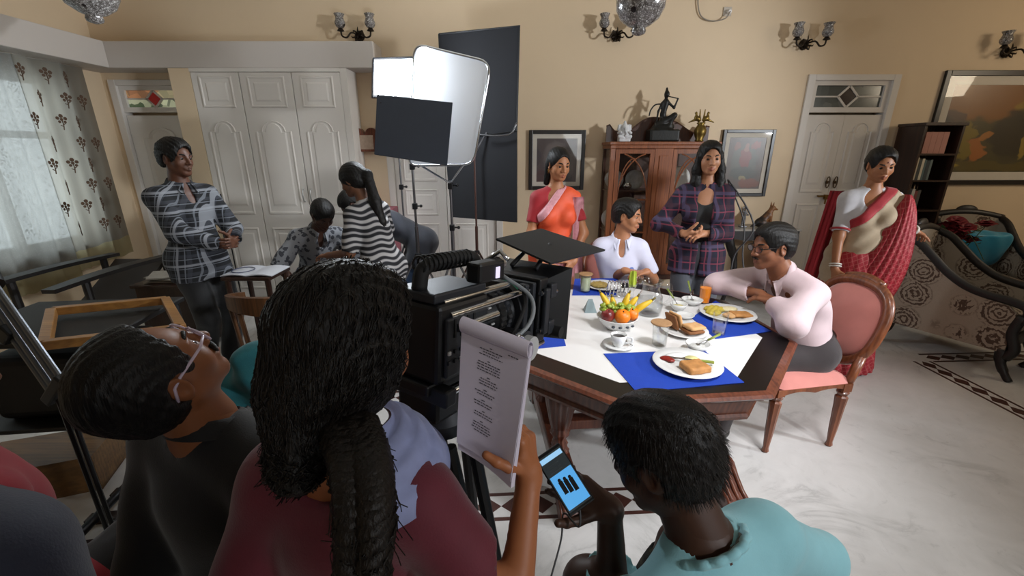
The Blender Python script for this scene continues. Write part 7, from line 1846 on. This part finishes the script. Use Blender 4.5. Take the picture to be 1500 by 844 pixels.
# phone
ph = empty('mobile_phone', at(827, 712, d=.94), 0, 'black smartphone with lit blue chat screen in the crouching man\'s hand', 'phone')
q4p = [at(795, 673, d=.965), at(814, 659, d=.975), at(859, 727, d=.93), at(840, 750, d=.92)]
pc_ = sum(q4p)/4; ly = nrm((q4p[0]+q4p[1])/2 - (q4p[2]+q4p[3])/2); lx = nrm((q4p[1]+q4p[2])/2 - (q4p[0]+q4p[3])/2); lx = nrm(lx - ly*np.dot(lx, ly)); lz = np.cross(lx, ly)
if lz[1] > 0: lx, lz = lx, -lz
PR_ = np.stack([lx, ly, lz], 1); pw, phh = .066, .138
MB().box(pc_, (pw, phh, .008), PR_).build('phone_case', CBLK, ph, bevel=.003)
scr = MB().box(pc_ + lz*.0043, (pw-.006, phh-.014, .0008), PR_).build('screen', emitter('dark_screen', (.02, .03, .035), .6), ph)
def sc(u0, u1, v0, v1, c, k, nm): MB().box(pc_ + lz*.0051 + lx*((u0+u1)/2)*pw + ly*((v0+v1)/2)*phh, (abs(u1-u0)*pw, abs(v1-v0)*phh, .0006), PR_).build(nm, emitter(nm, c, k), scr)
sc(-.42, .42, .34, .42, (.35, .65, .95), .9, 'screen_bar'); sc(-.42, .42, -.42, .12, (.10, .42, .85), .9, 'screen_photo')
for i, u in enumerate((-.18, .0, .18)): MB().box(pc_ + lz*.0056 + lx*u*pw - ly*(.10 + .02*i)*phh, (.010, .028, .0005), PR_).ball(pc_ + lz*.0056 + lx*u*pw - ly*(-.02 + .02*i)*phh, (.004, .004, .0006), 8, 6, R=PR_).build('screen_figure', mat('screen_dark_figure', '10141c', .5), scr)
for v_ in (.27, .21, .16): MB().box(pc_ + lz*.0052 - lx*.08*pw + ly*v_*phh, (.030, .0022, .0005), PR_).build('screen_text', mat('screen_grey', '5a646a', .5), scr)
ec = MB().tube(bez([q4p[2]*.5 + q4p[3]*.5 - ly*.0, at(848, 772, d=.92), at(826, 752, d=.96), at(822, 790, d=.96), at(806, 850, d=.92)], 8), .0022, 6).build('phone_cable', mat('grey_wire', '3a3a3c', .5), smooth=True); tag(ec, 'thin grey cable hanging from the smartphone', 'cable')

# ---- cropped people at the lower left ----------------------------------------------------------
Mq = build_person('person in a navy shirt cut off by the lower left picture corner', 1.70, (-.83, .30, .66), 80, '6a4430', hb=.011, hh=.006, hhand=.006, wide=1.05, shR=at(-14, 838, d=.50), legL=(V3(-1.16, .46, .088), V3(-1, .1, .4)), legR=(V3(-1.12, .28, .088), V3(-1, .0, .4)))
upper_garment(Mq, 'shirt', fabric('navy_cotton', '1b2136'), .020, sleeve=1.0, hem=.08, flare=.015, noise=(.004, 18, 9.0)); trousers(Mq, BLACKC); shoes(Mq, BLACKSHOE); make_hair(Mq, hair_cap(Mq, .013))
Nq = build_person('person in a crimson shirt cut off by the left picture edge', 1.68, (-1.60, .86, .55), 60, '6a4430', hb=.011, hh=.006, hhand=.006, shR=at(-34, 748, d=.95), armR=(V3(-1.55, .70, .50), V3(-.3, -.8, -.4)), legL=(V3(-1.82, .74, .088), V3(-1, .1, .5)), legR=(V3(-1.22, 1.12, .088), V3(.3, 1, .5)))
upper_garment(Nq, 'shirt', fabric('crimson_cotton', '8c0c20'), .020, sleeve=.9, hem=.08, flare=.015); trousers(Nq, BLACKC); shoes(Nq, BLACKSHOE); make_hair(Nq, hair_cap(Nq, .013))
# stools the crew sit on
def stool(c, h, label, r=.16):
    c = V3(*c); o = empty('stool', c, 0, label, 'stool', 'crew stools')
    MB().lathe([(.001, h-.05), (r*.95, h-.05), (r, h-.035), (r, h-.012), (r*.9, h), (.001, h)], c, 28).build('seat', BLACKSHOE, o, smooth='auto')
    for k in range(4):
        a = k*math.pi/2 + .6; d = V3(math.cos(a), math.sin(a), 0); MB().tube([c + d*r*.7 + V3(0, 0, h-.05), c + d*r*1.05], .011, 8).build('leg', DARKM, o, smooth='auto')
    MB().tube([c + V3(math.cos(t), math.sin(t), 0)*r*.93 + V3(0, 0, h*.35) for t in np.linspace(0, 2*math.pi, 25)], .007, 6, caps=False).build('foot_ring', DARKM, o, smooth=True)
for q_, hh_, lb_, r_ in ((J, .125, 'black stool under the man looking up', .16), (Lm, .125, 'low black stool under the man with the phone', .16), (Mq, .125, 'black stool under the cropped person in navy', .15), (Nq, .12, 'black stool under the cropped person in crimson', .16)):
    stool((q_.P[0], q_.P[1], 0), q_.P[2] - hh_, lb_, r_)
hbx = tag(MB().box((.14, .92, .058), (.18, .28, .116), rotz(.3)).build('half_apple_box', W_BLACK, bevel=.008), 'low black wooden box under the phone man\'s raised foot', 'box')
# ------------------------------------------------------------------ clutter at the left
W_OAK = wood('oak_frame', '7a5228', 'a8773c', .5, 'X')
# round-backed wooden armchair
wc = V3(-1.40, 2.52, 0); wch = empty('wooden_armchair', wc, 0, 'round-backed brown wooden armchair in front of the man in checked shirt', 'chair')
WCB = wood('brown_teak', '3a2413', '6a4424', .4)
P = []
for t in np.linspace(-1.75, 1.75, 25):
    d = V3(math.sin(t)*.30, -math.cos(t)*.28, 0); hz = .80 + .05*math.cos(t); P.append([wc + d*1.06 + V3(0, 0, hz - .09 + .03*abs(t)), wc + d*1.06 + V3(0, 0, hz + .02*math.cos(t))])
MB().grid(P, .028).build('back_band', WCB, wch, smooth='auto')
for t in np.linspace(-1.5, 1.5, 7): MB().tube([wc + V3(math.sin(t)*.29, -math.cos(t)*.27, .43), wc + V3(math.sin(t)*.315, -math.cos(t)*.295, .76)], .012, 8).build('spindle', WCB, wch, smooth='auto')
MB().lathe([(.001, .40), (.27, .40), (.28, .42), (.27, .445), (.001, .445)], wc, 32).build('seat', WCB, wch, smooth='auto')
for k in range(4):
    a = k*math.pi/2 + .8; MB().tube([wc + V3(math.cos(a), math.sin(a), 0)*.20 + V3(0, 0, .41), wc + V3(math.cos(a), math.sin(a), 0)*.25], [.022, .015], 10).build('leg', WCB, wch, smooth='auto')
# desk with magazine behind it
dk_ = empty('side_desk', (-1.98, 2.50, 0), 0, 'low dark desk standing between the wooden armchair and the checked-shirt man', 'desk') if False else None
# planter's chair under the window
pc0 = empty('planter_chair', (-3.2, 3.15, 0), 0, 'long-armed dark planter\'s chair below the curtains', 'chair')
for yo, nm in ((0, 0), (.62, 1)):
    xx = -3.12 - .55*nm
    MB().grid([[V3(xx + w_, y, .74 + .015*math.sin((y-2.75)*3.3) + .02*((y-2.75) > .5)*0) for w_ in (-.06*(1 - .5*abs(y-3.2)), .06*(1 - .5*abs(y-3.2)))] for y in np.linspace(2.72, 3.85, 14)], .028).build('long_arm', W_BLACK, pc0, smooth='auto')
    for y in (2.98, 3.72): MB().tube([V3(xx, y, .735), V3(xx, y, 0)], .026, 10).build('leg', W_BLACK, pc0, smooth='auto')
P = [[V3(x, 2.95 + .75*t, .36 + .03*math.sin(t*3) + .55*max(0, t-.45)**1.2) for t in np.linspace(0, 1.12, 12)] for x in (-3.62, -3.40, -3.17)]
MB().grid(P, .03).build('seat_sling', mat('dark_cane', '2a2018', .7), pc0, smooth='auto')
for y in (2.98, 3.72): MB().beam((-3.64, y, .33), (-3.14, y, .33), .04, .04).build('cross_rail', W_BLACK, pc0)
NEWS = mat('newsprint', '9a948a', .9, var=.2, scale=30)
# low chest with folded newspapers
ch0 = empty('low_chest', (-2.86, 3.42, 0), 0, 'dark low wooden chest behind the man in checked shirt', 'chest')
MB().bb((-3.02, 3.24, .06), (-2.60, 3.66, .60)).build('chest_body', W_DARK, ch0, bevel=.006); MB().bb((-3.04, 3.22, .60), (-2.58, 3.68, .625)).build('lid', W_DARK, ch0, bevel=.004)
for sx in (-2.99, -2.63):
    for sy in (3.27, 3.63): MB().bb((sx-.025, sy-.025, 0), (sx+.025, sy+.025, .06)).build('foot', W_DARK, ch0)
for i, (rz, z, lb) in enumerate(((.2, .626, 'lower folded newspaper on the low chest'), (-.25, .645, 'middle folded newspaper on the low chest'), (.5, .664, 'upper folded newspaper slanting on the low chest'))):
    c = V3(-2.82, 3.42, z); R = rotz(rz)
    tag(MB().grid([[c + R @ V3((u-.5)*.32, (v-.5)*.26, .006 + .004*math.sin(u*7+i)) for v in np.linspace(0, 1, 5)] for u in np.linspace(0, 1, 8)], .010).build('newspaper', NEWS, smooth='auto'), lb, 'newspaper', 'newspapers on the chest')
# equipment cart with an empty wooden frame lying on it
CASE = mat('black_case', '0b0b0c', .6)
cs = empty('equipment_cart', (-2.02, 1.80, 0), 0, 'black equipment cart under the light oak frame', 'cart'); RC = rotz(.12)
MB().box((-2.02, 1.80, .905), (.68, .54, .025), RC).build('top', CASE, cs, bevel=.006); MB().box((-2.02, 1.80, .50), (.64, .50, .02), RC).build('shelf', CASE, cs, bevel=.004)
for sx in (-.31, .31):
    for sy in (-.24, .24): p_ = V3(-2.02, 1.80, 0) + RC @ V3(sx, sy, 0); MB().cyl(p_ + V3(0, 0, .03), p_ + V3(0, 0, .90), .014, n=10).ball(p_ + V3(0, 0, .02), (.03, .02, .02), 10, 8).build('leg', DARKM, cs, smooth='auto')
bgk = tag(MB().box((-2.02, 1.80, .66), (.50, .38, .30), RC).build('soft_bag', CASE, bevel=.05, bseg=4), 'black soft equipment bag on the cart shelf', 'bag')
zf = .935; fq_ = [at(76, 456, Z=zf+.02), at(243, 440, Z=zf+.02), at(266, 482, Z=zf+.02)]; fq_.append(fq_[0] + fq_[2] - fq_[1])
of = empty('wooden_frame', sum(fq_)/4*V3(1, 1, 0) + V3(0, 0, zf-.02), 0, 'empty light oak frame lying on the black equipment cart', 'frame')
for i in range(4): MB().beam(fq_[i], fq_[(i+1) % 4], .035, .035).build('frame_side', W_OAK, of, bevel=.003)
# folded aluminium tripod
ta, tb_ = at(-18, 420, Y=1.42), at(86, 568, Y=1.28); td = tb_ - ta; ALU = mat('aluminium_tube', '6c7076', .3, .9, .06); tside = nrm(np.cross(td, V3(0, 1, .2)))
tp_o = empty('folded_tripod', V3(tb_[0] + td[0]*1.6, tb_[1], 0), 0, 'folded aluminium tripod leaning at the left edge', 'tripod')
fl_t = -tb_[2]/td[2]
for k in (-.055, -.025, .012, .042): MB().tube([ta + tside*k, tb_ + tside*k], .0095, 10).build('leg_tube', ALU, tp_o, smooth='auto')
MB().beam(tb_ - tside*.08, tb_ + tside*.065, .045, .04).build('leg_clamp', CBLK, tp_o, bevel=.006); MB().beam(ta*.62 + tb_*.38 - tside*.085, ta*.62 + tb_*.38 - tside*.02, .05, .05).build('leg_clamp', CBLK, tp_o, bevel=.006)
for k in (-.03, .02): MB().tube([tb_ + tside*k, V3(tb_[0], tb_[1], .005) + tside*k], .008, 8).build('inner_leg', CBLK, tp_o, smooth='auto')
MB().tube([ta + td*-.12, ta], [.05, .045], 12).build('tripod_head', CBLK, tp_o, smooth='auto')
# wooden apple box, black bag and cable on the floor
ab = at(66, 658, Z=.20); RB_ = rotz(.35)
bx = empty('apple_box', V3(ab[0], ab[1], 0), .0, 'scuffed brown wooden apple box on the floor behind the cropped navy shirt', 'box'); WBX = wood('plywood_brown', '4a3216', '74522a', .6, 'X')
for z, s_ in ((.10, (.50, .30, .20)),):
    MB().box((ab[0], ab[1], .006), (.50, .30, .012), RB_).build('bottom_board', WBX, bx); MB().box((ab[0], ab[1], .194), (.50, .30, .012), RB_).build('top_board', WBX, bx)
    for sx in (-.244, .244): MB().box(V3(ab[0], ab[1], .10) + RB_ @ V3(sx, 0, 0), (.012, .30, .176), RB_).build('end_board', WBX, bx)
    for sy in (-.144, .144): MB().box(V3(ab[0], ab[1], .10) + RB_ @ V3(0, sy, 0), (.476, .012, .176), RB_).build('side_board', WBX, bx)
pa, pb = at(120, 800, Z=.05), at(238, 672, Z=.05)
bm_ = empty('dolly_rail', (pa+pb)/2*V3(1, 1, 0), 0, 'dark dolly rail section lying on the marble floor at lower left', 'rail')
dd = nrm(pb-pa); sd_ = np.cross(V3(0, 0, 1), dd)
for k in (-.06, .06): MB().tube([pa*V3(1, 1, 0) + sd_*k + V3(0, 0, .045), pb*V3(1, 1, 0) + sd_*k + V3(0, 0, .045)], .02, 12).build('rail_tube', DARKM, bm_, smooth='auto')
for t in np.linspace(.06, .94, 4): c = pa + (pb-pa)*t; MB().beam(V3(c[0], c[1], .0125) - sd_*.12, V3(c[0], c[1], .0125) + sd_*.12, .05, .025).build('sleeper', W_DARK, bm_)
tag(MB().tube(bez([at(168, 830, Z=.005), at(182, 795, Z=.005), at(230, 760, Z=.005), at(300, 700, Z=.005)], 8), .005, 6).build('floor_cable', RUB, smooth=True), 'black cable curling on the floor below the dolly rail', 'cable')
tag(MB().tube(bez([at(560, 590, Z=.006), at(600, 612, Z=.006), at(640, 598, Z=.006), at(690, 600, Z=.006)], 8), .006, 6).build('floor_cable', mat('blue_cable', '1c2a6a', .5), smooth=True), 'blue cable on the floor under the film camera', 'cable')
# teal jacket bundled on a stand
_tb = at(372, 560, Y=1.40); tb0 = V3(_tb[0], _tb[1], 0); TEALB = fabric('teal_canvas', '1d6a74', .8, .25)
tst = empty('prop_stand', tb0, 0, 'round black prop stand under the bundled teal jacket', 'stand')
MB().lathe([(.001, .68), (.15, .68), (.15, .70), (.001, .70)], tb0, 24).build('top', CASE, tst, smooth='auto'); MB().cyl(tb0 + V3(0, 0, .02), tb0 + V3(0, 0, .68), .025).build('pole', CASE, tst, smooth='auto'); MB().lathe([(.17, 0), (.17, .015), (.03, .03)], tb0, 24).build('base', CASE, tst, smooth='auto')
F = Fd(); F.u(p_ell(tb0 + V3(.0, 0, .79), (.17, .12, .085), rotz(.4))); F.u(p_ell(tb0 + V3(.04, -.01, .88), (.10, .08, .10), rotz(.2)), .05); F.u(p_cone(tb0 + V3(-.08, -.03, .84), tb0 + V3(-.13, -.06, .74), .045, .035), .03)
F.n(lambda p: .010*np.sin(p[:, 0]*46 + p[:, 2]*30 + 2*np.sin(p[:, 1]*25)) + .006*np.sin(p[:, 2]*70 - p[:, 0]*20)); F.i(p_half(tb0 + V3(0, 0, .702), (0, 0, -1)))
tag(sdf_obj(F, .008, 'jacket', TEALB), 'teal jacket bundled between the two foreground heads', 'jacket')
# red box behind the bending person, wire rack on the wardrobe side
rb0 = at(556, 305, Y=4.45); rx = empty('red_cabinet', (rb0[0], 4.62, 0), 0, 'crimson cloth-covered cabinet behind the bending person', 'cabinet')
MB().bb((rb0[0]-.16, 4.40, .04), (rb0[0]+.10, 4.80, 1.06)).build('cabinet_body', fabric('crimson_cover', '8a1c38', .7), rx, bevel=.01); MB().bb((rb0[0]-.14, 4.42, 0), (rb0[0]+.08, 4.78, .04)).build('plinth', W_DARK, rx)
wr0 = at(306, 325, Y=4.36); wk = empty('wire_rack', (wr0[0], 4.40, 0), 0, 'black wire rack standing before the wardrobe behind the checked-shirt man', 'rack')
for dx in (-.09, .09):
    for dy in (-.09, .09): MB().tube([(wr0[0]+dx, 4.40+dy, 0), (wr0[0]+dx, 4.40+dy, 1.22)], .006, 6).build('upright', DARKM, wk)
for z in np.linspace(.2, 1.22, 9): MB().tube([(wr0[0]+dx, 4.40+dy, z) for dx, dy in ((-.09, -.09), (.09, -.09), (.09, .09), (-.09, .09), (-.09, -.09))], .004, 5, caps=False).build('wire_ring', DARKM, wk)
# open magazine on a small table beside the checked-shirt man
mt = V3(-1.86, 2.99, 0); mtb = empty('tea_table', mt, 0, 'small dark tea table with an open magazine before the wardrobe', 'table')
MB().box(mt + V3(0, 0, .79), (.34, .30, .025)).build('top', W_DARK, mtb, bevel=.004)
for sx in (-.14, .14):
    for sy in (-.12, .12): MB().tube([mt + V3(sx, sy, .78), mt + V3(sx*1.05, sy*1.05, 0)], [.02, .014], 8).build('leg', W_DARK, mtb, smooth='auto')
mg = empty('magazine', mt + V3(0, 0, .803), 0, 'open white magazine with a blue ring printed on the page', 'magazine')
MB().grid([[mt + V3((u-.5)*.36, (v-.5)*.26, .808 + .012*abs(math.sin(u*6.28))*.9) for v in np.linspace(0, 1, 5)] for u in np.linspace(0, 1, 17)], .006).build('pages', mat('glossy_paper', 'b9bac0', .4, var=.04), mg, smooth='auto')
MB().tube([mt + V3(-.08 + .07*math.cos(t), -.02 + .08*math.sin(t), .8245) for t in np.linspace(0, 2*math.pi, 25)], .003, 5, caps=False).build('printed_ring', mat('navy_print', '20284a', .6), mg)
